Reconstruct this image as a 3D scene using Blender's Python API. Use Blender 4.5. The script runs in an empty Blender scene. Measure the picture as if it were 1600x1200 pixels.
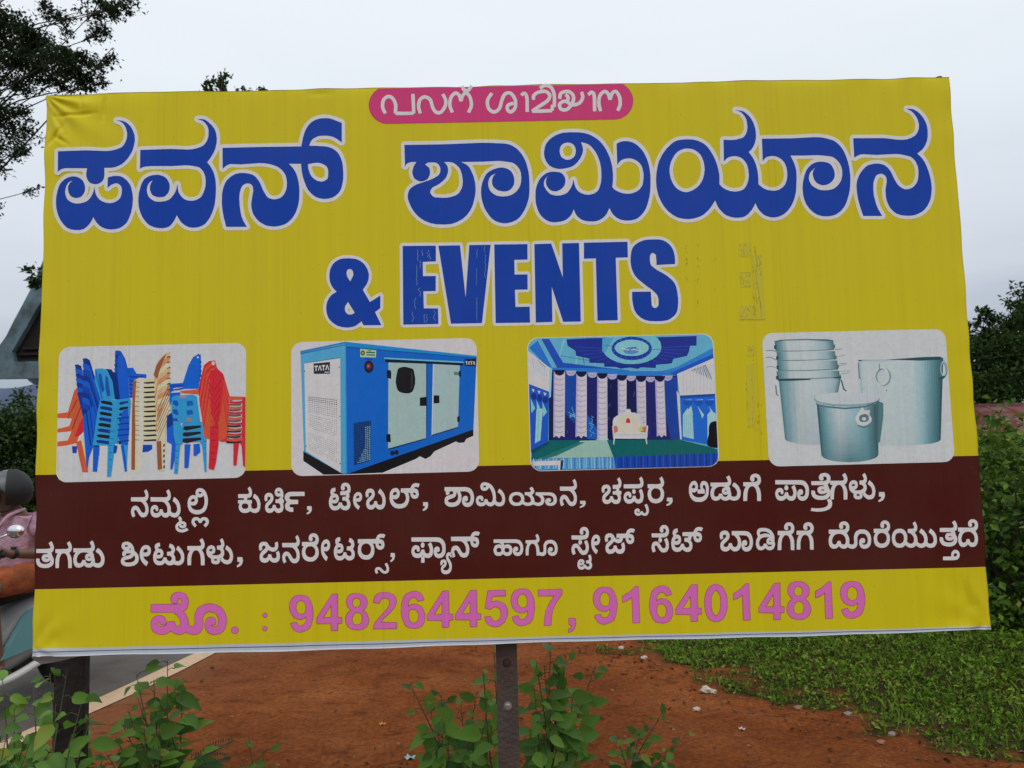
import bpy, bmesh, math, random
import numpy as np
from mathutils import Vector, Matrix
from mathutils.geometry import delaunay_2d_cdt

# ------------------------------------------------------------------ camera, sky, sun, exposure
S = bpy.context.scene
COL = S.collection
cam_d = bpy.data.cameras.new('camera')
cam = bpy.data.objects.new('camera', cam_d)
COL.objects.link(cam)
S.camera = cam
cam_d.sensor_width = 36.0
cam_d.lens = 27.0
cam_d.clip_start = 0.05
cam_d.clip_end = 3000.0
cam_d.dof.use_dof = True
cam_d.dof.focus_distance = 2.55
cam_d.dof.aperture_fstop = 7.0
yaw, pitch, roll = 0.01398, 0.08493, -0.02563
_f = Vector((math.sin(yaw)*math.cos(pitch), math.cos(yaw)*math.cos(pitch), math.sin(pitch)))
_r = Vector((math.cos(yaw), -math.sin(yaw), 0))
_u = _r.cross(_f)
_r2 = _r*math.cos(roll) + _u*math.sin(roll)
_u2 = -_r*math.sin(roll) + _u*math.cos(roll)
m3 = Matrix((_r2, _u2, -_f)).transposed()
cam.matrix_world = Matrix.Translation((-0.0254, -2.498, 1.60)) @ m3.to_4x4()

SUN_EL, SUN_AZ = math.radians(58), math.radians(172)     # veiled sun, high behind the photographer
W = bpy.data.worlds.new('World')
S.world = W
W.use_nodes = True
wn, wl = W.node_tree.nodes, W.node_tree.links
wn.clear()
wo = wn.new('ShaderNodeOutputWorld')
sky = wn.new('ShaderNodeTexSky')
sky.sky_type = 'NISHITA'
sky.sun_disc = False
sky.sun_elevation = SUN_EL
sky.sun_rotation = SUN_AZ
bg1 = wn.new('ShaderNodeBackground')
bg1.inputs['Strength'].default_value = 0.10
wl.new(sky.outputs[0], bg1.inputs['Color'])
# monsoon cloud sheet: bright overhead, greyer towards the horizon, broken by soft noise
tc = wn.new('ShaderNodeTexCoord')
sep = wn.new('ShaderNodeSeparateXYZ')
wl.new(tc.outputs['Generated'], sep.inputs[0])
ramp = wn.new('ShaderNodeValToRGB')
cr_ = ramp.color_ramp
cr_.elements[0].position = 0.0;  cr_.elements[0].color = (0.30, 0.35, 0.43, 1)
cr_.elements[1].position = 1.0;  cr_.elements[1].color = (1.0, 1.0, 1.0, 1)
for p_, c_ in ((0.06, (0.40, 0.46, 0.55)), (0.16, (0.63, 0.68, 0.75)), (0.30, (0.77, 0.83, 0.905)), (0.48, (0.88, 0.94, 1.0))):
    e_ = cr_.elements.new(p_)
    e_.color = (*c_, 1)
nz = wn.new('ShaderNodeTexNoise')
nz.inputs['Scale'].default_value = 2.2
nz.inputs['Detail'].default_value = 5.0
mp = wn.new('ShaderNodeMapping')
mp.inputs['Scale'].default_value = (1.0, 1.0, 4.5)
wl.new(tc.outputs['Generated'], mp.inputs[0])
wl.new(mp.outputs[0], nz.inputs['Vector'])
ma = wn.new('ShaderNodeMath'); ma.operation = 'MULTIPLY_ADD'
ma.inputs[1].default_value = 0.26; ma.inputs[2].default_value = -0.13
wl.new(nz.outputs[0], ma.inputs[0])
ad = wn.new('ShaderNodeMath'); ad.operation = 'ADD'
wl.new(sep.outputs['Z'], ad.inputs[0]); wl.new(ma.outputs[0], ad.inputs[1])
wl.new(ad.outputs[0], ramp.inputs[0])
bg2 = wn.new('ShaderNodeBackground')
bg2.inputs['Strength'].default_value = 1.0
wl.new(ramp.outputs[0], bg2.inputs['Color'])
mx = wn.new('ShaderNodeMixShader')
mx.inputs[0].default_value = 0.93
wl.new(bg1.outputs[0], mx.inputs[1]); wl.new(bg2.outputs[0], mx.inputs[2])
wl.new(mx.outputs[0], wo.inputs[0])

sd = bpy.data.lights.new('sun', 'SUN')
sd.energy = 0.68
sd.angle = math.radians(38)
sd.color = (1.0, 0.965, 0.91)
sun = bpy.data.objects.new('sun', sd)
COL.objects.link(sun)
_sd = Vector((math.sin(SUN_AZ)*math.cos(SUN_EL), math.cos(SUN_AZ)*math.cos(SUN_EL), math.sin(SUN_EL)))
sun.rotation_euler = _sd.to_track_quat('Z', 'Y').to_euler()
S.view_settings.view_transform = 'Standard'
S.view_settings.look = 'None'
S.view_settings.gamma = 1.0
S.view_settings.exposure = 0.0
S.view_settings.use_curve_mapping = False

# ------------------------------------------------------------------ helpers
rng = np.random.default_rng(7)
random.seed(7)

def tag(o, label=None, cat=None, group=None, kind=None):
    if label: o['label'] = label
    if cat: o['category'] = cat
    if group: o['group'] = group
    if kind: o['kind'] = kind
    return o

def link(name, me, parent=None, loc=None):
    o = bpy.data.objects.new(name, me)
    COL.objects.link(o)
    if parent is not None: o.parent = parent
    if loc is not None: o.location = loc
    return o

def empty(name, loc=(0, 0, 0), rz=0.0):
    o = bpy.data.objects.new(name, None)
    o.empty_display_size = 0.2
    COL.objects.link(o)
    o.location = loc
    o.rotation_euler = (0, 0, rz)
    return o

def mesh(name, verts, faces, mat=None, smooth=False, colors=None):
    me = bpy.data.meshes.new(name)
    me.from_pydata([tuple(v) for v in verts] if not isinstance(verts, np.ndarray) else verts.tolist(), [], faces if isinstance(faces, list) else faces.tolist())
    if mat: me.materials.append(mat)
    if smooth: me.polygons.foreach_set('use_smooth', [True]*len(me.polygons))
    if colors is not None:                       # one colour per face
        at = me.color_attributes.new('Print', 'FLOAT_COLOR', 'CORNER')
        out = []
        for p, c in zip(me.polygons, colors):
            out += [c[0], c[1], c[2], 1.0]*p.loop_total
        at.data.foreach_set('color', out)
    me.update()
    return me

def nodes_of(name):
    m = bpy.data.materials.new(name)
    m.use_nodes = True
    n, l = m.node_tree.nodes, m.node_tree.links
    return m, n, l, n['Principled BSDF']

def material(name, col, rough=0.7, var=0.25, scale=8.0, bump=0.0, bscale=60.0, metal=0.0, spec=0.5, dirt=None, dirt_amt=0.5, dirt_scale=3.0, obj_var=0.0, trans=0.0):
    """plain surface with procedural colour variation, optional dirt and relief"""
    m, n, l, b = nodes_of(name)
    t = n.new('ShaderNodeTexCoord')
    ns = n.new('ShaderNodeTexNoise'); ns.inputs['Scale'].default_value = scale; ns.inputs['Detail'].default_value = 6
    l.new(t.outputs['Object'], ns.inputs['Vector'])
    rp = n.new('ShaderNodeValToRGB')
    rp.color_ramp.elements[0].position = 0.3; rp.color_ramp.elements[1].position = 0.7
    rp.color_ramp.elements[0].color = (*[c*(1-var) for c in col], 1)
    rp.color_ramp.elements[1].color = (*[min(1, c*(1+var)) for c in col], 1)
    l.new(ns.outputs[0], rp.inputs[0])
    out = rp.outputs[0]
    if dirt:
        n2 = n.new('ShaderNodeTexNoise'); n2.inputs['Scale'].default_value = dirt_scale; n2.inputs['Detail'].default_value = 8; n2.inputs['Roughness'].default_value = 0.65
        l.new(t.outputs['Object'], n2.inputs['Vector'])
        r2 = n.new('ShaderNodeValToRGB'); r2.color_ramp.elements[0].position = 0.45; r2.color_ramp.elements[1].position = 0.7
        l.new(n2.outputs[0], r2.inputs[0])
        mm = n.new('ShaderNodeMath'); mm.operation = 'MULTIPLY'; mm.inputs[1].default_value = dirt_amt
        l.new(r2.outputs[0], mm.inputs[0])
        mi = n.new('ShaderNodeMix'); mi.data_type = 'RGBA'
        l.new(mm.outputs[0], mi.inputs[0]); l.new(out, mi.inputs[6]); mi.inputs[7].default_value = (*dirt, 1)
        out = mi.outputs[2]
    if obj_var:
        oi = n.new('ShaderNodeObjectInfo')
        hs = n.new('ShaderNodeHueSaturation')
        a = n.new('ShaderNodeMapRange'); a.inputs[3].default_value = 1-obj_var; a.inputs[4].default_value = 1+obj_var
        h = n.new('ShaderNodeMapRange'); h.inputs[3].default_value = 0.5-obj_var*0.07; h.inputs[4].default_value = 0.5+obj_var*0.04
        l.new(oi.outputs['Random'], a.inputs[0]); l.new(oi.outputs['Random'], h.inputs[0])
        l.new(a.outputs[0], hs.inputs['Value']); l.new(h.outputs[0], hs.inputs['Hue']); l.new(out, hs.inputs['Color'])
        out = hs.outputs[0]
    l.new(out, b.inputs['Base Color'])
    b.inputs['Roughness'].default_value = rough
    b.inputs['Metallic'].default_value = metal
    b.inputs['Specular IOR Level'].default_value = spec
    if bump:
        n3 = n.new('ShaderNodeTexNoise'); n3.inputs['Scale'].default_value = bscale; n3.inputs['Detail'].default_value = 5
        l.new(t.outputs['Object'], n3.inputs['Vector'])
        bp = n.new('ShaderNodeBump'); bp.inputs['Strength'].default_value = bump; bp.inputs['Distance'].default_value = 0.02
        l.new(n3.outputs[0], bp.inputs['Height']); l.new(bp.outputs[0], b.inputs['Normal'])
    if trans:
        tr = n.new('ShaderNodeBsdfTranslucent'); l.new(out, tr.inputs[0])
        ms = n.new('ShaderNodeMixShader'); ms.inputs[0].default_value = trans
        o = n['Material Output']
        l.new(b.outputs[0], ms.inputs[1]); l.new(tr.outputs[0], ms.inputs[2]); l.new(ms.outputs[0], o.inputs[0])
    return m

def leaf_material(name, dark, light, trans=0.25, rough=0.6, spec=0.2, yellow=None):
    """foliage: colour varies leaf by leaf (random per mesh island) and clump by clump"""
    m, n, l, b = nodes_of(name)
    g = n.new('ShaderNodeNewGeometry')
    oi = n.new('ShaderNodeObjectInfo')
    t = n.new('ShaderNodeTexCoord')
    ns = n.new('ShaderNodeTexNoise'); ns.inputs['Scale'].default_value = 1.6; ns.inputs['Detail'].default_value = 3
    l.new(t.outputs['Object'], ns.inputs['Vector'])
    a = n.new('ShaderNodeMath'); a.operation = 'ADD'; l.new(g.outputs['Random Per Island'], a.inputs[0]); l.new(oi.outputs['Random'], a.inputs[1])
    f = n.new('ShaderNodeMath'); f.operation = 'FRACT'; l.new(a.outputs[0], f.inputs[0])
    c = n.new('ShaderNodeMath'); c.operation = 'MULTIPLY_ADD'; c.inputs[1].default_value = 0.55; l.new(f.outputs[0], c.inputs[0])
    d = n.new('ShaderNodeMath'); d.operation = 'MULTIPLY'; d.inputs[1].default_value = 0.5; l.new(ns.outputs[0], d.inputs[0]); l.new(d.outputs[0], c.inputs[2])
    rp = n.new('ShaderNodeValToRGB')
    rp.color_ramp.elements[0].position = 0.15; rp.color_ramp.elements[1].position = 0.85
    rp.color_ramp.elements[0].color = (*dark, 1); rp.color_ramp.elements[1].color = (*light, 1)
    if yellow:
        rp.color_ramp.elements[1].position = 0.74
        e = rp.color_ramp.elements.new(0.83); e.color = (*yellow, 1)
    l.new(c.outputs[0], rp.inputs[0]); l.new(rp.outputs[0], b.inputs['Base Color'])
    b.inputs['Roughness'].default_value = rough
    b.inputs['Specular IOR Level'].default_value = spec
    tr = n.new('ShaderNodeBsdfTranslucent'); l.new(rp.outputs[0], tr.inputs[0])
    ms = n.new('ShaderNodeMixShader'); ms.inputs[0].default_value = trans
    l.new(b.outputs[0], ms.inputs[1]); l.new(tr.outputs[0], ms.inputs[2]); l.new(ms.outputs[0], n['Material Output'].inputs[0])
    return m

class MB:
    """collects simple solids and builds them as one mesh"""
    def __init__(s): s.v, s.f = [], []
    def add(s, v, f):
        k = len(s.v); s.v += [tuple(p) for p in v]; s.f += [tuple(i+k for i in q) for q in f]
    def box(s, lo, hi, bev=0.0):
        (x0, y0, z0), (x1, y1, z1) = lo, hi
        if bev <= 0:
            s.add([(x0,y0,z0),(x1,y0,z0),(x1,y1,z0),(x0,y1,z0),(x0,y0,z1),(x1,y0,z1),(x1,y1,z1),(x0,y1,z1)],
                  [(0,3,2,1),(4,5,6,7),(0,1,5,4),(1,2,6,5),(2,3,7,6),(3,0,4,7)])
            return
        bm = bmesh.new()
        bmesh.ops.create_cube(bm, size=1.0)
        for v in bm.verts: v.co = ((x0+x1)/2+v.co.x*(x1-x0), (y0+y1)/2+v.co.y*(y1-y0), (z0+z1)/2+v.co.z*(z1-z0))
        bmesh.ops.bevel(bm, geom=bm.edges[:], offset=bev, segments=2, profile=0.5, affect='EDGES')
        bm.verts.index_update()
        s.add([v.co[:] for v in bm.verts], [[v.index for v in f.verts] for f in bm.faces])
        bm.free()
    def tube(s, pts, rad, n=8, cap=True):
        pts = [Vector(p) for p in pts]
        if not hasattr(rad, '__len__'): rad = [rad]*len(pts)
        base = len(s.v); up = Vector((0, 0, 1))
        prev = None
        for i, p in enumerate(pts):
            d = (pts[min(i+1, len(pts)-1)]-pts[max(i-1, 0)]).normalized()
            if prev is None:
                a = d.cross(up) if abs(d.z) < 0.95 else d.cross(Vector((1, 0, 0)))
            else: a = prev-d*prev.dot(d)
            a.normalize(); prev = a; b = d.cross(a)
            for k in range(n):
                t = 2*math.pi*k/n
                s.v.append(tuple(p+(a*math.cos(t)+b*math.sin(t))*rad[i]))
        for i in range(len(pts)-1):
            for k in range(n):
                s.f.append((base+i*n+k, base+i*n+(k+1) % n, base+(i+1)*n+(k+1) % n, base+(i+1)*n+k))
        if cap:
            s.f.append(tuple(base+k for k in range(n))[::-1])
            s.f.append(tuple(base+(len(pts)-1)*n+k for k in range(n)))
    def lathe(s, prof, origin=(0, 0, 0), axis='Z', n=20):
        base = len(s.v); ox, oy, oz = origin
        for r, h in prof:
            for k in range(n):
                t = 2*math.pi*k/n; c, e = r*math.cos(t), r*math.sin(t)
                s.v.append((ox+c, oy+e, oz+h) if axis == 'Z' else (ox+h, oy+c, oz+e) if axis == 'X' else (ox+e, oy+h, oz+c))
        for i in range(len(prof)-1):
            for k in range(n):
                s.f.append((base+i*n+k, base+i*n+(k+1) % n, base+(i+1)*n+(k+1) % n, base+(i+1)*n+k))
        s.f.append(tuple(base+k for k in range(n))[::-1]); s.f.append(tuple(base+(len(prof)-1)*n+k for k in range(n)))
    def ellipsoid(s, c, r, n=12, m=8):
        base = len(s.v)
        for i in range(m+1):
            a = math.pi*i/m
            for k in range(n):
                t = 2*math.pi*k/n
                s.v.append((c[0]+r[0]*math.sin(a)*math.cos(t), c[1]+r[1]*math.sin(a)*math.sin(t), c[2]+r[2]*math.cos(a)))
        for i in range(m):
            for k in range(n):
                s.f.append((base+i*n+k, base+(i+1)*n+k, base+(i+1)*n+(k+1) % n, base+i*n+(k+1) % n))
    def loft(s, secs, cap=True):
        base = len(s.v); n = len(secs[0])
        for q in secs: s.v += [tuple(p) for p in q]
        for i in range(len(secs)-1):
            for k in range(n):
                s.f.append((base+i*n+k, base+i*n+(k+1) % n, base+(i+1)*n+(k+1) % n, base+(i+1)*n+k))
        if cap:
            s.f.append(tuple(base+k for k in range(n))[::-1]); s.f.append(tuple(base+(len(secs)-1)*n+k for k in range(n)))
    def build(s, name, mat, parent=None, smooth=False, loc=None):
        return link(name, mesh(name, s.v, s.f, mat, smooth), parent, loc)

def rand_unit(n):
    v = rng.normal(size=(n, 3)); return v/np.linalg.norm(v, axis=1, keepdims=True)

def leaf_cloud(name, cen, size, mat, parent=None, up=0.3, aspect=0.5, fold=0.25, loc=None, axis=None):
    """many small folded leaves (four triangles each) at the given centres"""
    n = len(cen)
    size = np.broadcast_to(size, (n,))[:, None]
    nrm = rand_unit(n); nrm[:, 2] = np.abs(nrm[:, 2])*(1-up)+up*1.5
    nrm /= np.linalg.norm(nrm, axis=1, keepdims=True)
    ax = rand_unit(n) if axis is None else axis
    ax = ax-nrm*(ax*nrm).sum(1, keepdims=True); ax /= np.linalg.norm(ax, axis=1, keepdims=True)+1e-9
    sd_ = np.cross(nrm, ax)
    a = cen-ax*size*0.5
    b = cen+ax*size*0.5-nrm*size*0.12
    c = cen+sd_*size*aspect*0.5+nrm*size*fold*0.3
    d = cen-sd_*size*aspect*0.5+nrm*size*fold*0.3
    v = np.stack([a, c, b, d], 1).reshape(-1, 3)
    i = np.arange(n)[:, None]*4
    f = np.concatenate([i+[0, 1, 2], i+[0, 2, 3]], 1).reshape(-1, 3)
    return link(name, mesh(name, v, f, mat), parent, loc)

def catmull(P, n=5):
    P = [Vector(p) for p in P]
    Q = [P[0]*2-P[1]]+P+[P[-1]*2-P[-2]]
    out = []
    for i in range(1, len(Q)-2):
        for k in range(n):
            t = k/n; a, b, c, d = Q[i-1:i+3]
            out.append(0.5*(2*b+(c-a)*t+(2*a-5*b+4*c-d)*t*t+(3*b-a-3*c+d)*t**3))
    return out+[P[-1]]

# ------------------------------------------------------------------ ground, road
ROAD = lambda y: -2.735+0.1875*(y-2.3)                     # right edge of the concrete kerb line at depth y
GRASS_PTS = [(1.0, 14.0), (0.9, 6.0), (0.85, 3.93), (0.97, 3.43), (1.44, 2.87), (1.55, 2.54), (1.94, 2.21), (2.13, 1.78), (2.48, 1.37), (3.0, 0.8), (3.9, -0.4), (5.0, -3.0)]
_gy = np.array([p[1] for p in GRASS_PTS][::-1]); _gx = np.array([p[0] for p in GRASS_PTS][::-1])
def grass_d(x, y):                                           # >0 inside the grass verge on the right
    return (x-np.interp(y, _gy, _gx))*0.8
def hsh(x, y):
    return (np.sin(x*3.1+1.7*np.sin(y*2.3))*np.cos(y*2.7+1.3*np.sin(x*1.9))+0.5*np.sin(x*7.3+y*5.1)*np.sin(y*8.7-x*3.3))*0.5
def gh(x, y):
    x = np.asarray(x, float); y = np.asarray(y, float)
    flat = np.clip((x-ROAD(y)-0.1)/0.8, 0, 1)
    near = np.clip(1-np.hypot(x, y-3)/40, 0, 1)
    z = (hsh(x, y)*0.028+hsh(x*2.7+3, y*4.1+1)*0.014+hsh(x*6.1, y*9.3+2)*0.006)*flat*near
    g = np.clip(grass_d(x, y)/1.6, 0, 1)
    z = z+(g*g*(3-2*g))*0.16*near
    return np.where(x < ROAD(y)+0.05, -0.006, z)

def axis_pts(lo, hi, flo, fhi, step, grow=1.25):
    a = list(np.arange(flo, fhi+1e-6, step)); s = step
    while a[-1] < hi: s *= grow; a.append(a[-1]+s)
    s = step; b = []
    p = flo
    while p > lo: s *= grow; p -= s; b.append(p)
    return np.array(b[::-1]+a)

gx = axis_pts(-900, 900, -3.4, 5.2, 0.06); gy = axis_pts(-900, 900, -1.0, 7.0, 0.06)
X, Y = np.meshgrid(gx, gy)
Zg = gh(X, Y)
nxg, nyg = len(gx), len(gy)
idx = np.arange(nxg*nyg).reshape(nyg, nxg)
gf = np.stack([idx[:-1, :-1], idx[:-1, 1:], idx[1:, 1:], idx[1:, :-1]], -1).reshape(-1, 4)

m, n, l, b = nodes_of('laterite_soil')
t = n.new('ShaderNodeTexCoord')
def noise(sc, det=6, rg=0.6, vec=None):
    q = n.new('ShaderNodeTexNoise'); q.inputs['Scale'].default_value = sc; q.inputs['Detail'].default_value = det; q.inputs['Roughness'].default_value = rg
    l.new(vec if vec is not None else t.outputs['Object'], q.inputs['Vector']); return q
def ramp_(src, *els):
    q = n.new('ShaderNodeValToRGB'); e = q.color_ramp.elements
    e[0].position, e[0].color = els[0][0], (*els[0][1], 1); e[1].position, e[1].color = els[-1][0], (*els[-1][1], 1)
    for p_, c_ in els[1:-1]:
        k = e.new(p_); k.color = (*c_, 1)
    l.new(src, q.inputs[0]); return q
def mixc(fac, a, bb):
    q = n.new('ShaderNodeMix'); q.data_type = 'RGBA'
    if isinstance(fac, float): q.inputs[0].default_value = fac
    else: l.new(fac, q.inputs[0])
    for i_, s_ in ((6, a), (7, bb)):
        if isinstance(s_, tuple): q.inputs[i_].default_value = (*s_, 1)
        else: l.new(s_, q.inputs[i_])
    return q.outputs[2]
soil = ramp_(noise(1.3, 8, 0.62).outputs[0], (0.28, (0.180, 0.049, 0.013)), (0.5, (0.320, 0.094, 0.026)), (0.74, (0.460, 0.160, 0.054)))
fine = ramp_(noise(38, 6, 0.7).outputs[0], (0.32, (0.42, 0.38, 0.36)), (0.70, (1.30, 1.27, 1.22)))
mul = n.new('ShaderNodeMix'); mul.data_type = 'RGBA'; mul.blend_type = 'MULTIPLY'; mul.inputs[0].default_value = 0.85
l.new(soil.outputs[0], mul.inputs[6]); l.new(fine.outputs[0], mul.inputs[7])
at = n.new('ShaderNodeAttribute'); at.attribute_name = 'verge'
gm = ramp_(at.outputs['Fac'], (0.35, (0, 0, 0)), (0.62, (1, 1, 1)))
litter = ramp_(noise(9, 6, 0.7).outputs[0], (0.38, (0.030, 0.040, 0.012)), (0.66, (0.085, 0.052, 0.022)))
ak = n.new('ShaderNodeAttribute'); ak.attribute_name = 'roadside'
km = n.new('ShaderNodeMath'); km.operation = 'MULTIPLY'; l.new(ak.outputs['Fac'], km.inputs[0])
kr = ramp_(noise(4.0, 6, 0.65).outputs[0], (0.3, (0.25, 0.25, 0.25)), (0.7, (1, 1, 1))); l.new(kr.outputs[0], km.inputs[1])
sandy = mixc(km.outputs[0], mul.outputs[2], (0.34, 0.165, 0.085))
wet = ramp_(noise(0.55, 4, 0.5).outputs[0], (0.40, (0, 0, 0)), (0.62, (0.55, 0.55, 0.55)))
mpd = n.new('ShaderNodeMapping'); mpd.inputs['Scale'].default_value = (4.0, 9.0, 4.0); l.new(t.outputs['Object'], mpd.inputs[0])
dent_shade = ramp_(noise(1.0, 7, 0.68, mpd.outputs[0]).outputs[0], (0.33, (0.75, 0.75, 0.75)), (0.47, (0, 0, 0)))  # hollows of the relief darkened in the colour, for shade and damp
sandy = mixc(dent_shade.outputs[0], sandy, (0.085, 0.022, 0.007))
sandy = mixc(wet.outputs[0], sandy, mixc(0.5, mul.outputs[2], (0.085, 0.026, 0.011)))
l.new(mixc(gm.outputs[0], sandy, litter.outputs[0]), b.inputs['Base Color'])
b.inputs['Roughness'].default_value = 0.95
b.inputs['Specular IOR Level'].default_value = 0.08
bp = n.new('ShaderNodeBump'); bp.inputs['Strength'].default_value = 1.0; bp.inputs['Distance'].default_value = 0.055
hb = n.new('ShaderNodeMath'); hb.operation = 'MULTIPLY_ADD'; hb.inputs[1].default_value = 0.35
l.new(noise(55, 5, 0.7).outputs[0], hb.inputs[0]); l.new(noise(1.0, 7, 0.68, mpd.outputs[0]).outputs[0], hb.inputs[2])
l.new(hb.outputs[0], bp.inputs['Height']); l.new(bp.outputs[0], b.inputs['Normal'])
M_SOIL = m
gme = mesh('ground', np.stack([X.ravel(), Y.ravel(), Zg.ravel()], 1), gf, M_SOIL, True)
va = gme.attributes.new('verge', 'FLOAT', 'POINT')
gd = grass_d(X, Y)+hsh(X*2.2, Y*2.2)*0.50+0.42
far = np.clip((np.hypot(X, Y)-14)/10, 0, 1)
va.data.foreach_set('value', np.clip(np.maximum(gd, far), 0, 1).ravel().astype(np.float32))
vb = gme.attributes.new('roadside', 'FLOAT', 'POINT')
vb.data.foreach_set('value', np.exp(-np.maximum(X-ROAD(Y), 0)/0.42).ravel().astype(np.float32))
tag(link('ground', gme), kind='structure')

M_ROAD = material('asphalt', (0.098, 0.086, 0.078), 0.88, 0.22, 5.0, 0.5, 140.0, dirt=(0.16, 0.10, 0.07), dirt_amt=0.35, dirt_scale=0.9)
ys = axis_pts(-300, 600, -4, 14, 0.5)
v = []; f = []
for y in ys:
    for k in range(7): v.append((ROAD(y)-0.13-k*1.05, y, 0.004+0.02*math.sin(math.pi*k/6)))
for i in range(len(ys)-1):
    for k in range(6): f.append((i*7+k+1, i*7+k, i*7+7+k, i*7+8+k))
tag(link('road', mesh('road', v, f, M_ROAD, True)), kind='structure')
M_KERB = material('kerb_paint', (0.62, 0.44, 0.29), 0.85, 0.22, 6.0, 0.3, 60.0, dirt=(0.30, 0.15, 0.08), dirt_amt=0.6, dirt_scale=6.0)
v = []; f = []
for i, y in enumerate(ys):
    j = 0.014*math.sin(y*9.1)+0.01*math.sin(y*23.7)
    x0 = ROAD(y)
    v += [(x0-0.16+0.4*j, y, 0.008), (x0-0.05, y, 0.014), (x0+j, y, 0.0005)]
for i in range(len(ys)-1):
    for k in range(2): f.append((i*3+k, i*3+k+1, i*3+k+4, i*3+k+3))
tag(link('road_edge_line', mesh('road_edge_line', v, f, M_KERB, True)), kind='structure')
# ------------------------------------------------------------------ billboard
ZB = 0.9854                                                  # height of the board's lower edge
BW, BH = 3.05, 1.84

m, n, l, b = nodes_of('printed_vinyl')
at = n.new('ShaderNodeAttribute'); at.attribute_name = 'Print'
t = n.new('ShaderNodeTexCoord')
mpn = n.new('ShaderNodeMapping'); mpn.inputs['Scale'].default_value = (34, 1, 0.5)
l.new(t.outputs['Object'], mpn.inputs[0])
st = noise(1.0, 5, 0.6, mpn.outputs[0])                      # faint vertical rain streaks
sr = ramp_(st.outputs[0], (0.3, (0.95, 0.945, 0.93)), (0.65, (1.02, 1.02, 1.02)))
mul = n.new('ShaderNodeMix'); mul.data_type = 'RGBA'; mul.blend_type = 'MULTIPLY'; mul.inputs[0].default_value = 0.9
l.new(at.outputs['Color'], mul.inputs[6]); l.new(sr.outputs[0], mul.inputs[7])
bl = noise(2.3, 6, 0.65)
br_ = ramp_(bl.outputs[0], (0.42, (0, 0, 0)), (0.75, (0.035, 0.035, 0.035)))
dust = mixc(br_.outputs[0], mul.outputs[2], (0.42, 0.36, 0.28))
mp3 = n.new('ShaderNodeMapping'); mp3.inputs['Scale'].default_value = (95, 1, 0.35); l.new(t.outputs['Object'], mp3.inputs[0])
thin = ramp_(noise(1.0, 3, 0.5, mp3.outputs[0]).outputs[0], (0.34, (0.17, 0.17, 0.17)), (0.43, (0, 0, 0)))
patch = ramp_(noise(1.5, 3, 0.5).outputs[0], (0.42, (0, 0, 0)), (0.6, (1, 1, 1)))
tm = n.new('ShaderNodeMath'); tm.operation = 'MULTIPLY'; l.new(thin.outputs[0], tm.inputs[0]); l.new(patch.outputs[0], tm.inputs[1])
grime = n.new('ShaderNodeMix'); grime.data_type = 'RGBA'; grime.blend_type = 'MULTIPLY'; l.new(tm.outputs[0], grime.inputs[0]); l.new(dust, grime.inputs[6]); grime.inputs[7].default_value = (0.55, 0.52, 0.46, 1)
dust = grime.outputs[2]
sp = noise(150, 2, 0.5)
spr = ramp_(sp.outputs[0], (0.735, (0, 0, 0)), (0.77, (0.45, 0.45, 0.45)))
l.new(mixc(spr.outputs[0], dust, (0.16, 0.12, 0.07)), b.inputs['Base Color'])
b.inputs['Roughness'].default_value = 0.33
b.inputs['Specular IOR Level'].default_value = 0.17
mp2 = n.new('ShaderNodeMapping'); mp2.inputs['Scale'].default_value = (9, 1, 1.2)
l.new(t.outputs['Object'], mp2.inputs[0])
w1 = noise(1.0, 3, 0.5, mp2.outputs[0]); w2 = noise(420, 2, 0.5)
hb = n.new('ShaderNodeMath'); hb.operation = 'MULTIPLY_ADD'; hb.inputs[1].default_value = 0.012
l.new(w2.outputs[0], hb.inputs[0]); l.new(w1.outputs[0], hb.inputs[2])
bp = n.new('ShaderNodeBump'); bp.inputs['Strength'].default_value = 0.2; bp.inputs['Distance'].default_value = 0.012
l.new(hb.outputs[0], bp.inputs['Height']); l.new(bp.outputs[0], b.inputs['Normal'])
M_VINYL = m
# the same film where photographs are printed: blotchy halftone ink
M_PHOTO = M_VINYL.copy(); M_PHOTO.name = 'printed_vinyl_photo'
n, l = M_PHOTO.node_tree.nodes, M_PHOTO.node_tree.links
t = [q for q in n if q.type == 'TEX_COORD'][0]
blot = ramp_(noise(70, 5, 0.7).outputs[0], (0.30, (0.74, 0.76, 0.80)), (0.66, (1.12, 1.11, 1.10)))
mul = n.new('ShaderNodeMix'); mul.data_type = 'RGBA'; mul.blend_type = 'MULTIPLY'; mul.inputs[0].default_value = 0.33
at_ = [q for q in n if q.type == 'ATTRIBUTE'][0]; tgt = at_.outputs['Color'].links[0].to_socket
l.new(at_.outputs['Color'], mul.inputs[6]); l.new(blot.outputs[0], mul.inputs[7]); l.new(mul.outputs[2], tgt)

M_STEEL = material('weathered_steel', (0.085, 0.073, 0.062), 0.75, 0.25, 14.0, 0.35, 90.0, metal=0.35, dirt=(0.13, 0.07, 0.045), dirt_amt=0.7, dirt_scale=9.0)
M_DARK = material('dark_timber_and_shadow', (0.022, 0.016, 0.014), 0.8, 0.4, 20.0, 0.4, 50.0)
M_BOLT = material('rusted_bolt', (0.07, 0.045, 0.035), 0.6, 0.3, 60.0, metal=0.6)
M_ZINC = material('worn_zinc_bolt', (0.42, 0.41, 0.40), 0.45, 0.2, 60.0, metal=0.8)

board = tag(empty('billboard', (0, 0.05, 0)), 'large yellow printed advertising board with blue lettering, standing on posts in red soil', 'billboard')

def srgb(c):
    return tuple(q/255/12.92 if q/255 < 0.04045 else ((q/255+0.055)/1.055)**2.4 for q in c)

YEL, BRN, HEM, LINE = (0.76, 0.655, 0.012), (0.086, 0.0125, 0.0085), (0.60, 0.66, 0.72), (0.06, 0.12, 0.24)
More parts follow.
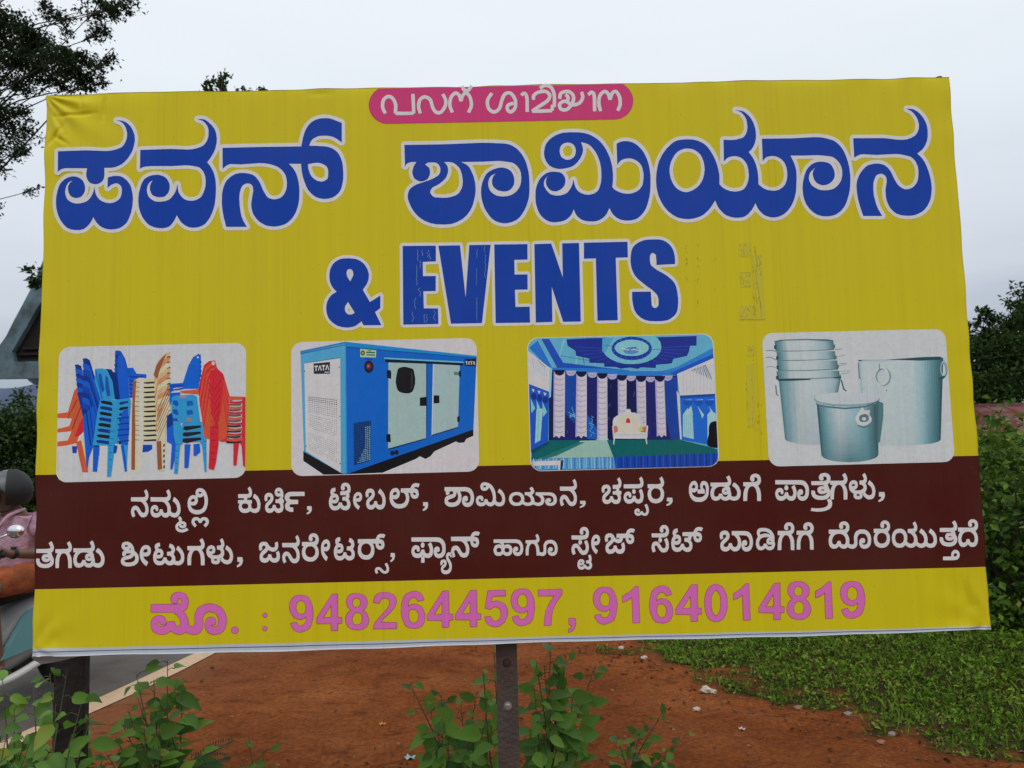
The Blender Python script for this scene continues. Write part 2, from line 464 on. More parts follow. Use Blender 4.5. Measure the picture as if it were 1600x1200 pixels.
# banner sheet: rows follow the slightly skewed print bands
def rowz(kind, u):                                           # u = -1..1 across
    a = {'hem': (27.3, 11.4), 'line0': (17.5, 7.2), 'line1': (14.5, 5.2), 'brown0': (211.2, 198.1), 'brown1': (571.9, 555.4)}[kind]
    return (a[0]+(a[1]-a[0])*(u+1)/2)/1000
def wrinkle(x, z):
    """how far the film sinks back behind its taut plane; only near edges and corners"""
    d = 0.0
    r = np.hypot(x+1.525, z-1.84); a = np.arctan2(1.84-z, x+1.525)
    d = d+0.010*np.exp(-(r/0.17)**2)*(0.5+0.5*np.sin(a*13+r*9))*np.clip(r/0.05, 0, 1)
    r = np.hypot(x-1.525, z-0.03); a = np.arctan2(z-0.03, 1.525-x)
    d = d+0.007*np.exp(-(r/0.15)**2)*(0.5+0.5*np.sin(a*9+1.0))*np.clip(r/0.05, 0, 1)
    r = np.hypot(x+1.525, z-0.03); a = np.arctan2(z-0.03, x+1.525)
    d = d+0.007*np.exp(-(r/0.12)**2)*(0.5+0.5*np.sin(a*8))*np.clip(r/0.05, 0, 1)
    # short sharp creases where the film was pulled tight round the corner
    for (ax, az, bx, bz, dp_, w_) in ((-1.50, 1.765, -1.36, 1.772, .006, .006), (-1.33, 1.838, -1.335, 1.745, .007, .006), (-1.415, 1.838, -1.41, 1.79, .005, .005), (-1.52, 1.80, -1.46, 1.70, .007, .008), (-1.50, 1.70, -1.45, 1.665, .006, .006), (-1.52, 1.66, -1.47, 1.735, .006, .006), (1.40, .055, 1.49, .075, .006, .006), (1.47, .06, 1.44, .18, .005, .007), (-1.48, .055, -1.41, .085, .005, .006), (-0.62, 1.838, -0.60, 1.80, .004, .005)):
        dx_, dz_ = bx-ax, bz-az; L2 = dx_*dx_+dz_*dz_
        t_ = np.clip(((x-ax)*dx_+(z-az)*dz_)/L2, 0, 1)
        q_ = np.hypot(x-ax-t_*dx_, z-az-t_*dz_)
        d = d+dp_*np.exp(-(q_/w_)**2)*np.sin(np.pi*np.clip(t_, 0.08, 0.92))
    e = np.minimum(x+1.525, 1.525-x)
    d = d+0.0035*np.exp(-np.maximum(e, 0)/0.028)*(0.5+0.5*np.sin(z*31+2*np.sin(z*7)))
    e = 1.84-z
    d = d+0.0040*np.exp(-np.maximum(e, 0)/0.02)*(0.5+0.5*np.sin(x*26+2*np.sin(x*9)))
    return d
xs = np.concatenate([np.linspace(-1.525, -1.2, 90), np.linspace(-1.18, 1.18, 80), np.linspace(1.2, 1.525, 46)])
def bandrows(u):
    z = []
    seg = [0.0, rowz('line1', u), rowz('line0', u), rowz('hem', u), rowz('brown0', u), rowz('brown1', u), 1.50, 1.84]
    cnt = [2, 1, 2, 10, 14, 30, 90]
    for i, c in enumerate(cnt): z += list(np.linspace(seg[i], seg[i+1], c, endpoint=False))
    return z+[1.84], [HEM]*2+[LINE]+[HEM]*2+[YEL]*10+[BRN]*14+[YEL]*120
cols = []
V = []
for x in xs:
    z, cf = bandrows(x/1.525)
    V.append([(x, zz) for zz in z])
V = np.array(V)                                              # nx, nz, 2
nx_, nz_ = V.shape[:2]
xx, zz = V[..., 0].copy(), V[..., 1].copy()
yy = wrinkle(xx, zz)
edge = np.exp(-(xx+1.525)/0.03)*(0.003*np.sin(zz*6)+0.0014*np.sin(zz*29+1)) - np.exp(-(1.525-xx)/0.03)*(0.0008*np.sin(zz*9)+0.0006*np.sin(zz*37))
top = np.exp(-(1.84-zz)/0.02)*(0.0018*np.sin(xx*9)+0.0006*np.sin(xx*31+2))
bot = np.exp(-zz/0.012)*(0.0022*np.sin(xx*4+1)+0.0009*np.sin(xx*19))
P = np.stack([xx+edge, yy-0.05, zz+ZB+top+bot], -1)
verts = P.reshape(-1, 3).tolist(); faces = []; fc = []
for i in range(nx_-1):
    for k in range(nz_-1):
        faces.append((i*nz_+k, (i+1)*nz_+k, (i+1)*nz_+k+1, i*nz_+k+1)); fc.append(cf[k])
# the film wraps round the frame: returns on all four sides
def skirt(loop, c):
    base = len(verts)
    for q in loop:
        x, y, z = verts[q]; verts.append((x, y+0.034, z))
    for j in range(len(loop)-1):
        faces.append((loop[j], base+j, base+j+1, loop[j+1])); fc.append(c if not isinstance(c, list) else c[j])
skirt([k for k in range(nz_)], cf); skirt([(nx_-1)*nz_+k for k in range(nz_)][::-1], cf[::-1])
skirt([i*nz_+nz_-1 for i in range(nx_)], YEL); skirt([i*nz_ for i in range(nx_)][::-1], HEM)
banner = link('banner', mesh('banner', verts, faces, M_VINYL, False, fc), board)
banner.data.polygons.foreach_set('use_smooth', [True]*len(banner.data.polygons))
tag(banner, label='yellow printed film with a brown band and a white hem')

# loose corner of film hanging below the lower left corner
mb = MB()
mb.add([(-1.527, -0.048, ZB+0.004), (-1.36, -0.047, ZB+0.003), (-1.46, -0.030, ZB-0.020), (-1.505, -0.028, ZB-0.026), (-1.525, -0.035, ZB-0.012)], [(0, 4, 3, 2, 1)])
mb.build('film_flap', material('film_back', (0.30, 0.31, 0.33), 0.6, 0.1), board)

# frame behind the film: square tube, each bar a part
def bar(lo, hi, mt=M_STEEL, nm='frame_bar'):
    mb = MB(); mb.box(lo, hi, 0.003); return mb.build(nm, mt, board)
bar((-1.50, -0.034, ZB+0.012), (1.50, -0.004, ZB+0.042)); bar((-1.50, -0.034, ZB+1.80), (1.50, -0.004, ZB+1.83))
for x in (-1.515, -0.76, 0.76, 1.485): bar((x, -0.004 if abs(x) < 1 else -0.033, ZB+0.043), (x+0.03, 0.026 if abs(x) < 1 else -0.005, ZB+1.799))
mb = MB(); mb.tube([(1.505, -0.02, ZB+1.82), (1.506, -0.021, ZB+1.853)], [0.011, 0.011], 8); mb.build('frame_bar', M_STEEL, board)
# dark strip added for the frame's shadow under the left half
bar((-1.51, -0.006, ZB-0.010), (-0.58, 0.03, ZB+0.010), M_DARK, 'shadow_strip')
# centre post: steel angle, flange to the front with two bolts
mb = MB()
mb.box((-0.064, -0.004, -0.25), (0.004, 0.002, ZB+0.30)); mb.box((-0.002, 0.002, -0.25), (0.004, 0.064, ZB+0.30))
post = tag(mb.build('post', M_STEEL, board), label='grey steel angle post with two bolts under the middle of the board')
for z, mt in ((ZB-0.070, M_BOLT), (ZB-0.205, M_ZINC)):
    mb = MB(); mb.lathe([(0.0135, 0.0), (0.0135, -0.002)], (-0.030, -0.0035, z), 'Y', 14)
    mb.lathe([(0.009, -0.0021), (0.009, -0.008), (0.007, -0.009)], (-0.030, -0.0035, z), 'Y', 6)
    mb.build('bolt', mt, post)
mb = MB(); mb.box((-1.565, 0.145, -0.25), (-1.460, 0.180, ZB+1.75), 0.004)
tag(mb.build('post', M_DARK, board), label='broad dark timber post behind the left end of the board')
for z in (0.35, 1.35):
    mb = MB(); mb.box((-1.54, 0.03, ZB+z), (-1.45, 0.144, ZB+z+0.08)); mb.build('bracket', M_DARK, board)

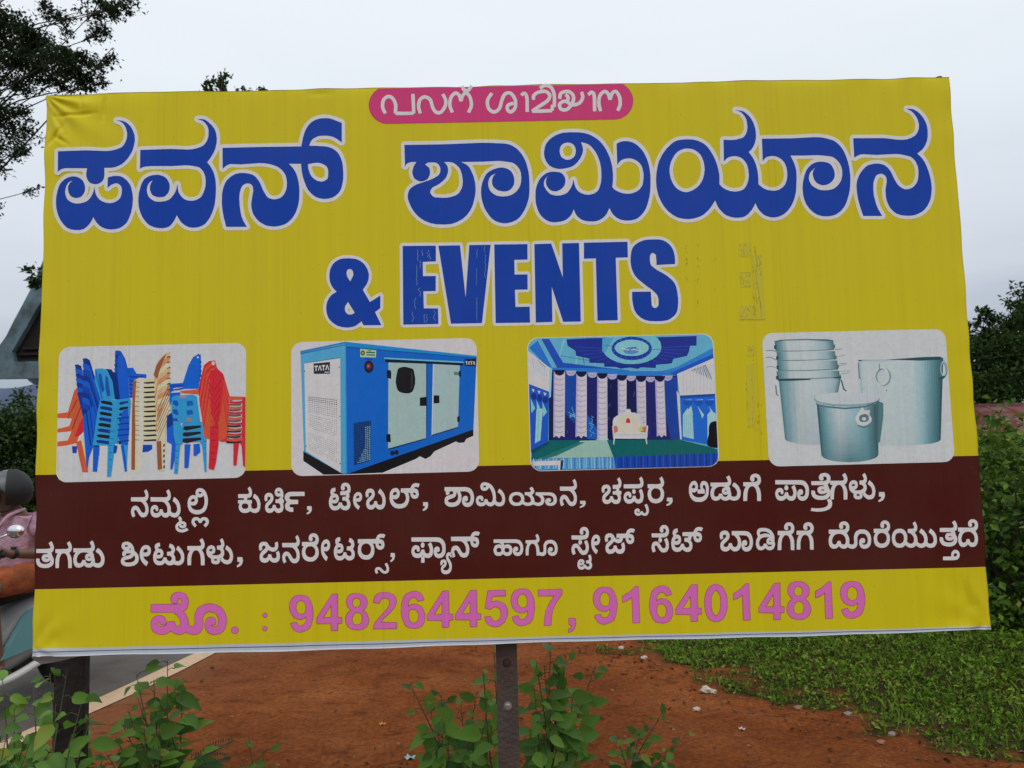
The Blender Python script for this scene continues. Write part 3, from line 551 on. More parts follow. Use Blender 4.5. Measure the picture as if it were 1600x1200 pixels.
# ---- print on the film: every shape is flat ink on the film, measured in millimetres from the board's lower centre
PRINT = '''
@letter_outline
C 239 239 239 0.5|2740,3484 -10,-4 -8,-9 -4,-11 2,-12 7,-9 28,-15 13,-14 15,-25 7,-22 2,-20 -3,-19 -8,-19 -9,-12 -32,-17 -17,-5 -23,-2 -37,2 -92,12 -206,3 -10,-2 -10,-8 -6,-13 0,-126 -3,-8 -22,58 -13,24 -17,23 -23,23 -18,12 -27,12 -21,6 -47,10 -44,3 -162,-6 -177,2 -22,-1 -12,-3 -2,42 -5,29 -13,41 -16,30 -23,28 -25,21 -26,10 -28,5 -17,1 -11,-5 -9,-10 -2,-14 2,-8 6,-8 37,-15 7,-7 10,-16 7,-18 4,-32 -1,-20 -4,-17 -12,-21 -14,-8 -31,-7 -25,-2 -57,3 -9,-3 -8,-7 -5,-14 -6,-156 -23,60 -19,35 -20,29 -20,20 -20,15 -29,15 -26,8 -47,6 -61,-2 -36,-9 -28,-17 -24,-20 -22,-22 -33,-44 -23,-45 -18,-56 -3,-2 -16,65 -12,33 -12,24 -17,26 -23,25 -24,19 -15,8 -30,11 -17,3 -25,0 -19,-3 -18,-5 -24,-13 -7,-8 -4,-10 -1,-80 -2,-9 -23,55 -31,50 -28,30 -40,29 -41,19 -50,11 -68,3 -43,-2 -21,-3 -43,-15 -34,-20 -29,-26 -20,-28 -10,-26 -5,-24 0,-43 4,-23 8,-21 14,-22 16,-20 -30,-16 -26,-22 -24,-31 -18,-37 -2,57 -6,47 -11,48 -15,40 -26,43 -24,27 -31,24 -34,16 -28,7 -85,6 -82,3 -255,-6 -258,2 -14,-8 -7,-14 1,-155 3,-7 7,-8 15,-5 13,4 13,18 4,1 -7,-37 2,-22 9,-25 16,-23 -25,-19 -15,-15 -7,-11 -8,-20 -4,-22 0,-28 14,-44 17,-37 24,-35 29,-30 34,-23 31,-15 43,-13 43,-6 54,0 36,6 36,12 38,22 22,18 13,13 23,33 17,33 16,47 2,-2 13,-46 15,-35 14,-24 22,-29 17,-17 18,-12 21,-10 29,-8 33,-2 29,4 33,11 34,21 25,27 22,34 16,32 15,40 2,-3 4,-31 8,-28 11,-26 11,-18 19,-23 15,-13 23,-15 22,-8 16,-3 34,-1 43,7 18,6 15,9 35,30 28,-26 29,-16 40,-9 51,0 27,8 23,11 21,16 21,21 31,-29 32,-18 34,-8 46,0 31,7 21,8 22,16 29,31 17,26 10,19 14,44 14,55 2,-2 13,-44 13,-30 25,-41 22,-26 27,-24 34,-21 25,-10 31,-6 33,-2 26,2 28,5 31,10 21,10 22,16 22,19 28,31 23,-32 28,-29 25,-14 34,-12 17,-3 41,-1 23,4 16,5 30,20 34,36 31,-34 18,-14 15,-8 20,-7 20,-4 28,-1 16,2 28,8 22,11 18,13 20,19 27,33 12,21 27,67 11,-47 12,-29 21,-34 28,-30 28,-19 29,-10 24,-4 36,-1 20,2 22,5 24,9 22,15 27,25 20,26 11,20 28,78 2,-2 6,-49 11,-54 17,-61 7,-10 5,-4 10,-3 127,-3 9,3 9,6 6,11 0,9 -2,7 -25,52 -9,28 -10,55 -2,41 5,35 8,25 8,13 12,4 13,-6 2,-13 -1,-18 -11,-46 -2,-28 1,-32 5,-25 9,-30 18,-33 31,-32 19,-12 19,-8 48,-8 29,-1 23,2 34,9 29,14 23,16 27,28 22,36 13,32 9,39 4,43 -3,58 -12,64 -22,61 -10,18 -19,28 22,23 13,18 10,16 14,33 7,34 2,29 -3,41 -6,26 -9,26 -15,28 -22,27 -20,19 -16,11 -21,8|-1203,3500 -37,-6 -32,-12 -23,-15 -20,-19 -15,-21 -16,-31 -12,-38 -10,-48 -4,-3 -373,2 -111,-1 -19,-1 -13,-4 1,54 -2,22 -10,34 -16,29 -29,33 -34,25 -28,10 -26,0 -15,-3 -9,-7 -5,-12 1,-11 10,-13 32,-13 16,-14 9,-18 5,-26 -1,-21 -6,-22 -14,-23 -13,-10 -32,-10 -42,-6 -32,0 -60,6 -80,1 -145,-3 -12,-2 -12,-7 6,48 -2,32 -12,45 -20,36 -27,28 -28,17 -17,6 -17,3 -19,0 -11,-2 -8,-5 -6,-8 -2,-10 3,-11 10,-11 24,-7 16,-13 11,-19 6,-23 0,-25 -4,-20 -11,-24 -13,-13 -34,-11 -40,-7 -34,-1 -76,8 -51,1 -155,-3 -22,-3 -11,-10 -3,-8 -1,-26 2,-118 3,-11 7,-8 10,-5 9,-1 9,5 17,15 24,5 104,-3 4,-2 1,-3 0,-17 -2,-2 -22,11 -24,6 -30,-1 -28,-7 -15,-7 -18,-13 -20,-21 -10,-14 -9,-22 -8,-30 -5,-22 -4,-34 3,-59 6,-31 11,-36 18,-36 27,-37 12,-12 15,-11 33,-14 27,-5 28,-1 33,6 15,7 12,9 14,13 20,23 34,-31 26,-15 35,-9 43,-3 23,4 28,11 25,16 19,20 19,33 22,68 19,-48 23,-37 30,-32 13,-10 20,-10 25,-8 22,-4 39,-1 16,2 18,6 16,9 16,16 17,23 27,-27 21,-16 35,-12 35,-4 31,5 26,10 17,10 20,19 18,25 19,35 21,65 3,-6 7,-56 11,-48 11,-41 8,-10 15,-6 136,-2 8,2 8,7 4,10 0,7 -27,55 -7,18 -12,72 -3,52 4,30 8,26 8,11 13,4 10,-5 3,-19 -13,-80 0,-29 3,-18 5,-21 8,-24 12,-21 16,-21 20,-20 23,-16 23,-11 21,-7 25,-4 28,-1 33,4 30,8 27,14 25,22 23,29 17,31 14,39 9,38 3,32 0,55 2,5 24,-37 12,-13 22,-20 15,-10 17,-7 18,-6 24,-4 25,0 18,2 27,8 16,8 20,15 15,15 12,17 11,25 8,27 6,35 0,71 -2,27 -5,30 -12,34 -10,23 -14,20 -18,18 -18,12 -24,12 -31,8 -77,8 5,6 22,10 26,3 24,0 23,-4 20,-8 49,-35 12,-1 11,4 7,9 3,10 0,141 -5,8 -8,9 -46,21 -44,14 -24,3|1718,3231 2,-6 -3,-117 -17,42 -15,27 18,24|428,3248 15,-1 12,-6 5,-8 4,-17 -2,-14 -7,-15 -8,-5 -14,-5 -11,2 -11,7 -6,11 -3,15 2,15 6,11 7,6|561,3234 3,-1 8,-7 17,-20 15,-26 9,-21 13,-47 4,-65 -4,-47 -8,-29 -9,-16 -9,-9 -14,-7 -27,-5 -24,5 -12,6 -13,10 -7,9 -9,21 -8,39 -10,11 -13,3 -12,-5 -8,-9 -7,-20 -5,34 -15,29 2,3 33,8 28,12 15,10 21,21 21,27 12,24 10,29|-2443,3278 2,-9 1,-121 5,-12 11,-8 8,-2 7,2 20,12 50,4 134,-4 72,4 38,-1 47,-9 16,-7 12,-13 8,-14 7,-37 0,-24 -4,-25 -8,-23 -11,-23 -8,-7 -11,-6 -21,-5 -24,2 -21,9 -12,11 -13,22 -4,19 -3,29 -8,14 -13,7 -13,-2 -9,-8 -7,-16 -12,36 -18,26 -25,19 -31,12 -35,3 -23,-3 -32,-10 -23,-14 -12,-12 -15,-22 -22,-62 -14,37 -12,22 -23,27 -23,19 -24,10 -25,5 -27,1 -35,-6 -2,7 2,5 35,2 25,6 30,14 26,18 24,25 15,19 14,25|-1898,3266 2,-3 2,-38 0,-87 4,-10 6,-8 11,-5 11,1 35,27 22,4 58,-4 101,6 40,0 43,-8 33,-11 18,-9 14,-11 15,-17 10,-22 6,-38 -1,-21 -6,-24 -9,-19 -13,-13 -18,-7 -11,-1 -14,1 -16,8 -9,10 -13,23 -28,67 -27,36 -13,12 -18,11 -31,11 -23,4 -41,1 -16,-2 -28,-8 -19,-11 -17,-13 -21,-21 -16,-25 -11,-30 -3,-3 -4,44 -12,49 -12,34 -24,40 22,36|1229,3190 22,-1 19,-6 18,-11 15,-14 9,-17 9,-31 3,-27 -1,-23 -5,-27 -7,-23 -11,-19 -12,-16 -17,-16 -16,-9 -24,-10 -17,-2 -16,4 -19,11 -11,9 -11,14 -10,20 -7,22 -4,28 -1,25 10,43 12,24 12,18 9,11 14,11 19,8|2614,3122 48,-1 52,-12 23,-9 13,-14 10,-21 5,-20 2,-30 -3,-22 -9,-33 -14,-18 -13,-10 -14,-5 -16,-2 -11,4 -15,12 -15,20 -16,34 -13,35 -21,34 -18,18 -15,11 -22,10 -17,3 -30,2 -24,-2 -27,-7 -23,-10 -13,-9 -26,-26 -21,-30 -16,-30 -2,-3 -1,2 -2,53 -9,66 10,-7 12,-2 10,2 26,15 13,4 13,2 97,-8|2073,3125 15,-2 -31,-17 -27,-24 -20,-28 -20,-44 -5,60 -13,54 4,1|1802,3126 9,0 21,-5 15,-8 14,-14 7,-12 6,-15 5,-46 -1,-17 -4,-21 -15,-29 -11,-11 -15,-7 -26,-7 -18,2 -23,6 -22,12 -15,13 0,71 -11,67 0,2 12,-14 15,-2 13,6 19,23 9,4|1539,3129 18,0 14,-2 22,-13 9,-10 9,-16 7,-32 0,-48 -5,-23 -8,-18 -8,-14 -7,-7 -13,-6 -19,-5 -19,0 -32,7 -24,14 -12,10 -4,7 2,45 -1,23 -12,71 12,-13 15,-3 11,5 23,21|830,3130 14,0 20,-5 14,-7 15,-12 7,-11 6,-15 6,-41 -6,-54 -10,-20 -10,-11 -17,-10 -14,-5 -21,-4 -22,1 -28,7 -26,13 -10,11 5,41 2,51 -1,27 21,6 18,21 10,9 10,4|2220,3099 6,-3 9,-11 11,-23 4,-31 -2,-21 -1,27 -6,22 -6,17|-76,3130 19,-1 -39,-17 -27,-19 -21,-25 -9,-17 -13,-30 -3,-3 -16,57 -10,26 -12,23 0,3 4,2 61,-1|-475,3130 20,-4 6,-8 3,-11 -4,-21 -6,-6 -9,-6 -3,3 0,22 -8,27|-349,3126 12,-5 15,-14 12,-18 7,-21 5,-53 -5,-28 -10,-21 -9,-12 -7,-5 -33,-11 -40,-5 -37,2 -19,4 -7,6 -3,6 6,11 37,19 26,20 24,23 12,18 8,17 7,24|47,3118 13,-5 18,-19 11,-22 2,-17 -17,34|-1257,3143 30,-2 19,-9 11,-8 4,-19 0,-25 -5,-12 -15,-5 -13,1 -20,9 -15,15 -11,21 -7,28 4,4|-2656,3047 4,-1 1,-22 3,-9 7,-9 11,-5 14,3 19,18 15,7 10,2 7,-4 6,-8 2,-20 -3,-19 -8,-16 -10,-8 -12,-7 -20,-4 -18,2 -13,3 -24,15 -9,10 -10,19 -7,32 2,4 18,6|-2753,3037 9,-2 3,-4 -4,-25 -12,-27 -10,-11 -4,-3 11,20 4,15|970,2617 -37,-2 -35,-8 -36,-19 -30,-24 -5,30 -6,7 -12,4 -286,0 -10,-2 -9,-6 -18,7 -110,-1 -13,-6 -6,-12 -2,-84 -2,-8 -30,93 -4,9 -5,4 -11,4 -26,1 -83,-1 -12,-4 -8,-8 -3,-11 -3,-399 -2,-7 -9,6 -9,3 -69,1 -4,1 -1,7 0,64 13,2 55,1 9,6 6,11 2,101 -4,13 -5,6 -9,3 -62,1 -3,2 -2,5 0,46 2,4 68,2 12,5 5,9 2,9 2,100 -3,11 -9,8 -10,3 -216,2 -16,-4 -11,3 -27,0 -118,0 -9,-6 -6,-12 -11,-106 -2,2 -1,10 -7,88 -6,15 -10,8 -50,2 -96,0 -10,-2 -11,2 -69,2 -146,2 -8,-1 -10,-7 -5,-12 -2,-466 2,-66 7,-11 14,-4 225,-1 12,3 6,6 4,10 0,21 0,82 -4,13 -6,5 -9,4 -71,2 -3,1 -2,4 1,67 4,2 57,0 12,5 5,7 2,10 2,95 -4,14 -11,8 -67,3 -2,16 1,36 2,3 12,1 52,0 12,4 4,-5 55,-396 6,-13 8,-6 21,-3 187,-1 9,2 8,7 6,13 45,344 4,19 2,-23 -3,-341 3,-11 7,-7 12,-4 223,-2 12,3 10,9 9,-9 10,-3 97,0 15,2 10,5 6,13 1,81 2,8 3,-6 26,-88 8,-11 12,-4 73,-2 48,2 10,7 5,14 3,354 1,42 3,3 21,-2 41,1 3,-3 -4,-390 3,-13 7,-7 11,-4 137,1 12,8 5,14 2,391 3,5 37,0 15,0 3,-2 2,-31 7,-35 8,-24 13,-25 17,-22 57,-51 -4,-2 -79,0 -12,-5 -6,-8 -3,-43 4,-48 10,-44 15,-29 20,-23 20,-16 25,-13 18,-5 43,-6 40,-1 30,2 29,6 27,12 23,17 13,13 14,22 8,27 6,47 -1,51 -11,61 -10,24 -7,13 -22,24 -19,18 -20,14 -38,22 -3,4 13,2 87,3 12,4 6,6 3,10 2,36 -2,21 -7,37 -12,29 -12,17 -25,24 -27,16 -18,6 -26,4|-1052,2536 -24,-1 -19,-4 -35,-16 -17,-13 -11,-13 -11,-18 -9,-19 -8,-38 0,-28 3,-18 10,-35 21,-36 -23,-21 -12,-17 -12,-23 -6,-22 -3,-18 0,-26 5,-28 8,-22 20,-32 24,-23 29,-18 35,-11 19,-3 27,-1 19,2 31,9 26,14 11,-8 10,-3 113,-3 10,2 9,9 3,12 -32,77 1,3 21,15 6,13 2,83 -2,10 -9,10 -8,3 -6,0 -57,-32 -29,49 1,4 25,41 9,34 0,36 -10,35 -11,21 -10,14 -18,18 -19,14 -17,8 -21,7 -32,6|-1032,2416 3,0 1,-3 -1,-8 -4,5|974,2210 2,0 3,-5 2,-17 -1,-25 -4,-6 -2,2 -1,6|-1045,2179 4,-1 10,-16 0,-3 -6,0 -6,6 -2,6
@title_lettering
C 13 71 184 0.5|-2961,3282 186,3 129,-8 31,2 31,6 25,8 15,7 7,5 12,14 12,26 5,17 2,16 0,17 -3,18 -9,28 -10,17 -7,8 -13,10 -9,5 -25,5 24,0 22,-3 16,-8 15,-10 19,-19 11,-17 8,-18 9,-25 4,-33 -1,-17 -5,-25 -7,-28 -8,-19 -21,-36 -13,-16 -14,-14 -18,-14 -20,-10 -21,-8 -23,-4 -48,1 2,-37 -1,-21 -2,-13 -5,-12 -8,-11 -11,-8 -15,-7 -16,-2 -22,4 -15,7 -9,9 -10,18 -6,22 0,22 5,28 -142,4 -17,-3 -13,-4 -11,-8 -10,-10|-2716,3038 3,-26 6,-23 11,-23 15,-19 14,-10 26,-11 24,-5 24,2 15,5 14,8 12,10 9,12 5,14 3,14 1,21 -1,14 -5,13 -7,9 -13,10 -9,3 -14,-2 -19,-7 -13,-8 -14,-15 1,73 39,9 32,-1 16,-4 16,-8 23,-20 19,-25 9,-22 11,-45 3,-33 -3,-49 -7,-41 -16,-47 -11,-21 -7,-9 -14,-13 -16,-11 -17,-8 -29,-5 -20,-1 -19,2 -17,4 -18,7 -21,13 -22,24 -12,18 -9,19 -10,-23 -13,-21 -17,-20 -21,-16 -27,-6 -28,0 -29,5 -26,12 -9,7 -16,17 -20,30 -15,31 -13,46 -4,37 1,44 9,47 6,20 8,19 11,14 19,17 24,13 22,5 21,0 17,-5 19,-10 16,-15 8,-15 6,-16 2,-15 0,-21 -4,-13 -6,-12 -9,-12 -12,-8 -20,-5 -11,0 -11,3 -11,5 -10,7 -10,15 -5,12 -3,17 -1,11 3,15 10,20 20,14 -20,-5 -12,-10 -10,-18 -6,-20 -3,-21 3,-20 7,-22 8,-12 10,-10 19,-11 15,-5 15,-3 24,1 17,3 24,9 13,10 16,20 12,24 5,18|-2417,3280 198,3 119,-7 29,2 28,6 22,7 15,7 12,9 10,13 9,15 5,15 4,17 1,34 -3,17 -5,17 -12,18 -15,15 -10,7 -30,10 29,0 21,-5 20,-14 27,-27 18,-26 10,-27 5,-36 -1,-29 -8,-39 -11,-29 -20,-35 -23,-32 19,-24 15,-26 9,-21 7,-23 5,-22 3,-30 2,-30 -2,-58 -6,-54 -7,-28 -9,-27 -11,-26 -12,-21 -22,-28 -18,-12 -32,-11 -32,-2 -28,5 -25,13 -21,18 -15,20 -17,31 -15,-34 -18,-26 -17,-16 -19,-7 -22,-3 -22,1 -33,6 -30,14 -10,7 -17,17 -22,30 -14,32 -7,22 -6,24 -3,36 1,25 3,33 11,42 7,21 10,18 6,8 13,10 15,8 25,8 28,2 18,-2 24,-8 14,-8 12,-12 10,-16 7,-18 2,-17 -1,-17 -4,-16 -6,-13 -14,-16 -10,-7 -13,-3 -27,0 -25,7 -11,6 -11,15 -8,23 -1,24 6,20 13,20 -17,-9 -11,-13 -7,-16 -4,-26 4,-24 5,-15 8,-13 18,-16 21,-11 16,-3 24,0 27,3 25,10 13,11 17,22 10,17 7,21 7,34 3,-34 5,-22 13,-23 17,-19 15,-10 10,-4 21,-4 20,0 25,6 22,13 7,7 10,17 11,29 5,21 2,22 0,22 -3,28 -6,17 -7,15 -9,12 -10,11 -12,8 -37,9 -25,4 -25,2 -101,-4 -80,3 -53,0 -46,-5 -10,-4 -11,-9|-1872,3283 254,1 270,-2 11,59 13,44 10,20 12,20 23,24 26,15 20,6 19,4 38,0 17,-2 24,-8 58,-25 -1,-135 -32,25 -20,12 -13,5 -32,7 -41,0 -16,-2 -14,-5 -25,-13 -13,-17 -12,-30 60,-3 45,-4 21,-4 19,-7 17,-8 15,-12 14,-14 12,-19 9,-21 7,-23 5,-28 3,-54 -1,-38 -4,-24 -8,-34 -10,-22 -12,-16 -24,-20 -18,-9 -27,-6 -29,-1 -28,6 -19,7 -16,10 -20,18 -19,24 -11,22 -13,35 -11,36 -7,38 -4,48 -82,2 31,-33 17,-31 9,-25 9,-40 5,-55 -2,-59 -4,-29 -7,-28 -8,-25 -12,-24 -13,-20 -15,-17 -26,-21 -20,-9 -33,-8 -32,-2 -32,4 -20,6 -28,16 -17,13 -14,15 -18,25 -8,18 -7,29 -3,20 1,19 5,38 8,41 -4,31 -5,10 -8,7 -12,4 -11,2 -10,-2 -14,-7 -9,-8 -4,-6 -6,-15 -7,-24 -3,-38 3,-53 6,-41 6,-29 12,-31 23,-42 -135,3 -17,66 -8,46 -5,49 1,66 7,35 12,34 12,20 24,23 28,17 11,4 24,4 24,0 22,-3 19,-4 19,-7 8,-5 14,-12 22,-30 10,-21 13,-34 24,-44 6,-7 14,-10 24,-7 17,0 20,4 19,10 12,11 9,14 10,24 4,19 1,29 -3,30 -5,19 -9,18 -12,16 -15,15 -17,12 -21,10 -33,10 -31,6 -32,3 -129,-7 -60,4 -14,-1 -13,-5 -17,-12 -15,-14|-1304,3160 34,6 32,2 15,-3 15,-5 23,-14 8,-10 3,-6 5,-21 -1,-36 -4,-14 -3,-5 -14,-10 -12,-5 -13,-1 -13,2 -14,4 -19,12 -18,18 -11,20 -11,35|-660,3278 265,-1 247,5 61,-2 94,-6 22,-3 20,-7 19,-10 18,-13 17,-16 15,-19 13,-21 12,-23 10,-28 13,-59 3,-33 1,-33 -1,-50 -2,-33 -5,-32 -8,-28 -10,-28 -13,-25 -14,-23 -16,-21 -19,-17 -12,-7 -27,-11 -28,-6 -26,0 -25,5 -23,9 -11,6 -18,15 -15,19 -20,31 -12,25 -8,25 -9,37 -3,38 2,34 7,33 17,41 11,19 7,7 15,12 26,13 29,9 22,3 22,-2 23,-8 20,-13 11,-15 10,-26 3,-26 -3,-25 -7,-15 -10,-14 -12,-11 -13,-6 -14,-3 -20,0 -23,5 -15,6 -15,12 -12,16 -4,11 -2,16 1,16 7,20 8,11 14,12 -20,-8 -12,-6 -10,-11 -8,-14 -6,-25 0,-16 6,-26 7,-14 11,-12 20,-15 19,-8 31,-5 31,2 20,5 19,8 23,17 18,23 9,19 6,21 3,33 -3,34 -7,21 -15,23 -13,13 -16,10 -10,4 -66,11 -26,1 -102,-3 -144,1 25,-12 16,-10 13,-14 6,-10 10,-20 13,-34 9,-41 3,-42 -2,-28 -4,-27 -13,-51 -9,-24 -12,-22 -22,-29 -28,-25 -36,-20 -39,-13 -45,-3 -56,3 -40,9 -38,17 -24,16 -21,18 -19,22 -22,36 -15,36 -7,23 -1,24 5,21 6,14 8,11 12,10 20,12 18,8 82,26 20,9 30,17 11,11 6,13 3,21 -2,13 -9,20 -9,9 -5,3 -12,3 -30,2 -11,-1 -10,-3 -14,-12 14,-10 12,-11 5,-13 1,-14 -2,-22 -11,-22 -5,-6 -11,-9 -21,-7 -21,1 -21,10 -12,10 -6,11 -6,20 -2,13 2,14 6,20 9,18 11,17 -30,1 -21,-5 -10,-5 -6,-4 -9,-17|-398,3155 34,0 21,-4 9,-4 15,-10 20,-20 10,-17 10,-34 5,-45 -4,-33 -6,-19 -14,-24 -12,-12 -15,-9 -28,-9 -30,-5 -32,0 -45,4 -14,6 -13,15 -6,12 0,6 4,13 8,12 7,6 42,21 27,22 16,17 6,10 10,26 2,21 -4,25 -8,14|455,3343 -54,-3 -32,-10 -21,-10 -19,-12 -16,-13 -14,-15 -12,-17 -6,-16 -7,-34 -1,-19 3,-20 9,-27 14,-22 12,-12 21,-12 23,-7 19,-3 31,2 30,6 19,6 18,9 23,20 19,25 14,27 6,20 2,19 -3,19 -9,29 26,-6 16,-6 15,-10 14,-13 24,-34 16,-33 11,-38 7,-46 0,-56 -4,-37 -9,-29 -7,-18 -10,-14 -21,-14 -16,-6 -16,-3 -16,0 -17,3 -14,5 -15,7 -12,10 -10,11 -7,12 -7,20 -7,37 -8,-31 -10,-22 -16,-24 -13,-13 -18,-9 -29,-7 -28,0 -18,4 -16,6 -12,10 -15,18 -10,18 -6,19 0,12 4,17 7,14 20,19 -11,-15 -5,-15 -1,-14 3,-20 8,-16 11,-13 17,-11 19,-4 14,1 20,8 12,8 12,12 9,13 4,14 2,21 -2,13 -5,13 -8,12 -10,9 -13,6 -23,4 -27,1 -20,-3 -18,-6 -24,-17 -15,-15 -12,-17 -9,-18 -8,-20 -8,-34 -2,-50 1,-25 4,-25 10,-34 9,-19 11,-17 13,-14 14,-12 15,-9 16,-7 19,-3 19,-1 39,5 27,9 13,9 13,11 15,18 16,35 6,-22 10,-20 11,-13 20,-16 15,-7 16,-5 24,-3 29,-1 19,3 18,6 17,9 16,12 19,23 18,37 11,-27 15,-23 22,-19 25,-13 27,-6 19,-1 20,1 29,6 18,8 9,6 18,17 16,19 14,22 6,14 10,27 12,43 5,30 5,46 2,69 -4,44 -5,31 -8,30 -10,26 -12,26 -15,23 -22,24 -16,13 -17,10 -24,8 -23,3 -21,-1 -18,-4 -24,-12 -1,-145 20,25 11,7 14,6 14,3 15,2 17,-1 16,-4 15,-7 14,-9 17,-17 9,-15 6,-17 6,-37 -1,-29 -7,-44 -7,-15 -16,-21 -21,-15 -28,-10 -20,-3 -19,0 -28,5 -24,9 -19,10 -13,11 -10,14 6,43 2,43 -2,42 -4,28 -10,42 -10,28 -18,39 -22,35 -18,20 -19,17 -33,21 -23,10 -23,7 -37,6|434,3273 -20,-4 -18,-10 -5,-6 -8,-14 -5,-24 3,-24 7,-16 5,-6 17,-12 20,-5 21,4 19,12 5,6 8,14 5,25 -4,24 -7,15 -4,5 -18,12|1238,3278 -38,-2 -24,-4 -12,-4 -12,-6 -23,-16 -32,-30 -29,-39 -23,-43 -11,-32 -11,-51 -5,-49 1,-50 8,-48 16,-45 21,-40 28,-35 30,-25 32,-18 35,-9 36,-3 37,4 37,11 11,5 22,13 28,25 23,27 25,39 15,-40 10,-18 14,-17 15,-16 17,-13 31,-12 22,-5 30,-1 29,4 18,8 18,14 23,25 15,22 12,25 13,-33 15,-23 22,-23 18,-11 27,-9 28,-2 30,5 28,12 9,6 19,15 16,18 15,20 13,24 11,26 13,45 4,33 6,61 1,27 -1,28 -5,29 -8,29 -20,45 93,-2 92,1 23,-2 61,-8 18,-6 24,-18 18,-25 9,-20 5,-23 0,-34 -8,-35 -10,-20 -19,-23 -16,-13 -17,-9 -29,-7 -29,-1 -19,2 -19,5 -23,12 -19,15 -9,13 -9,21 -2,21 5,21 9,18 19,18 25,16 -15,-12 -8,-10 -6,-18 -1,-14 4,-21 5,-13 7,-13 10,-10 14,-9 23,-7 23,2 23,9 18,14 10,12 8,15 4,20 -1,20 -4,17 -10,22 -9,12 -16,11 -30,8 -29,1 -20,-3 -18,-6 -18,-10 -23,-22 -13,-18 -14,-33 -13,-47 -5,-38 1,-46 5,-32 13,-36 20,-31 23,-24 27,-18 31,-10 22,-2 22,0 33,5 21,8 28,19 23,25 8,11 13,24 20,55 8,32 5,34 3,30 1,42 -4,55 -5,28 -11,41 -9,26 -12,25 -13,20 -15,17 -16,15 -17,11 -48,15 -36,7 -38,2 -154,-5 -204,1 -3,-156 9,13 11,11 7,4 15,5 16,3 16,-1 16,-3 16,-6 21,-14 11,-13 10,-15 9,-28 4,-30 -1,-29 -5,-29 -14,-32 -17,-19 -23,-14 -24,-7 -25,0 -32,6 -16,7 -15,9 -27,25 2,31 -1,34 -2,28 -7,38 -10,32 -9,20 -26,40 21,20 13,18 11,25 7,25 3,26 0,26 -4,30 -8,30 -9,20 -11,20 -12,15 -19,18 -14,10 -18,6 -39,5 22,-6 18,-9 15,-16 12,-18 7,-18 4,-28 1,-26 -4,-25 -9,-22 -8,-13 -10,-10 -11,-5 -39,-10 -17,-2 -34,0 -34,3 -5,-150 22,21 13,7 16,5 17,2 15,-1 21,-5 12,-6 14,-11 11,-13 14,-24 7,-34 1,-42 -4,-29 -6,-19 -9,-20 -12,-17 -7,-7 -16,-9 -18,-5 -27,-3 -32,5 -29,11 -23,16 -18,22 2,31 1,31 -5,38 -8,37 -12,38 -11,25 -19,35 -15,22 -8,9 -18,16 -18,11 -19,9 -31,9|1235,3215 -20,-2 -29,-11 -18,-12 -17,-18 -20,-32 -10,-23 -7,-26 -3,-25 1,-22 5,-34 12,-32 11,-20 14,-17 18,-13 20,-10 21,-5 20,2 29,11 28,18 17,16 14,19 12,23 8,25 7,37 -1,33 -3,22 -11,34 -11,20 -19,19 -21,13 -20,7|2363,3262 197,-3 33,-3 67,-10 33,-2 32,2 31,10 29,16 15,18 8,16 6,16 2,17 0,17 -7,31 -6,15 -11,18 -13,16 -10,9 -28,15 24,0 21,-5 23,-13 20,-19 19,-26 10,-20 8,-21 5,-24 2,-24 -3,-46 -8,-33 -18,-34 -18,-22 -35,-26 19,-21 17,-21 11,-22 9,-22 11,-37 9,-42 4,-39 1,-33 -6,-47 -10,-38 -11,-21 -12,-21 -23,-26 -18,-13 -31,-15 -20,-6 -22,-3 -33,0 -33,5 -21,7 -10,4 -16,12 -20,22 -10,17 -8,19 -8,31 -2,21 0,34 2,19 10,41 1,22 -2,14 -6,10 -10,8 -12,6 -10,0 -11,-2 -14,-7 -5,-4 -7,-12 -9,-21 -5,-17 -4,-47 2,-44 11,-56 11,-32 24,-48 -127,3 -15,55 -12,56 -5,46 -1,50 7,36 14,34 13,20 13,17 22,22 18,11 11,4 34,7 21,0 18,-2 25,-8 21,-17 17,-22 9,-18 15,-40 13,-27 10,-16 12,-13 13,-9 13,-7 14,-3 21,2 21,8 14,10 17,19 10,20 6,22 4,35 0,22 -3,23 -7,19 -8,17 -11,14 -14,12 -9,4 -39,11 -30,6 -31,2 -126,-4 -84,7 -20,-1 -19,-6 -27,-16
@events_lettering
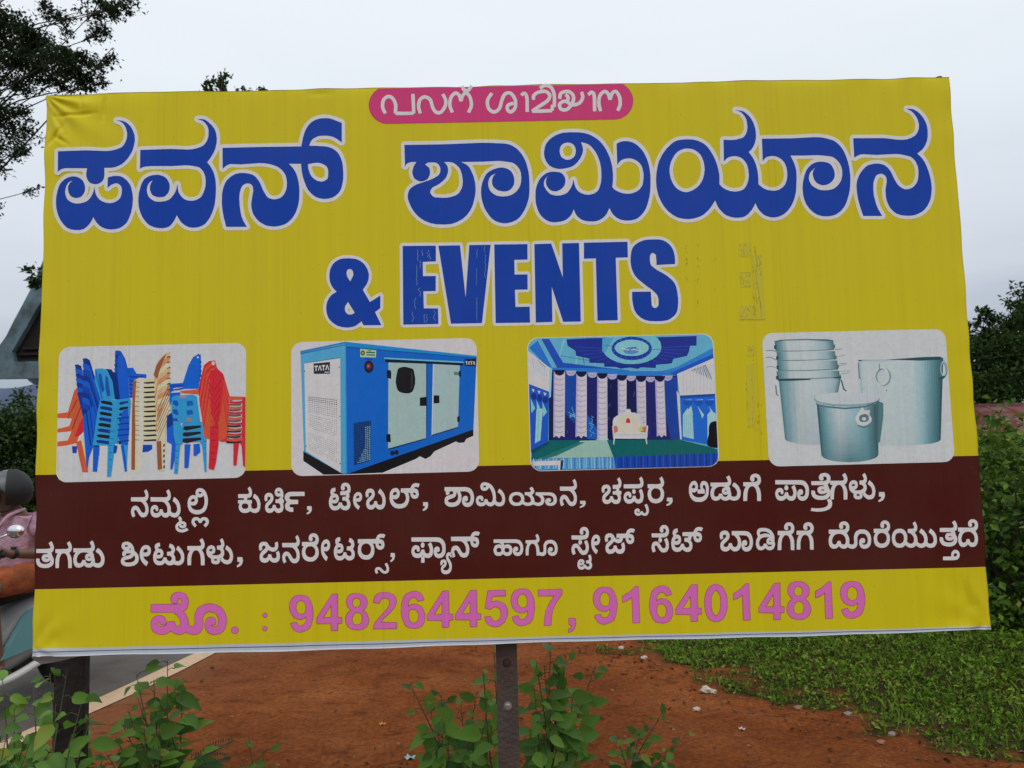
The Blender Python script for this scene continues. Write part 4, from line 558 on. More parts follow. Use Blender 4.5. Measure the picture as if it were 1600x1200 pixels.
C 13 71 184 0.5|-1032,2514 37,-5 18,-6 17,-10 17,-13 13,-15 15,-27 8,-30 1,-16 -3,-24 -6,-18 -5,-11 -27,-38 46,-83 69,42 -1,-84 -35,-25 40,-88 -117,2 -12,27 -26,-21 -13,-8 -12,-5 -13,-3 -27,-3 -36,4 -29,9 -25,15 -23,22 -12,16 -4,10 -7,21 -4,34 3,28 5,19 12,21 14,18 15,11 21,11 -19,21 -10,14 -9,17 -6,18 -3,20 -1,20 2,22 5,22 8,18 11,16 13,13 14,9 20,9 21,4|-1030,2443 9,-4 8,-8 3,-7 2,-13 0,-9 -3,-9 -18,-34 -16,25 -5,13 -3,15 2,13 2,8 7,7|-1044,2222 43,-72 -9,-7 -9,-4 -16,-1 -12,3 -11,11 -6,12 -2,14 2,14 8,14|-681,2589 219,-3 -1,-105 -87,-2 0,-96 84,-1 -2,-100 -81,0 1,-114 93,-3 1,-103 -230,1|-445,2585 143,0 30,-352 32,352 141,-1 -69,-523 -203,1|-75,2585 220,-2 -2,-104 -88,0 0,-99 85,-1 -2,-101 -84,0 1,-115 93,0 0,-106 -226,2|191,2582 112,1 70,-230 3,230 112,0 -6,-527 -116,1 -68,235 -3,-234 -109,-1|520,2584 290,0 -1,-105 -81,-1 -2,-419 -134,0 4,418 -79,-1|1121,2427 -124,-4 1,29 -2,36 -4,8 -13,9 -5,0 -5,-2 -10,-10 -3,-11 -2,-25 3,-25 5,-11 4,-5 34,-28 40,-23 26,-18 33,-31 12,-18 5,-10 7,-21 4,-23 4,-51 -1,-27 -4,-33 -4,-19 -8,-17 -12,-16 -24,-18 -22,-11 -29,-5 -46,-1 -45,3 -28,7 -23,12 -18,15 -16,18 -11,21 -4,12 -5,24 -4,36 1,52 124,-1 2,-90 4,-10 7,-7 7,-3 6,0 7,2 8,7 4,4 3,12 1,32 -5,24 -10,15 -22,23 -42,32 -54,48 -17,22 -10,20 -7,20 -5,21 -3,22 0,22 2,21 5,34 8,22 5,9 13,14 16,12 17,9 28,10 30,4 55,0 24,-2 23,-7 17,-10 16,-13 13,-15 10,-17 7,-20 6,-31 1,-21
@name_badge
C 205 65 98 0.5|-830,3673 -21,-16 -18,-19 -14,-23 -9,-25 -4,-26 2,-27 6,-26 12,-24 17,-21 20,-17 23,-13 26,-8 26,-2 1518,0 27,2 25,8 24,13 20,17 16,21 12,24 7,26 2,27 -4,26 -9,25 -14,23 -18,19 -21,16
C 229 69 136 0.5|-823,3673 -22,-15 -19,-18 -14,-22 -10,-25 -5,-26 1,-26 7,-26 11,-24 16,-21 20,-18 23,-13 25,-8 26,-2 1518,0 27,2 25,8 23,13 20,18 16,21 11,24 7,26 0,26 -4,26 -10,25 -14,22 -19,18 -22,15
@badge_lettering
C 239 239 239 0.5|297,3685 -18,-5 -24,-15 -1,-3 9,-17 0,-2 -29,-10 -12,-7 -11,-10 -5,-6 -4,-10 -1,-24 2,-2 20,-2 1,2 1,21 8,9 8,6 11,5 24,4 17,0 12,-8 7,-11 -2,-12 -9,-12 -10,-9 -52,-33 -42,-29 -1,-3 5,-9 0,-7 2,-4 59,-1 73,2 1,1 1,10 9,0 2,2 2,22 2,2 10,0 1,1 3,38 0,37 -3,26 -7,22 -10,19 -11,10 -7,5 -11,5|-209,3687 -3,-2 -16,-22 -8,-4 -6,0 -4,3 -10,21 -19,-8 0,-4 7,-19 5,-7 7,-7 -18,-20 -2,1 -8,11 -8,7 -9,5 -9,1 -9,-2 -10,-6 -10,-9 -9,-11 -6,-12 -5,-15 -4,-25 0,-16 5,-23 12,-31 10,2 9,4 2,2 -14,39 -1,9 2,23 4,18 5,11 8,10 12,8 6,-4 7,-8 3,-10 5,-23 3,-3 9,2 10,-2 1,0 9,31 4,7 7,7 3,1 3,-1 7,-7 6,-10 5,-18 3,-16 1,-18 -3,-13 -16,-35 1,-2 16,-7 4,1 16,33 5,20 -1,23 -6,30 -7,18 -16,20 14,12 17,25 -1,3|295,3660 11,0 14,-6 8,-7 7,-13 5,-19 3,-21 0,-31 -2,-25 -2,-2 -8,1 -2,-2 -3,-26 -3,-2 -80,-1 0,2 5,4 47,28 18,14 13,15 7,16 3,14 -2,11 -6,11 -9,10 -7,5 -13,6 -14,2 -17,0 0,1 15,10|436,3640 -24,-5 -16,-7 -9,-10 -6,-15 -2,-25 21,-4 2,2 3,24 2,6 14,7 12,2 4,-1 -14,-17 12,-13 1,-3 -4,-8 -2,-2 -11,0 -7,-1 -17,-8 -12,-10 -4,-6 -3,-7 -1,-12 2,-9 7,-18 4,-4 8,-5 15,-5 15,0 9,2 8,4 13,9 18,20 15,0 13,2 14,5 9,5 10,7 9,11 10,17 3,12 1,10 -1,9 -6,24 -3,2 -18,-5 -1,-3 6,-29 -6,-18 -8,-10 -5,-5 -11,-6 -15,-3 -1,2 6,20 1,18 -2,11 -4,12 -9,12 -16,13 -14,5|763,3633 -7,-2 -9,-5 -16,-17 -9,12 -9,8 -11,5 -8,0 -8,-2 -11,-7 -12,-10 -6,-8 -7,-12 -3,-9 -6,-34 1,-29 10,-40 18,3 4,2 -9,45 0,16 2,19 3,13 6,12 9,10 7,5 5,2 5,-4 8,-10 8,-34 3,-2 9,2 11,-2 12,39 11,10 3,0 3,-3 7,-12 6,-14 4,-29 -2,-24 -16,-36 2,-2 15,-7 4,1 14,27 5,17 1,26 -2,24 -3,13 -6,13 -12,20 -11,9|606,3631 -5,-1 -7,-4 -15,-14 -2,-3 13,-17 3,1 13,12 2,0 2,-2 2,-10 1,-18 -2,-87 2,-3 19,0 3,2 2,75 0,23 -2,17 -5,15 -6,7 -8,5|42,3637 -10,-1 -11,-5 -9,-7 -6,-7 -7,-11 -10,-26 -11,-40 -6,-15 -6,-9 -6,-4 -13,-6 -9,1 -10,8 -9,11 -4,12 -2,23 3,16 5,11 21,29 -1,3 -14,10 -4,0 -25,-35 -5,-13 -3,-18 1,-22 4,-18 6,-15 11,-12 17,-12 10,-3 10,0 16,5 16,12 9,10 5,9 6,16 8,33 14,32 8,10 7,3 8,2 7,-2 7,-6 12,-16 7,-18 2,-20 -2,0 -4,10 -3,2 -26,-8 -11,-7 -6,-6 -5,-10 -1,-16 2,-11 4,-9 5,-7 9,-6 11,-4 6,0 7,2 16,11 12,16 7,19 2,26 -1,16 -3,14 -10,22 -14,18 -7,6 -9,5 -10,2|146,3632 -11,-6 -9,-9 -1,-3 14,-16 3,1 7,8 2,0 3,-3 2,-11 2,-19 -1,-83 3,-2 18,0 2,4 1,71 0,20 -3,20 -5,14 -7,8 -11,6|440,3616 9,-2 8,-4 10,-9 4,-6 2,-9 -1,-10 -4,-17 -3,-6 -3,0 -8,7 5,19 0,8 -2,7 -7,10 -10,9|-389,3631 -17,-9 -1,-3 14,-27 3,-11 1,-17 -3,-15 -6,-13 -11,-18 -9,-8 -8,-2 -7,0 -5,2 -10,11 -10,24 -6,28 -4,13 -5,9 -10,11 -13,9 -17,5 -9,0 -8,-1 -18,-10 -10,-10 -7,-11 -4,-14 -3,-15 0,-21 1,-11 10,-34 4,-2 18,7 -10,35 0,15 2,17 4,14 5,7 9,7 10,3 7,-1 8,-4 8,-6 6,-7 12,-48 12,-23 12,-15 13,-7 16,-2 13,4 11,6 11,12 12,18 8,19 4,19 0,16 -3,17 -11,24 -7,11|-593,3631 -14,-1 -3,-2 4,-108 0,-10 -3,-2 -53,0 -42,2 -1,2 3,32 -2,19 -7,22 -12,22 -13,13 -16,8 -16,0 -9,-3 -9,-5 -13,-12 -7,-10 -6,-17 -2,-17 -1,-16 3,-15 4,-13 12,-24 1,-1 3,0 15,7 2,2 -13,28 -3,11 0,18 4,22 4,8 6,6 9,6 8,1 8,-2 8,-6 9,-14 5,-11 4,-20 -3,-51 2,-2 9,-2 2,-11 66,-1 54,1 3,10 9,1 1,3 -3,128 -2,3|420,3547 9,-1 17,-11 4,-4 -1,-3 -13,-13 -7,-4 -6,-1 -11,1 -8,3 -4,5 -1,9 0,5 3,5 9,6|77,3540 2,1 1,-2 -1,-9 -2,-6 -6,-9 -12,-10 -4,0 -3,2 -4,3 -1,5 -1,10 2,4 8,5
@printed_word
C 239 239 239 0.5|-2345,1035 -13,-12 9,-24 0,-8 -5,-5 -8,-2 -76,2 -3,-1 1,-25 59,-3 4,-1 10,-7 10,-13 6,-13 3,-12 0,-13 -3,-8 -5,-5 -7,-1 -10,7 -15,25 -10,11 -11,5 -10,-1 -7,-3 -10,-12 -4,-16 2,-21 9,-21 17,8 -8,27 1,8 5,4 5,0 4,-3 20,-32 7,-7 7,-5 11,-2 13,3 6,4 8,12 5,19 -1,24 -6,21 -12,19 8,6 6,9 3,12 0,13 -4,19|-2203,1031 -14,-12 10,-25 -1,-8 -5,-4 -9,-2 -93,3 -2,-2 1,-25 77,-4 11,-6 9,-10 8,-14 3,-14 0,-19 -3,-6 -5,-3 -8,-1 -8,5 -4,7 -4,14 -14,0 -3,-1 -2,-11 -6,-9 -9,-3 -12,0 -6,4 -5,5 -1,7 1,7 4,4 6,0 4,-3 1,-10 13,-2 3,13 -1,11 -5,9 -8,6 -12,1 -9,-3 -8,-7 -5,-10 -2,-22 5,-19 6,-8 9,-7 14,-4 14,1 11,5 10,10 10,-12 12,-5 9,-1 9,2 14,11 16,-11 16,-3 17,4 12,13 6,14 2,15 -1,19 -3,15 -5,14 -8,15 -10,10 -14,12 -4,-6 -7,-19 17,-15 8,-12 6,-21 -1,-15 -5,-10 -10,-5 -13,1 -12,11 -1,22 -3,13 -6,15 -10,14 13,10 3,7 3,12 -3,25 -5,12|-2131,858 -10,-14 8,-9 0,-11 -15,-12 -7,-12 -1,-11 3,-13 8,-11 14,-8 21,-3 21,5 12,6 5,5 -2,3 -10,10 -17,-8 -17,-2 -12,4 -8,8 -1,7 3,8 8,-13 7,-4 8,-2 12,0 7,3 5,5 3,10 -1,10 -4,8 -11,7 -13,2 0,11 -2,9 -7,8|-2115,808 9,-2 3,-3 -1,-2 -5,-3 -7,2 -3,6|-2007,1033 -13,-6 -8,-11 -2,-15 3,-15 -20,4 -15,-6 -12,-14 -6,-21 1,-32 10,-25 9,-10 8,-6 15,-7 11,-2 15,-1 16,3 20,10 9,10 7,12 8,28 1,27 -2,17 -5,19 -7,16 -10,13 -9,7 -12,4|-2004,1010 11,-3 3,-2 0,-2 -7,-6 -9,0 -4,3 0,4 2,4|-1978,985 1,-1 3,-10 3,-26 -3,-24 -8,-17 -13,-10 -17,-4 -20,2 -14,7 -10,11 -4,12 22,-2 9,3 8,7 5,8 2,10 -1,15 -3,11 10,-4 13,1 10,4|-2045,966 6,0 4,-4 1,-6 -1,-5 -10,-5 -8,0 -5,3 -1,3 3,8 6,5|-2029,849 -8,-1 -8,-5 -6,-7 -3,-11 0,-11 4,-10 16,-19 3,0 11,13 -14,18 1,8 6,5 7,0 5,-3 5,-5 2,-8 3,-1 15,-1 4,11 6,5 7,1 6,-3 4,-6 -1,-7 -13,-15 12,-14 6,4 11,12 5,13 0,12 -5,12 -9,8 -12,4 -11,0 -9,-3 -10,-7 -14,10
@printed_word
C 239 239 239 0.5|-1683,1034 -14,-11 10,-25 -1,-5 -3,-4 -12,-2 -52,1 -3,-2 1,-23 36,-1 3,-4 -1,-4 -4,-4 -33,0 -2,-2 0,-18 9,-3 -5,-19 3,-18 8,-12 9,-6 8,-4 10,-1 15,1 11,3 10,7 18,-11 10,-2 12,1 9,4 7,6 8,18 2,27 -5,25 -12,23 -20,18 -4,-1 -8,-21 18,-17 9,-17 2,-20 -2,-10 -5,-6 -7,-3 -9,0 -8,3 -7,6 -1,14 -4,10 8,2 0,20 -31,3 0,11 13,2 8,3 7,8 3,9 0,25 -7,16|-1716,928 14,-2 9,-9 1,-7 -1,-7 -5,-6 -5,-3 -10,-1 -9,1 -7,4 -4,6 -1,9 2,8 7,5|-1503,1022 -10,-4 -7,-8 -4,-15 2,-14 5,-9 9,-6 10,-1 12,3 1,-1 -6,-10 -8,-7 -4,-2 -15,0 -1,-21 2,-2 19,-1 4,-3 7,-11 0,-14 -6,-6 -12,-1 -9,9 -4,15 -15,1 -2,-1 -3,-14 -5,-6 -7,-3 -6,0 -8,4 -2,5 2,8 23,23 6,11 3,8 1,14 -5,14 -8,10 -15,5 -13,-2 -11,-8 -6,-12 0,-19 5,-14 2,0 13,7 -2,15 4,7 5,1 7,-1 3,-3 2,-5 -4,-9 -24,-24 -7,-17 0,-11 2,-15 5,-9 10,-8 10,-2 15,2 8,5 9,9 8,-10 6,-5 11,-3 9,1 14,5 8,12 2,9 1,17 -4,17 5,2 2,3 -1,19 -8,3 6,21 -2,25 -6,14 -7,8 -11,5|-1501,1000 10,-3 4,-4 -1,-2 -7,-4 -8,1 -4,7 2,3|-1415,994 -15,-1 -12,-4 -10,-8 -5,-7 -3,-10 1,-15 5,-9 8,-10 -10,-13 -2,-14 3,-16 9,-11 17,-8 22,-3 3,3 -1,24 -20,5 -4,5 0,6 5,5 8,2 42,0 1,26 -2,1 -34,1 -13,2 -8,7 0,7 5,5 9,2 82,-1 2,3 0,21 -3,3
@printed_comma
C 239 239 239 0.5|-1316,900 -1,-23 11,-2 2,-1 -3,-10 -13,-8 1,-5 2,-4 14,5 8,6 7,11 2,10 -2,20
@printed_word
C 239 239 239 0.5|-1075,1043 -11,-3 -9,-9 -5,-16 2,-12 3,-6 4,-3 12,1 5,8 0,8 -4,7 8,2 6,-2 5,-5 2,-7 -1,-8 -5,-5 -6,-3 -34,-1 -1,-23 3,-2 32,0 3,-3 0,-4 -4,-3 -20,-1 -1,-21 3,-2 14,-1 8,-5 6,-10 0,-13 -8,-7 -12,0 -9,8 -6,15 -15,1 -3,-1 -6,-15 -8,-6 -15,-1 -10,6 -3,7 -1,7 17,-3 13,3 10,10 4,14 -1,14 -6,13 -9,7 -13,2 -5,5 2,5 11,4 -2,23 -5,1 -10,-2 -10,-5 -6,-11 -1,-15 5,-13 -10,-17 -5,-23 1,-18 4,-18 8,-12 10,-7 13,-4 14,1 12,5 11,10 10,-10 8,-4 11,-3 10,0 13,5 9,11 4,12 0,19 -3,11 -8,13 6,17 -3,17 7,11 3,9 -1,23 -5,13 -8,9 -10,5|-1142,951 6,0 4,-3 1,-4 -1,-5 -10,-4 -11,2 -1,3 3,5|-993,981 -12,-6 -10,-12 -5,-14 -2,-23 4,-20 6,-14 12,-15 12,-9 10,21 -16,15 -8,16 19,-1 12,6 7,14 1,17 -3,11 -6,8 -8,5|-992,959 6,0 4,-3 2,-4 -2,-6 -7,-5 -12,1 -2,3 3,7|-917,1001 -9,-2 -8,-7 -5,-9 -3,-9 1,-16 5,-14 15,8 -2,15 4,7 5,2 8,-1 3,-3 2,-5 -3,-9 -23,-20 -9,-16 -2,-10 0,-14 6,-18 9,-9 10,-3 10,-1 10,3 15,14 11,-12 8,-5 14,-1 11,3 8,7 6,9 5,12 2,16 0,14 -3,21 -4,13 -8,15 -12,16 -10,7 -11,-22 0,-4 18,-16 8,-16 2,-14 0,-13 -2,-9 -4,-7 -9,-4 -9,2 -8,7 -4,17 -14,1 -3,-1 -3,-13 -5,-8 -9,-3 -8,0 -6,5 -1,10 6,8 18,16 7,11 5,13 0,14 -4,13 -7,10 -12,5|-622,1029 -9,-3 -9,-6 -6,-8 -7,-15 -61,0 -1,-25 21,-4 9,-14 3,-14 -1,-16 -6,-12 -9,-9 -12,-5 -20,-1 -16,5 -13,11 -8,18 1,2 11,-4 12,1 8,4 7,7 5,10 2,11 -1,16 -5,12 -10,9 -13,2 -13,-3 -10,-7 -7,-10 -5,-13 -3,-30 2,-15 5,-17 6,-11 9,-11 14,-10 21,-5 26,2 13,4 9,6 11,13 9,22 2,26 -6,27 12,-1 5,-22 5,-9 7,-6 8,-2 9,0 8,2 6,4 6,11 2,9 -3,22 -5,9 -6,5 -18,6 4,5 7,2 8,0 10,-4 9,20 -2,3 -8,4|-752,977 5,-1 5,-3 2,-6 -2,-6 -7,-6 -13,0 -4,4 2,8 5,6|-636,968 10,0 5,-2 4,-6 -2,-5 -5,-3 -7,2 -4,6
@printed_comma
C 239 239 239 0.5|-572,906 -1,-24 12,-2 1,-2 -3,-9 -13,-10 1,-6 2,-3 15,5 8,6 6,9 4,16 -3,19
@printed_word
C 239 239 239 0.5|-431,998 -2,-2 0,-23 8,-3 0,-15 4,-10 19,8 0,12 5,6 14,-1 4,-2 2,-5 -1,-6 -3,-4 -37,-12 -8,-6 -5,-7 -3,-13 1,-18 5,-10 10,-9 19,-7 25,0 20,6 14,10 11,17 4,18 0,22 -4,13 -5,10 2,2 31,-1 16,-4 11,-10 7,-14 1,-17 -3,-16 -6,-9 -8,-4 -14,1 -4,4 -3,6 1,2 6,-3 5,0 7,5 2,15 -3,10 -6,4 -9,1 -8,-3 -6,-5 -5,-11 -2,-18 3,-14 6,-10 13,-9 17,-2 17,6 12,12 6,13 3,15 1,15 -2,20 -8,22 -7,9 -8,7 -12,6 -16,3|-357,965 7,-10 4,-16 -1,-16 -6,-12 -11,-9 -13,-4 -19,0 -13,4 -4,9 4,6 33,11 12,8 5,12|-179,1023 -12,-4 -8,-9 -4,-14 3,-14 4,-6 6,-6 8,-2 11,0 11,4 7,6 5,9 3,0 11,-17 8,-20 4,-28 -3,-17 -7,-11 -12,-2 -11,8 -4,14 -15,1 -2,-2 -4,-11 -4,-6 -9,-3 -13,2 -8,7 -1,6 2,6 4,3 5,-1 3,-3 0,-8 13,-2 3,5 1,14 -4,9 -6,5 -7,2 -11,0 -13,-8 -7,-14 0,-21 7,-15 9,-7 12,-4 19,2 9,4 8,8 11,-11 12,-4 9,-1 10,3 13,10 13,-10 13,-4 14,0 12,5 8,7 5,10 3,13 1,14 -4,25 -12,22 -9,9 -11,8 -11,-18 0,-5 13,-9 9,-12 4,-11 2,-13 -3,-12 -7,-7 -7,-2 -13,3 -11,9 1,26 -2,23 -5,21 -11,21 -10,12 -14,10 -20,7|-176,1001 11,-1 2,-3 -6,-7 -10,-1 -4,3 -1,4 3,4|129,985 -14,-8 0,-4 8,-11 0,-7 -9,-3 -29,0 -2,-2 0,-17 13,-1 8,-4 8,-6 7,-9 4,-13 -2,-7 -4,-5 -7,-3 -11,-1 -17,6 -4,5 2,18 -2,10 -3,10 -6,8 -10,7 -10,5 -26,2 -14,-3 -13,-7 -9,-9 -5,-11 -2,-16 2,-12 6,-13 9,-9 14,-7 17,-2 22,2 17,9 13,-8 15,-5 22,1 18,8 22,-10 12,-1 15,2 15,8 9,16 1,20 -4,10 -7,9 2,2 33,-1 15,-2 12,-6 7,-10 1,-11 -2,-10 -7,-7 -9,-3 -12,2 -5,4 10,0 7,4 2,11 -4,7 -7,3 -9,0 -7,-2 -6,-4 -5,-9 0,-13 4,-9 6,-7 15,-5 19,0 13,4 10,8 5,8 3,11 0,15 -4,16 -8,11 -8,6 -12,5 -12,2 -91,3 -2,-19 12,-2 15,-10 7,-10 2,-13 -6,-9 -11,-5 -14,2 -12,6 -3,24 -13,19 13,11 3,10 0,7 -6,15 -7,8|26,935 12,-1 8,-3 7,-5 4,-7 2,-11 -3,-9 -5,-6 -10,-6 -13,-1 -11,3 -9,5 -6,9 -1,10 4,12 9,7|409,1029 -15,-11 9,-23 -1,-8 -4,-5 -17,-2 -67,2 -3,-1 0,-26 58,-1 13,-8 12,-17 4,-12 2,-15 -5,-16 -6,-4 -7,0 -8,7 -14,25 -9,10 -12,5 -6,0 -9,-3 -10,-10 -6,-18 1,-22 7,-20 18,9 -7,24 2,9 5,4 5,0 4,-3 18,-31 13,-11 12,-2 12,2 8,6 7,9 5,18 1,27 -5,18 -11,20 14,12 3,7 2,14 -3,22
@printed_comma
C 239 239 239 0.5|440,888 -2,-19 14,-2 1,-2 -4,-8 -13,-6 -1,-5 3,-4 17,5 10,6 7,9 3,11 -3,14
@printed_word
C 239 239 239 0.5|698,1032 -15,-12 9,-22 -2,-10 -9,-4 -25,0 -3,-3 0,-23 21,-1 3,-5 -6,-7 -18,-1 -2,-20 3,-2 19,-1 6,-5 4,-8 1,-9 -2,-6 -5,-5 -8,-1 -10,4 -5,7 -2,12 -3,2 -14,0 -5,-15 -7,-7 -10,-2 -9,4 -2,6 2,7 23,21 9,12 3,11 0,17 -8,14 -6,5 -9,2 -18,-2 -6,-3 -7,-7 -4,-9 -1,-13 5,-19 15,7 -1,14 5,7 11,1 4,-3 1,-4 -3,-9 -23,-20 -10,-17 -2,-19 2,-8 5,-10 8,-8 13,-3 13,2 11,6 8,7 13,-13 9,-3 11,0 14,4 8,9 6,18 0,16 -3,12 7,2 1,19 -2,3 -12,1 0,14 9,8 4,6 4,22 -3,18|840,1033 -14,-12 8,-24 -1,-7 -4,-4 -14,-2 -89,2 -2,-3 0,-22 2,-1 97,-3 17,5 6,6 5,7 3,21 -4,21|789,955 -4,-1 -5,-5 -3,-13 4,-11 9,-3 8,5 3,6 0,8 -4,10|836,954 -16,-11 8,-21 2,-18 -4,-12 -8,-6 -8,2 -6,3 -4,8 -2,11 -2,1 -15,0 -5,-14 -8,-8 -12,-1 -9,2 -7,9 -1,6 2,6 5,3 5,0 4,-3 0,-10 13,-1 4,9 -1,16 -5,8 -9,5 -12,0 -11,-5 -8,-10 -5,-15 1,-20 7,-14 8,-8 13,-5 11,0 10,3 8,4 9,9 11,-12 9,-4 15,-1 12,6 7,7 5,11 4,27 -5,26 -7,16|867,857 -13,-7 10,-28 0,-12 -4,-10 -5,-2 -7,1 -5,4 -3,8 -10,0 -11,-11 -14,1 -4,5 2,6 5,-1 2,-6 9,-1 4,9 -1,7 -5,6 -6,3 -7,0 -11,-5 -5,-8 -1,-16 5,-10 8,-6 9,-2 12,1 12,7 9,-7 9,-2 12,1 8,5 9,15 1,19 -4,20 -7,14|973,1029 -16,-11 9,-22 0,-8 -5,-5 -17,-2 -61,2 -3,-2 -1,-23 11,-3 -7,-12 -5,-14 -1,-17 2,-14 4,-13 7,-10 7,-7 11,-6 21,-4 22,4 17,11 11,18 4,15 1,22 -4,15 -8,15 12,14 2,10 1,13 -5,19 -7,14|926,955 15,-1 11,-6 7,-8 3,-12 0,-13 -5,-16 -8,-8 -13,-5 -13,0 -12,5 -8,10 -4,12 1,15 5,14 9,9
@printed_comma
C 239 239 239 0.5|1002,893 -3,-23 14,-1 2,-3 -4,-8 -15,-8 0,-6 3,-4 16,5 11,6 9,12 3,13 -3,16
@printed_word
C 239 239 239 0.5|1178,996 -10,-4 -8,-7 -9,-15 -4,-14 -2,-24 1,-16 8,-27 15,-18 17,-9 27,-2 13,1 15,6 10,6 10,11 6,11 5,15 4,36 -2,17 -4,14 -7,10 -8,5 -12,2 -9,-2 -8,-8 -5,-13 -2,-13 4,-18 -20,0 3,23 -4,18 -9,12 -6,3|1178,971 5,-1 4,-3 2,-5 -1,-7 -7,-7 -11,0 -5,3 1,6 5,9|1243,968 6,-1 4,-4 4,-21 -3,-25 -10,-17 -16,-9 -19,-3 -18,3 -14,8 -8,10 -5,15 10,-2 12,1 8,5 7,9 1,-23 46,-1 1,23 -9,9 -4,9 2,10|1408,1025 -16,-11 10,-22 -1,-7 -6,-4 -10,-1 -95,2 -2,-1 -1,-23 13,-2 -8,-12 -5,-13 -3,-12 0,-19 5,-17 4,-7 8,-7 12,-4 15,1 10,4 11,9 12,-11 14,-4 16,0 16,8 15,-8 20,-2 17,5 12,11 6,11 3,14 1,17 -3,14 -5,13 -8,13 -13,13 -11,7 -4,-4 -10,-18 19,-14 7,-11 5,-13 0,-15 -5,-11 -9,-6 -15,0 -10,5 0,19 -4,16 -1,14 -7,15 7,6 7,9 2,21 -5,20 -7,12|1346,955 19,0 17,-5 -12,-4 -6,-5 -4,-9 -1,-12 4,-9 8,-7 11,-3 16,4 0,-3 -8,-11 -10,-3 -10,3 -6,6 -3,12 -3,1 -17,0 -6,-14 -9,-5 -10,0 -7,6 -2,7 0,14 6,19 14,13|1381,930 8,-1 4,-4 -7,-4 -6,1 -3,4|1576,1032 -13,-4 -10,-8 -6,-12 0,-14 6,-10 8,-3 6,1 5,4 3,6 0,7 -3,8 7,2 5,-1 7,-3 3,-7 0,-8 -4,-7 -16,-5 -70,1 -3,-1 -1,-24 17,-3 -11,-17 -6,-19 -3,-25 -2,-29 2,-3 23,1 4,45 5,22 5,12 7,8 7,4 7,2 9,-1 8,-5 7,-10 4,-11 4,-27 -2,-41 22,-2 3,2 2,37 -2,25 -5,19 -10,16 12,9 7,12 3,11 -1,19 -5,13 -9,9 -13,5
@printed_word
C 239 239 239 0.5|1712,987 -2,-3 -2,-22 2,-2 154,-5 15,-2 9,-3 10,-11 5,-14 0,-22 -5,-15 -6,-8 -7,-3 -8,0 -8,4 -4,10 9,-3 7,3 5,8 1,11 -2,8 -5,4 -8,3 -7,-1 -10,-7 -6,-12 -2,-19 2,-13 4,-9 6,-7 7,-4 10,-3 10,0 13,4 8,6 8,10 6,13 3,13 2,21 -1,15 -3,14 -5,12 -9,12 -8,6 -10,4 -16,3|1831,953 -18,-12 8,-22 2,-17 -4,-15 -3,-4 -7,-3 -9,2 -6,4 -4,8 -1,11 -3,2 -16,0 -6,-15 -9,-8 -13,-2 -10,3 -7,8 -1,7 3,7 4,3 7,1 3,-4 0,-10 14,-2 4,9 0,17 -5,9 -10,6 -13,0 -11,-5 -10,-11 -5,-16 1,-21 8,-17 10,-9 11,-3 11,0 13,3 18,13 11,-12 10,-5 17,-1 12,6 7,7 6,12 5,24 -3,28 -6,18|1779,954 -9,-6 -4,-14 4,-11 9,-4 6,2 4,4 3,6 0,9 -4,10|2026,1025 -16,-4 -9,-7 -6,-12 1,-15 7,-9 10,-2 5,1 4,3 3,6 0,8 -3,7 13,1 6,-2 5,-7 0,-10 -5,-6 -15,-4 -79,1 -3,-1 -1,-21 1,-3 75,-2 7,-5 0,-2 -25,0 -8,-3 -7,-6 -5,-8 -1,-8 2,-10 6,-9 14,-6 15,0 11,2 15,7 -4,-9 -10,-8 -17,-4 -21,1 -15,4 -8,7 -3,8 0,14 -23,3 -3,-19 6,-20 12,-13 21,-9 32,-2 26,4 12,7 6,5 10,17 1,24 -4,11 -5,7 -2,11 -5,12 11,8 8,12 3,19 -1,11 -5,11 -10,9 -15,5|2011,919 11,0 5,-2 -6,-5 -10,0 -7,4 2,2|2058,860 -20,-9 7,-14 1,-9 -4,-11 -12,-10 -21,-6 -21,-2 -26,0 -26,4 -8,-19 38,-6 33,0 26,4 25,9 8,6 8,9 6,18 0,11 -3,11 -6,11|2166,1021 -17,-11 9,-24 -1,-7 -4,-4 -10,-3 -73,2 -3,-1 -1,-24 17,-3 -11,-17 -6,-19 -4,-24 0,-33 22,0 4,42 6,27 11,17 7,5 8,2 7,0 8,-4 6,-7 4,-10 4,-13 1,-17 -2,-43 3,-2 21,1 3,37 -1,24 -5,18 -9,17 10,7 6,8 4,12 1,11 -4,18 -7,14|2295,1018 -16,-12 8,-19 1,-7 -2,-5 -8,-4 -17,-1 -3,-2 -1,-23 17,-3 8,-10 -1,-11 -8,-8 -12,-5 -13,-1 -16,1 -12,4 12,4 6,5 4,6 4,11 -1,20 -5,8 -7,5 -14,3 -11,-3 -10,-7 -8,-13 -3,-22 3,-17 10,-15 16,-10 -3,-14 2,-8 4,-8 10,-6 19,-2 16,6 4,4 4,9 1,17 6,3 1,-1 -5,-8 6,-11 16,-16 14,-5 16,1 11,4 9,9 7,13 5,29 -4,25 -12,24 -20,19 -5,-8 -8,-16 15,-13 9,-13 4,-21 -3,-14 -3,-6 -6,-5 -12,-2 -13,6 -11,14 9,14 3,8 1,20 -7,15 9,13 3,18 -3,20|2217,950 9,-3 2,-4 -2,-4 -8,-4 -12,1 3,10|2243,885 6,-1 4,-3 1,-4 -2,-4 -11,-2 -7,4 0,6
@printed_comma
C 239 239 239 0.5|2381,893 -3,-28 14,-2 2,-2 -4,-11 -17,-10 0,-7 3,-4 16,5 12,7 9,12 6,17 -3,22
@printed_word
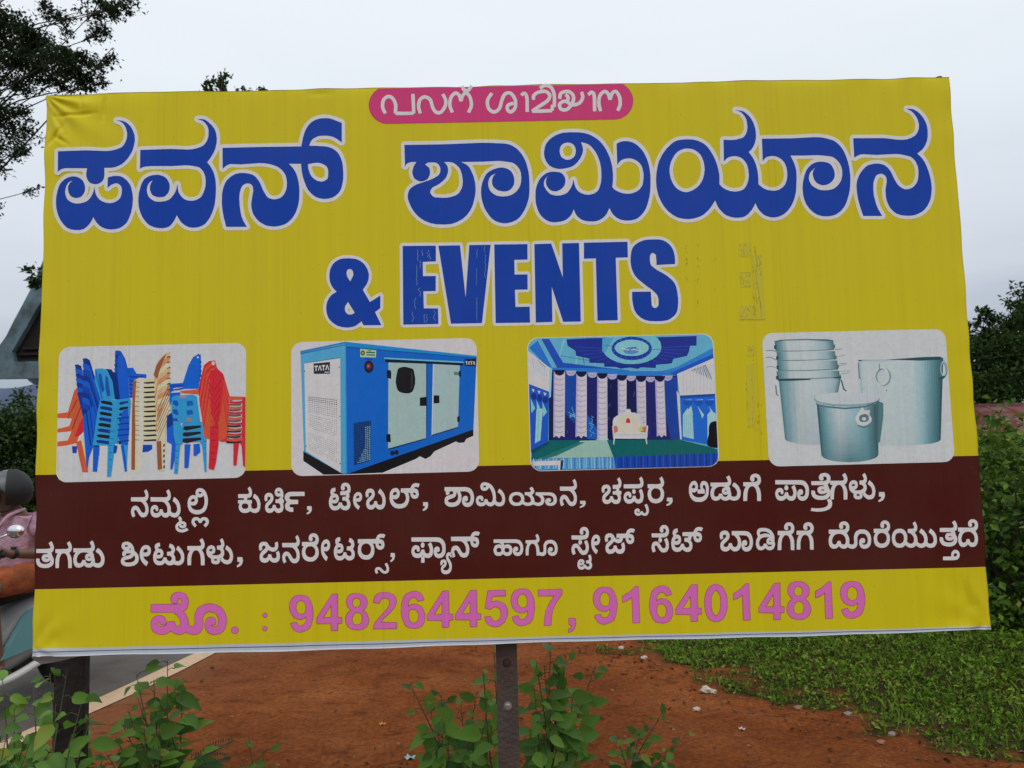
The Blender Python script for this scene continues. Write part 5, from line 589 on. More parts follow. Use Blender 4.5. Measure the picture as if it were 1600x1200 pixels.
C 239 239 239 0.5|-2942,721 -16,-11 11,-21 1,-8 -4,-5 -19,-2 -64,1 -2,-1 0,-22 1,-2 67,-2 7,-5 -1,-2 -23,0 -12,-8 -3,-10 0,-11 3,-8 5,-6 9,-5 16,-2 11,3 11,7 2,-1 -3,-9 -9,-8 -17,-4 -17,1 -11,4 -8,7 -4,7 -3,16 -19,2 -2,-18 6,-18 8,-12 13,-8 23,-6 29,1 19,8 7,6 5,9 3,14 -1,17 -2,8 -8,12 -2,11 -4,10 9,7 4,8 2,9 0,12 -7,21 -8,13|-2969,621 10,-1 2,-2 -7,-5 -10,1 -4,2 0,2|-2827,718 -15,-11 1,-4 7,-12 3,-8 -1,-7 -4,-4 -11,-2 -65,1 -2,-1 0,-23 16,-3 -8,-15 -5,-20 -1,-23 2,-34 21,0 0,40 3,25 9,20 6,5 8,2 7,-1 8,-4 10,-16 6,-29 2,-43 3,-2 19,1 0,40 -3,21 -6,18 -10,16 9,7 6,9 2,9 0,13 -5,18 -8,13|-2683,719 -15,-12 11,-24 -1,-7 -4,-3 -15,-2 -92,2 -2,-1 1,-23 14,-3 -8,-13 -4,-13 -2,-13 1,-19 6,-18 5,-8 9,-8 12,-3 15,1 10,4 10,10 12,-11 12,-5 19,0 16,9 16,-9 20,-3 16,5 12,12 5,12 2,12 0,19 -4,16 -7,15 -10,15 -12,11 -12,7 -10,-16 -2,-7 18,-13 10,-12 6,-15 1,-16 -5,-11 -8,-6 -15,0 -11,5 -1,21 -5,15 -1,13 -9,19 8,7 4,7 2,12 -1,12 -6,18 -7,13|-2740,646 22,-1 16,-5 -13,-4 -7,-6 -3,-9 0,-11 4,-11 9,-7 15,-3 13,4 0,-4 -8,-12 -10,-2 -10,3 -6,6 -5,13 -2,1 -17,0 -5,-14 -8,-6 -11,0 -7,5 -4,10 -1,12 6,21 12,13 9,5|-2702,619 8,-2 3,-4 -6,-3 -7,1 -3,5
@printed_word
C 239 239 239 0.5|-2472,706 -16,-6 -5,-7 -3,-8 0,-12 3,-7 6,-8 10,-5 -8,-7 -5,-8 -1,-9 3,-12 3,-4 18,6 0,10 5,3 14,0 10,-1 2,-3 -9,-7 -31,-8 -15,-7 -7,-13 -1,-11 2,-9 5,-8 6,-6 20,-8 28,-1 25,5 13,8 7,7 4,8 4,14 -1,13 -3,13 -10,16 -14,12 -6,25 -12,20 -18,12 -11,3|-2468,685 10,-2 5,-3 -7,-6 -11,-1 -4,3 -1,4 3,3|-2440,663 2,-1 2,-9 -12,2|-2417,618 7,-7 2,-14 -3,-9 -8,-8 -10,-4 -16,-2 -20,1 -11,7 0,5 5,4 27,6 14,5 8,7|-2346,681 -15,-6 -11,-13 -7,-20 -1,-23 4,-20 9,-21 16,-19 14,-10 10,18 1,7 -21,18 -6,10 -4,9 19,-2 10,2 7,4 5,6 5,8 2,18 -3,15 -8,12 -12,6|-2344,657 7,-1 5,-3 2,-6 -2,-7 -4,-4 -8,-2 -6,0 -7,3 -1,3 4,9 4,5|-2260,693 -16,-4 -8,-9 -2,-15 6,-17 -8,-11 -6,-18 -1,-22 2,-14 5,-12 10,-12 14,-7 19,0 12,3 14,12 11,-11 13,-6 17,0 16,6 13,-6 17,-2 13,3 10,7 9,14 3,17 -2,29 -10,23 -18,21 -11,8 -3,-1 -9,-21 14,-11 11,-14 6,-15 1,-15 -4,-10 -7,-7 -13,-2 -9,3 -2,2 -2,22 -11,19 5,8 4,12 1,7 -3,14 -10,16 -19,10 -2,-2 -6,-21 15,-10 3,-10 -3,-5 -5,-3 -21,-1 0,-21 2,-3 17,-1 10,-9 4,-10 -7,-9 -1,-5 -10,-1 -8,3 -7,8 -3,11 -3,2 -15,0 -7,-16 -9,-6 -13,0 -11,4 -4,6 -2,9 15,-3 17,4 9,9 4,16 -2,13 -6,11 -9,7 -14,2 -4,5 1,5 10,3 2,1 -2,21 -2,2|-2260,632 6,0 4,-2 2,-5 -2,-4 -4,-3 -7,-1 -10,2 3,8|-1986,714 -16,-11 11,-22 0,-9 -4,-4 -12,-2 -69,2 -3,-2 1,-24 16,-3 -10,-18 -4,-17 -2,-25 2,-32 22,0 1,46 5,24 9,17 7,4 8,2 9,-2 7,-5 5,-7 6,-14 4,-20 2,-47 2,-1 21,1 0,33 -3,29 -6,18 -10,16 10,7 6,9 2,12 0,12 -6,17 -7,13|-1859,711 -14,-11 9,-18 0,-12 -7,-4 -17,-1 -3,-2 1,-22 15,-2 6,-5 4,-5 0,-11 -7,-8 -9,-4 -12,-2 -18,1 -13,4 16,8 5,7 2,10 0,10 -2,10 -6,7 -6,5 -12,3 -13,-3 -9,-7 -7,-13 -2,-20 3,-14 11,-17 17,-10 1,-21 5,-8 9,-5 17,-3 9,1 8,4 8,12 0,18 6,3 -4,-10 4,-7 15,-15 16,-7 11,-1 15,4 9,8 6,11 4,16 0,18 -5,22 -7,14 -8,10 -19,16 -2,0 -4,-7 -5,-15 18,-16 8,-12 4,-17 -2,-15 -9,-10 -12,-1 -12,5 -11,13 8,14 2,10 -1,18 -7,14 7,13 2,13 -4,20 -6,13|-1930,646 5,0 5,-3 1,-4 -1,-4 -7,-4 -13,1 2,9|-1900,583 10,-4 2,-3 -1,-3 -9,-3 -10,3 -1,3 1,3
@printed_comma
C 239 239 239 0.5|-1760,590 -1,-29 13,-1 1,-3 -2,-10 -14,-10 0,-8 3,-4 16,7 9,7 6,10 4,17 -4,22
@printed_word
C 239 239 239 0.5|-1598,682 -9,-2 -9,-6 -5,-7 -3,-12 1,-17 5,-13 16,8 -2,15 5,8 5,1 7,-1 4,-3 2,-4 -3,-9 -24,-21 -9,-15 -3,-21 2,-11 5,-10 8,-8 12,-4 11,-1 11,3 16,14 10,-12 12,-5 17,-1 12,5 10,11 4,17 -1,25 -8,17 -17,-11 5,-15 0,-9 -2,-7 -6,-5 -9,0 -9,3 -5,8 -4,13 -2,2 -16,0 -5,-17 -10,-7 -8,-1 -6,2 -5,4 -1,5 3,9 24,21 9,12 12,-8 17,-5 14,3 9,5 6,9 4,14 0,15 -3,16 -3,1 -15,-6 1,-18 -1,-6 -7,-6 -8,-1 -8,3 -8,5 -9,10 -6,11 -6,6 -9,3|-1378,719 -14,-12 9,-24 -1,-8 -4,-4 -8,-2 -77,2 -3,-1 1,-26 58,-2 6,-2 12,-10 7,-10 6,-14 2,-12 0,-10 -3,-10 -5,-5 -8,-1 -9,6 -16,28 -9,10 -11,4 -7,0 -9,-3 -10,-11 -5,-18 2,-21 8,-21 17,9 -7,20 0,8 2,7 5,3 5,0 4,-4 17,-30 14,-12 13,-2 12,2 7,5 8,11 5,19 -1,25 -5,20 -12,20 9,6 6,8 3,12 0,14 -5,20|-1282,727 -11,-4 -10,-9 -4,-12 1,-14 3,-7 4,-3 6,-2 6,1 4,4 2,6 0,8 -4,7 6,2 6,-1 6,-4 4,-7 -1,-9 -5,-7 -15,-4 -63,2 -3,-2 0,-23 11,-3 -8,-16 -3,-11 0,-23 4,-15 6,-12 9,-9 12,-7 15,-4 23,0 18,9 13,15 7,20 0,18 -2,15 -5,12 -8,12 9,10 5,12 2,18 -2,10 -5,12 -8,9 -11,5|-1298,646 12,-1 10,-7 8,-10 4,-15 -2,-17 -6,-10 -8,-7 -12,-4 -14,2 -11,6 -9,13 -3,14 3,16 6,11 10,7|-1200,686 -13,-7 -10,-14 -5,-19 -1,-26 2,-18 7,-21 12,-19 13,-13 10,25 -17,19 -8,20 16,-2 8,2 6,5 8,15 2,21 -3,14 -5,10 -10,7|-1197,661 4,-1 4,-3 1,-12 -6,-7 -11,-1 -5,4 1,8 5,8|-1112,698 -11,-2 -7,-5 -5,-6 -2,-8 0,-14 5,-12 -11,-18 -4,-22 1,-24 7,-19 11,-12 15,-5 11,0 10,3 15,13 12,-12 9,-5 11,-1 14,3 12,10 6,19 -2,22 -10,19 7,12 2,15 -1,14 -4,10 -11,13 -14,5 -6,-23 13,-10 3,-7 -1,-5 -3,-5 -4,-2 -18,-1 -2,-2 0,-22 17,-2 6,-4 5,-7 3,-11 -4,-10 -7,-4 -11,2 -8,7 -5,16 -14,1 -3,-2 -4,-12 -6,-7 -9,-3 -10,0 -10,7 -3,13 17,-3 12,4 9,8 4,16 -1,16 -6,12 -8,6 -13,2 -4,5 2,5 9,3 1,2 -1,22|-1113,635 5,0 4,-3 2,-4 -2,-5 -8,-4 -12,2 -1,2 3,6|-847,712 -12,-3 -9,-7 -12,-22 -113,2 -1,-25 11,-3 -7,-13 -3,-12 -1,-32 7,-20 13,-15 17,-9 20,-2 18,3 17,12 11,18 3,22 -1,23 -9,23 16,-1 6,-23 4,-7 9,-7 7,-2 10,-1 8,3 7,5 5,8 2,9 0,13 -2,11 -4,7 -7,7 -20,6 5,6 10,2 15,-4 10,19 -3,3 -10,5|-946,654 14,-1 11,-7 8,-9 4,-13 -1,-16 -4,-14 -9,-10 -12,-5 -13,1 -12,5 -9,11 -4,13 1,16 5,15 9,9|-861,651 8,0 7,-2 3,-5 -1,-6 -6,-3 -7,2 -4,7|-811,527 -10,-4 -2,-3 11,-24 0,-10 -3,-7 -4,-3 -9,1 -24,23 -9,3 -11,-1 -8,-4 -6,-10 0,-13 6,-13 3,-1 12,5 -6,15 2,4 4,2 8,-3 13,-15 11,-7 16,-2 14,6 7,12 0,19 -7,21 -5,8
@printed_comma
C 239 239 239 0.5|-784,589 -2,-25 11,-1 1,-2 -2,-10 -12,-9 1,-7 2,-3 11,5 9,8 5,11 3,14 -2,18
@printed_word
C 239 239 239 0.5|-649,684 -2,-3 0,-22 2,-2 151,-4 14,-2 12,-4 10,-8 6,-14 2,-23 -4,-15 -5,-8 -7,-3 -10,-1 -7,4 -5,10 9,-3 8,3 4,7 0,13 -3,6 -5,5 -6,2 -9,-1 -9,-7 -6,-13 -1,-19 3,-12 6,-11 6,-5 17,-6 10,1 11,3 9,7 7,9 6,14 2,14 -1,35 -3,13 -6,11 -9,11 -9,7 -10,4 -15,3|-579,651 -9,-4 -4,-11 2,-14 4,-4 6,-2 8,3 5,11 -2,14 -5,6|-529,650 -17,-12 9,-21 3,-17 -3,-14 -8,-7 -9,0 -9,5 -4,8 -2,11 -2,2 -17,0 -5,-15 -10,-9 -15,0 -10,4 -4,6 -1,7 2,6 5,4 5,1 4,-3 1,-12 14,-1 2,2 2,9 -1,14 -5,9 -7,5 -14,2 -8,-2 -8,-5 -7,-11 -4,-14 0,-11 2,-13 5,-10 10,-10 14,-5 15,0 16,5 -1,-33 1,-3 21,0 0,34 17,-5 14,1 13,7 7,12 5,18 0,23 -7,25 -6,12|-580,568 2,0 3,-6 -9,0|-413,584 -8,-3 -5,-5 -4,-7 -2,-9 2,-19 14,-27 4,-13 1,-13 -6,-12 -6,-5 -9,-1 -12,1 -6,6 1,6 14,12 6,11 1,19 -6,10 -9,4 -13,-1 -7,-4 -5,-9 -1,-11 3,-12 12,5 0,8 1,3 7,1 4,-3 -2,-5 -16,-14 -5,-14 0,-11 4,-13 8,-8 8,-4 16,-1 15,5 11,11 6,15 2,23 -2,12 -5,14 -13,23 -2,8 2,4 6,1 3,-3 2,-7 3,0 11,3 0,7 -3,10 -4,6 -7,5|-240,711 -10,-2 -9,-6 -7,-9 -7,-15 -124,2 0,-27 61,-2 7,-3 11,-9 7,-10 6,-14 3,-17 -1,-10 -4,-10 -6,-4 -8,1 -8,6 -15,27 -9,10 -7,4 -9,2 -14,-3 -11,-11 -5,-19 1,-22 8,-22 18,9 -7,28 3,9 6,3 4,0 4,-4 18,-30 5,-7 9,-6 11,-3 10,1 8,2 9,8 8,16 3,25 -4,27 -12,24 22,0 5,-24 6,-9 7,-5 16,-3 9,3 6,5 7,16 1,12 -3,14 -4,8 -6,5 -20,7 5,5 8,2 17,-3 10,19 -11,7|-255,649 10,0 5,-2 3,-6 -1,-6 -6,-2 -7,2 -4,7
@printed_word
C 239 239 239 0.5|-123,657 -2,-2 0,-20 36,-1 9,-6 5,-7 -13,4 -17,-2 -10,-5 -7,-10 -5,-16 2,-17 6,-13 9,-7 11,-3 14,0 9,4 9,7 15,-11 16,-2 16,5 9,9 5,12 1,13 -2,12 -5,11 -9,8 -11,3 -12,0 -12,-5 -4,13 2,2 68,-2 12,-1 10,-4 8,-8 5,-10 0,-17 -3,-12 -5,-6 -6,-2 -9,0 -5,3 -4,6 9,-2 5,3 4,6 0,10 -3,7 -4,2 -6,2 -6,-1 -8,-5 -5,-9 -2,-16 2,-10 5,-8 5,-6 14,-5 10,0 11,4 8,6 5,6 4,10 3,14 -1,27 -8,19 -8,10 -8,5 -20,5|-94,603 12,-2 6,-8 0,-11 -9,-8 -13,1 -6,3 -3,5 -1,7 2,6 5,5|-42,601 11,-2 6,-8 -1,-12 -8,-6 -15,1 -7,8 -1,7 3,7 5,4|157,685 -13,-10 8,-19 -1,-5 -3,-4 -8,-1 -59,0 -1,-19 12,-3 -7,-15 -4,-13 -2,-17 0,-29 18,0 2,34 4,21 8,14 6,4 7,1 11,-4 9,-15 3,-17 2,-41 19,1 10,-4 10,0 7,1 8,5 5,6 3,10 1,35 2,9 9,10 14,3 14,-3 10,-10 5,-12 0,-18 -3,-9 -6,-5 -7,-2 -9,1 -3,3 -2,4 9,-1 5,2 3,7 0,10 -3,5 -5,3 -8,1 -6,-2 -6,-6 -4,-10 -1,-13 3,-11 7,-8 13,-6 15,0 13,6 7,9 5,14 2,21 -2,15 -4,12 -8,12 -11,8 -11,4 -22,0 -11,-3 -8,-5 -7,-9 -6,-13 -1,-39 -2,-4 -4,-4 -7,-1 -7,2 -6,4 -3,31 -4,11 -6,11 7,6 6,8 2,8 -1,13 -5,15
@printed_word
C 239 239 239 0.5|454,721 -11,-4 -8,-7 -5,-13 0,-13 6,-11 6,-2 5,1 4,3 2,5 0,9 -3,8 5,1 7,0 6,-5 2,-8 -2,-10 -4,-5 -16,-3 -69,2 -3,-2 1,-24 49,-2 -6,-9 -1,-12 3,-8 7,-4 7,2 6,9 0,11 -6,10 25,2 11,3 10,9 5,13 2,20 -2,10 -4,11 -12,11|472,637 -16,-10 8,-21 2,-13 -3,-16 -7,-7 -8,0 -7,5 -17,29 -10,10 -9,2 -8,0 -8,-3 -6,-5 -8,-14 -2,-18 2,-16 7,-15 17,8 -6,26 2,8 6,3 4,0 4,-3 16,-29 13,-12 8,-3 13,1 8,3 7,6 9,18 3,24 -5,25 -6,15|493,545 -14,-6 5,-20 -1,-8 -5,-3 -12,0 -2,-2 0,-15 15,-2 4,-3 3,-7 -1,-7 -5,-3 -7,0 -6,3 -4,9 -14,2 5,13 -2,13 -10,8 -13,0 -8,-3 -7,-7 -6,-17 1,-19 4,-10 5,-6 11,-4 10,0 9,3 7,6 10,-8 14,-2 10,2 6,5 6,9 2,14 -2,8 -5,9 4,12 0,17 -4,16|432,500 6,0 1,-4 -4,-2 -8,1 0,2|448,482 0,-2 -3,-6 -8,-4 -9,1 -5,6 1,2 14,-1|532,670 -13,-5 -10,-14 -6,-17 -2,-24 3,-22 6,-16 12,-17 10,-9 11,22 -17,19 -6,16 17,-1 13,7 7,13 3,19 -3,13 -6,10 -8,5|533,647 5,-1 3,-3 1,-6 -1,-5 -6,-6 -12,1 -3,3 3,8 4,6
@printed_word
C 239 239 239 0.5|758,703 -9,-3 -9,-6 -6,-7 -8,-16 -59,1 -2,-25 2,-2 18,0 -1,-4 -6,-4 -9,1 -11,6 -6,9 -7,14 -11,7 -8,2 -12,0 -15,-7 -6,-9 -3,-11 0,-14 4,-15 17,7 -2,15 4,7 8,2 5,-1 4,-3 1,-4 -3,-9 -24,-21 -10,-15 -2,-11 0,-15 4,-12 5,-7 12,-7 17,0 12,4 12,11 9,-10 6,-4 8,-3 10,0 14,3 10,10 6,13 1,19 -2,16 -5,13 -17,-11 4,-23 -2,-7 -6,-5 -9,-1 -9,4 -6,8 -2,12 -3,2 -15,0 -4,-15 -9,-8 -11,-1 -8,3 -2,7 2,7 23,21 11,13 17,-10 8,-2 13,1 8,3 5,6 5,9 3,12 15,0 2,-1 1,-13 4,-9 4,-8 6,-5 8,-3 9,0 14,6 6,9 2,9 1,12 -3,12 -4,8 -6,5 -18,6 4,5 7,2 8,0 9,-3 10,19 -2,3 -8,4|743,643 9,0 5,-3 3,-4 -1,-6 -5,-3 -7,2 -4,6|970,720 -10,-4 -9,-9 -5,-11 0,-14 6,-10 12,-1 5,9 1,8 -3,7 5,2 6,-1 6,-4 2,-7 -1,-9 -4,-5 -6,-3 -10,-2 -70,2 -3,-1 0,-24 50,-2 -6,-10 -2,-10 3,-8 6,-5 9,2 5,9 0,11 -6,10 23,1 14,4 10,9 6,14 1,22 -7,19 -12,9|987,637 -16,-11 7,-17 3,-15 -2,-16 -7,-7 -9,0 -7,4 -16,29 -11,10 -6,2 -10,0 -8,-2 -7,-5 -7,-13 -3,-19 3,-19 5,-12 18,8 -6,26 2,7 6,4 5,-1 4,-4 16,-28 12,-11 8,-2 12,0 9,3 8,6 9,17 2,25 -4,26 -7,14
@printed_word
C 239 239 239 0.5|1196,701 -10,-3 -9,-5 -7,-9 -7,-14 -71,0 -1,-25 34,-1 3,-3 0,-4 -4,-3 -19,0 -2,-3 -1,-21 19,-3 7,-6 4,-8 1,-7 -3,-9 -5,-4 -7,-2 -7,1 -7,5 -4,8 -2,10 -2,2 -16,0 -6,-15 -10,-8 -14,-1 -10,7 -3,7 0,7 10,-3 10,0 8,3 8,5 7,13 1,16 -2,12 -5,8 -9,6 -12,2 -4,5 2,5 11,5 -1,24 -12,-1 -11,-5 -6,-8 -4,-10 1,-12 4,-11 -11,-17 -6,-24 2,-30 4,-13 6,-8 12,-8 18,-2 15,4 14,12 11,-11 12,-6 16,-1 12,5 10,13 5,19 -2,20 -9,17 6,12 2,12 11,0 1,-15 5,-12 5,-6 9,-5 10,-1 10,2 7,6 6,9 3,19 -5,16 -8,9 -19,6 5,5 8,2 16,-4 10,16 1,4 -10,6|1180,642 8,0 7,-2 3,-5 -1,-6 -5,-3 -8,2 -4,7|1052,631 5,0 4,-3 2,-4 -2,-5 -8,-4 -13,2 0,2 3,6|1359,673 -12,-3 -7,-5 -6,-8 -3,-11 1,-17 4,-13 17,8 -2,15 5,8 12,0 5,-3 1,-4 -3,-9 -28,-24 -9,-15 -2,-18 1,-10 5,-12 7,-7 14,-5 14,1 13,6 10,10 12,-13 11,-5 18,1 14,7 11,16 6,21 -1,29 -5,14 -7,12 2,2 28,-1 19,-3 11,-9 7,-15 1,-18 -3,-17 -7,-10 -7,-4 -9,-1 -5,2 -4,4 -2,7 1,1 4,-3 6,0 7,5 3,12 -1,8 -3,6 -6,4 -8,1 -7,-3 -7,-6 -6,-17 -1,-12 3,-14 5,-10 10,-9 16,-3 16,4 13,11 8,17 5,20 0,22 -4,21 -7,16 -10,11 -12,6 -16,3 -84,2 -2,-25 12,-2 9,-7 9,-11 5,-10 3,-17 -4,-20 -9,-9 -13,-1 -10,8 -4,17 -16,1 -2,-1 -5,-14 -5,-7 -13,-3 -9,3 -4,6 2,9 32,30 6,11 2,15 -2,14 -9,12 -10,5|1607,684 -13,-2 -9,-3 -7,-7 -4,-8 -2,-16 6,-20 -10,-15 -4,-15 -2,-18 4,-19 7,-12 6,-4 9,-3 9,0 10,2 15,11 9,-9 9,-4 14,-2 10,3 9,5 6,7 7,18 0,13 -3,12 2,24 -5,22 -10,17 -17,14 -22,8|1606,661 15,0 16,-4 13,-8 11,-10 -16,6 -15,3 -16,-1 -20,-6 -3,8 1,5 5,5|1621,624 19,0 11,-3 -11,-5 -5,-5 -3,-7 -1,-12 4,-9 8,-6 13,-2 11,3 -2,-6 -4,-5 -10,-3 -10,2 -5,6 -4,10 -2,2 -15,0 -6,-12 -7,-6 -10,0 -7,5 -2,17 2,11 5,9 13,12|1651,601 7,0 4,-4 -6,-3 -6,1 -2,3|1779,715 -12,-3 -9,-8 -7,-13 0,-15 3,-6 4,-4 6,-2 6,1 5,4 2,6 0,7 -3,8 6,2 6,0 7,-5 2,-7 -1,-9 -4,-6 -7,-3 -10,-2 -63,2 -2,-1 -2,-25 16,-3 -10,-18 -5,-17 -4,-24 -2,-32 2,-3 22,1 3,45 6,25 11,18 7,4 8,2 9,-2 6,-5 10,-21 2,-21 -1,-47 20,-2 3,2 2,38 -1,26 -4,16 -11,19 11,8 7,10 3,13 0,18 -5,14 -7,9 -11,5
@printed_word
C 239 239 239 0.5|1903,712 -13,-4 -9,-7 -6,-12 0,-15 6,-10 6,-2 8,1 4,3 3,6 0,7 -4,8 13,2 6,-5 3,-7 -1,-10 -5,-5 -7,-3 -11,-1 -63,2 -3,-2 -1,-23 16,-3 -9,-14 -7,-21 -3,-24 -2,-31 1,-2 23,0 3,45 7,24 5,10 6,8 7,4 8,1 8,-1 6,-4 6,-7 4,-10 4,-23 -2,-49 21,-2 3,2 2,42 -1,20 -4,16 -11,19 11,8 7,11 4,16 0,13 -6,15 -8,8 -10,5|2135,711 -12,-3 -10,-8 -5,-11 -1,-15 7,-10 6,-2 7,1 4,4 3,5 0,8 -3,7 4,2 8,-1 7,-4 2,-8 -2,-9 -4,-5 -15,-3 -90,2 -2,-1 -2,-24 14,-2 -11,-17 -6,-22 1,-28 3,-10 7,-10 12,-7 15,-1 12,3 15,12 11,-11 14,-6 19,2 12,8 12,-8 11,-3 11,-1 12,3 10,8 8,14 2,43 4,13 10,11 16,4 19,-3 11,-10 7,-16 0,-22 -4,-11 -7,-7 -9,-4 -11,2 -6,4 -2,7 10,-3 7,3 5,10 0,10 -4,7 -6,3 -9,1 -8,-3 -8,-8 -5,-14 0,-15 4,-12 9,-11 15,-6 19,2 15,8 10,13 5,14 3,25 -2,18 -5,15 -7,11 -11,10 -16,7 -29,1 -13,-5 -12,-7 -8,-10 -6,-13 -3,-14 0,-33 -3,-8 -5,-4 -8,-1 -8,1 -8,5 2,24 -2,16 -6,16 -8,12 10,8 8,12 3,20 -1,10 -5,12 -9,9 -12,4|2097,633 14,0 13,-4 9,-6 8,-10 4,-14 1,-16 -4,-12 -6,-6 -8,-2 -10,4 -4,6 -3,13 -3,2 -16,0 -6,-15 -9,-8 -11,1 -7,5 -3,9 0,12 8,22 14,14|2402,710 -11,-3 -10,-9 -5,-11 0,-14 6,-10 6,-2 6,1 5,4 2,7 -3,13 10,2 6,-4 4,-6 0,-8 -5,-8 -14,-5 -65,2 -3,-2 -1,-23 11,-2 -7,-11 -6,-16 -1,-16 2,-20 6,-13 9,-10 11,-6 14,-4 24,1 18,9 13,15 8,21 1,18 -1,13 -3,10 -8,13 9,8 5,10 3,9 0,21 -5,13 -8,8 -11,5|2378,632 14,-2 11,-6 7,-10 2,-12 -1,-12 -6,-15 -10,-9 -11,-3 -13,0 -12,6 -7,9 -3,12 1,16 5,12 11,10|2602,699 -16,-12 8,-20 0,-7 -2,-5 -8,-3 -30,0 -2,-2 -1,-23 12,-2 6,-3 11,-11 6,-11 3,-11 -1,-12 -6,-14 -8,-5 -8,-1 -10,2 -8,6 -6,6 4,28 -1,15 -8,21 -8,10 -10,7 -13,3 -14,0 -13,-3 -12,-6 -10,-11 -8,-15 -4,-18 0,-21 3,-17 8,-15 15,-12 19,-4 22,3 18,13 18,-14 16,-4 20,3 15,11 16,-12 15,-4 19,3 13,8 13,-8 16,-5 14,2 12,4 10,11 7,12 3,13 0,26 -4,16 -9,18 -12,12 -11,9 -3,-2 -11,-20 19,-18 7,-13 3,-23 -4,-10 -4,-5 -6,-4 -9,-1 -9,1 -9,6 2,29 -5,24 -12,20 -10,11 -11,7 -12,-18 -1,-5 17,-15 8,-12 4,-17 -2,-16 -8,-10 -13,-4 -11,3 -11,9 1,18 -2,16 -5,13 -8,14 9,6 6,8 3,10 1,13 -4,18|2492,629 14,-1 10,-6 6,-11 2,-15 -2,-14 -5,-11 -9,-8 -12,-4 -12,2 -9,5 -6,8 -3,15 1,13 5,15 8,8|2861,698 -17,-11 0,-4 7,-11 2,-8 -1,-7 -5,-4 -14,-2 -69,2 -3,-2 -2,-21 2,-3 67,-2 7,-5 -1,-1 -23,0 -8,-3 -5,-5 -5,-9 -1,-13 3,-8 4,-6 13,-5 11,-1 12,3 12,7 1,0 -3,-10 -11,-8 -18,-3 -15,1 -12,4 -8,7 -3,10 0,11 -20,4 -4,-18 3,-15 8,-14 13,-9 24,-6 16,-1 15,2 20,9 12,15 4,11 1,16 -2,9 -7,13 -1,10 -4,11 10,7 6,7 3,10 1,12 -5,20 -8,12|2820,599 12,-1 3,-2 -6,-4 -9,-1 -7,4|2849,511 -10,-3 -10,-9 -5,-10 -3,-20 -52,1 -2,-23 72,-2 16,2 8,4 8,7 5,9 2,14 -1,10 -3,8 -6,7 -9,4|2848,489 6,0 4,-2 2,-4 0,-6 -5,-7 -14,-1 -2,3 1,10 3,4|2975,703 -13,-4 -10,-9 -5,-11 0,-13 6,-11 6,-2 7,1 4,4 3,5 0,8 -3,8 7,2 5,-1 6,-4 3,-7 -2,-10 -5,-6 -18,-4 -83,3 -3,-2 -2,-23 14,-3 -8,-12 -6,-14 -3,-13 0,-26 7,-19 5,-6 7,-5 13,-2 11,2 10,6 9,8 9,-10 7,-5 10,-2 10,0 14,6 10,13 7,21 1,23 -4,19 -10,18 10,9 7,10 3,10 1,19 -5,15 -8,8 -10,5|2936,624 14,0 13,-4 8,-7 8,-10 4,-13 0,-17 -4,-13 -6,-6 -8,-1 -9,3 -4,7 -3,12 -2,2 -17,0 -5,-15 -9,-7 -11,0 -7,6 -2,8 1,15 7,20 6,8 9,7
@printed_word
C 178 87 87 0.5|-2136,384 -14,-2 -14,-7 -10,-8 -5,-10 -4,-15 2,-14 6,-10 10,-9 -139,3 -3,-5 0,-43 2,-4 4,-2 139,-4 23,-20 14,-20 5,-21 -3,-17 -7,-5 -7,0 -5,3 -6,9 -4,15 -4,3 -41,1 -4,-3 -5,-12 0,22 -6,14 -6,7 -13,8 -10,3 -25,-1 -16,-6 -11,-9 -8,-12 -4,-12 -1,-19 3,-18 6,-15 10,-12 22,-13 22,-5 21,0 15,3 17,8 14,8 14,-11 11,-6 22,-5 23,1 24,11 15,-8 20,-6 18,-1 20,3 20,11 11,18 5,26 -1,46 5,17 13,13 23,4 25,-6 9,-6 9,-10 9,-20 0,-26 -4,-12 -9,-8 -12,-2 -11,2 -1,3 14,2 5,3 4,6 3,9 0,10 -4,13 -8,8 -13,5 -15,1 -16,-6 -11,-13 -7,-23 1,-25 10,-22 11,-11 12,-7 14,-5 14,-2 16,1 18,4 13,7 12,9 12,20 8,31 0,29 -7,28 -12,23 -14,17 -27,17 -25,8 -25,3 -26,-2 -23,-7 -19,-11 -14,-15 -10,-22 -3,-18 2,-46 -3,-11 -5,-5 -10,0 -8,2 -8,4 -4,27 -5,19 -10,20 -16,19 19,14 9,19 4,28 -5,22 -11,20 -13,11 -19,8|-2132,342 8,-2 5,-5 2,-7 0,-9 -4,-6 -5,-3 -17,-2 9,8 3,5 1,7|-2254,195 5,-2 2,-9 3,-3 27,-4 2,-1 -15,-3 -21,3 -5,4 -2,5 1,6|-1777,158 -8,-2 -8,-5 -4,-6 -2,-10 3,-9 4,-7 10,-6 8,-2 9,2 8,5 4,7 3,9 -3,10 -5,7 -9,6
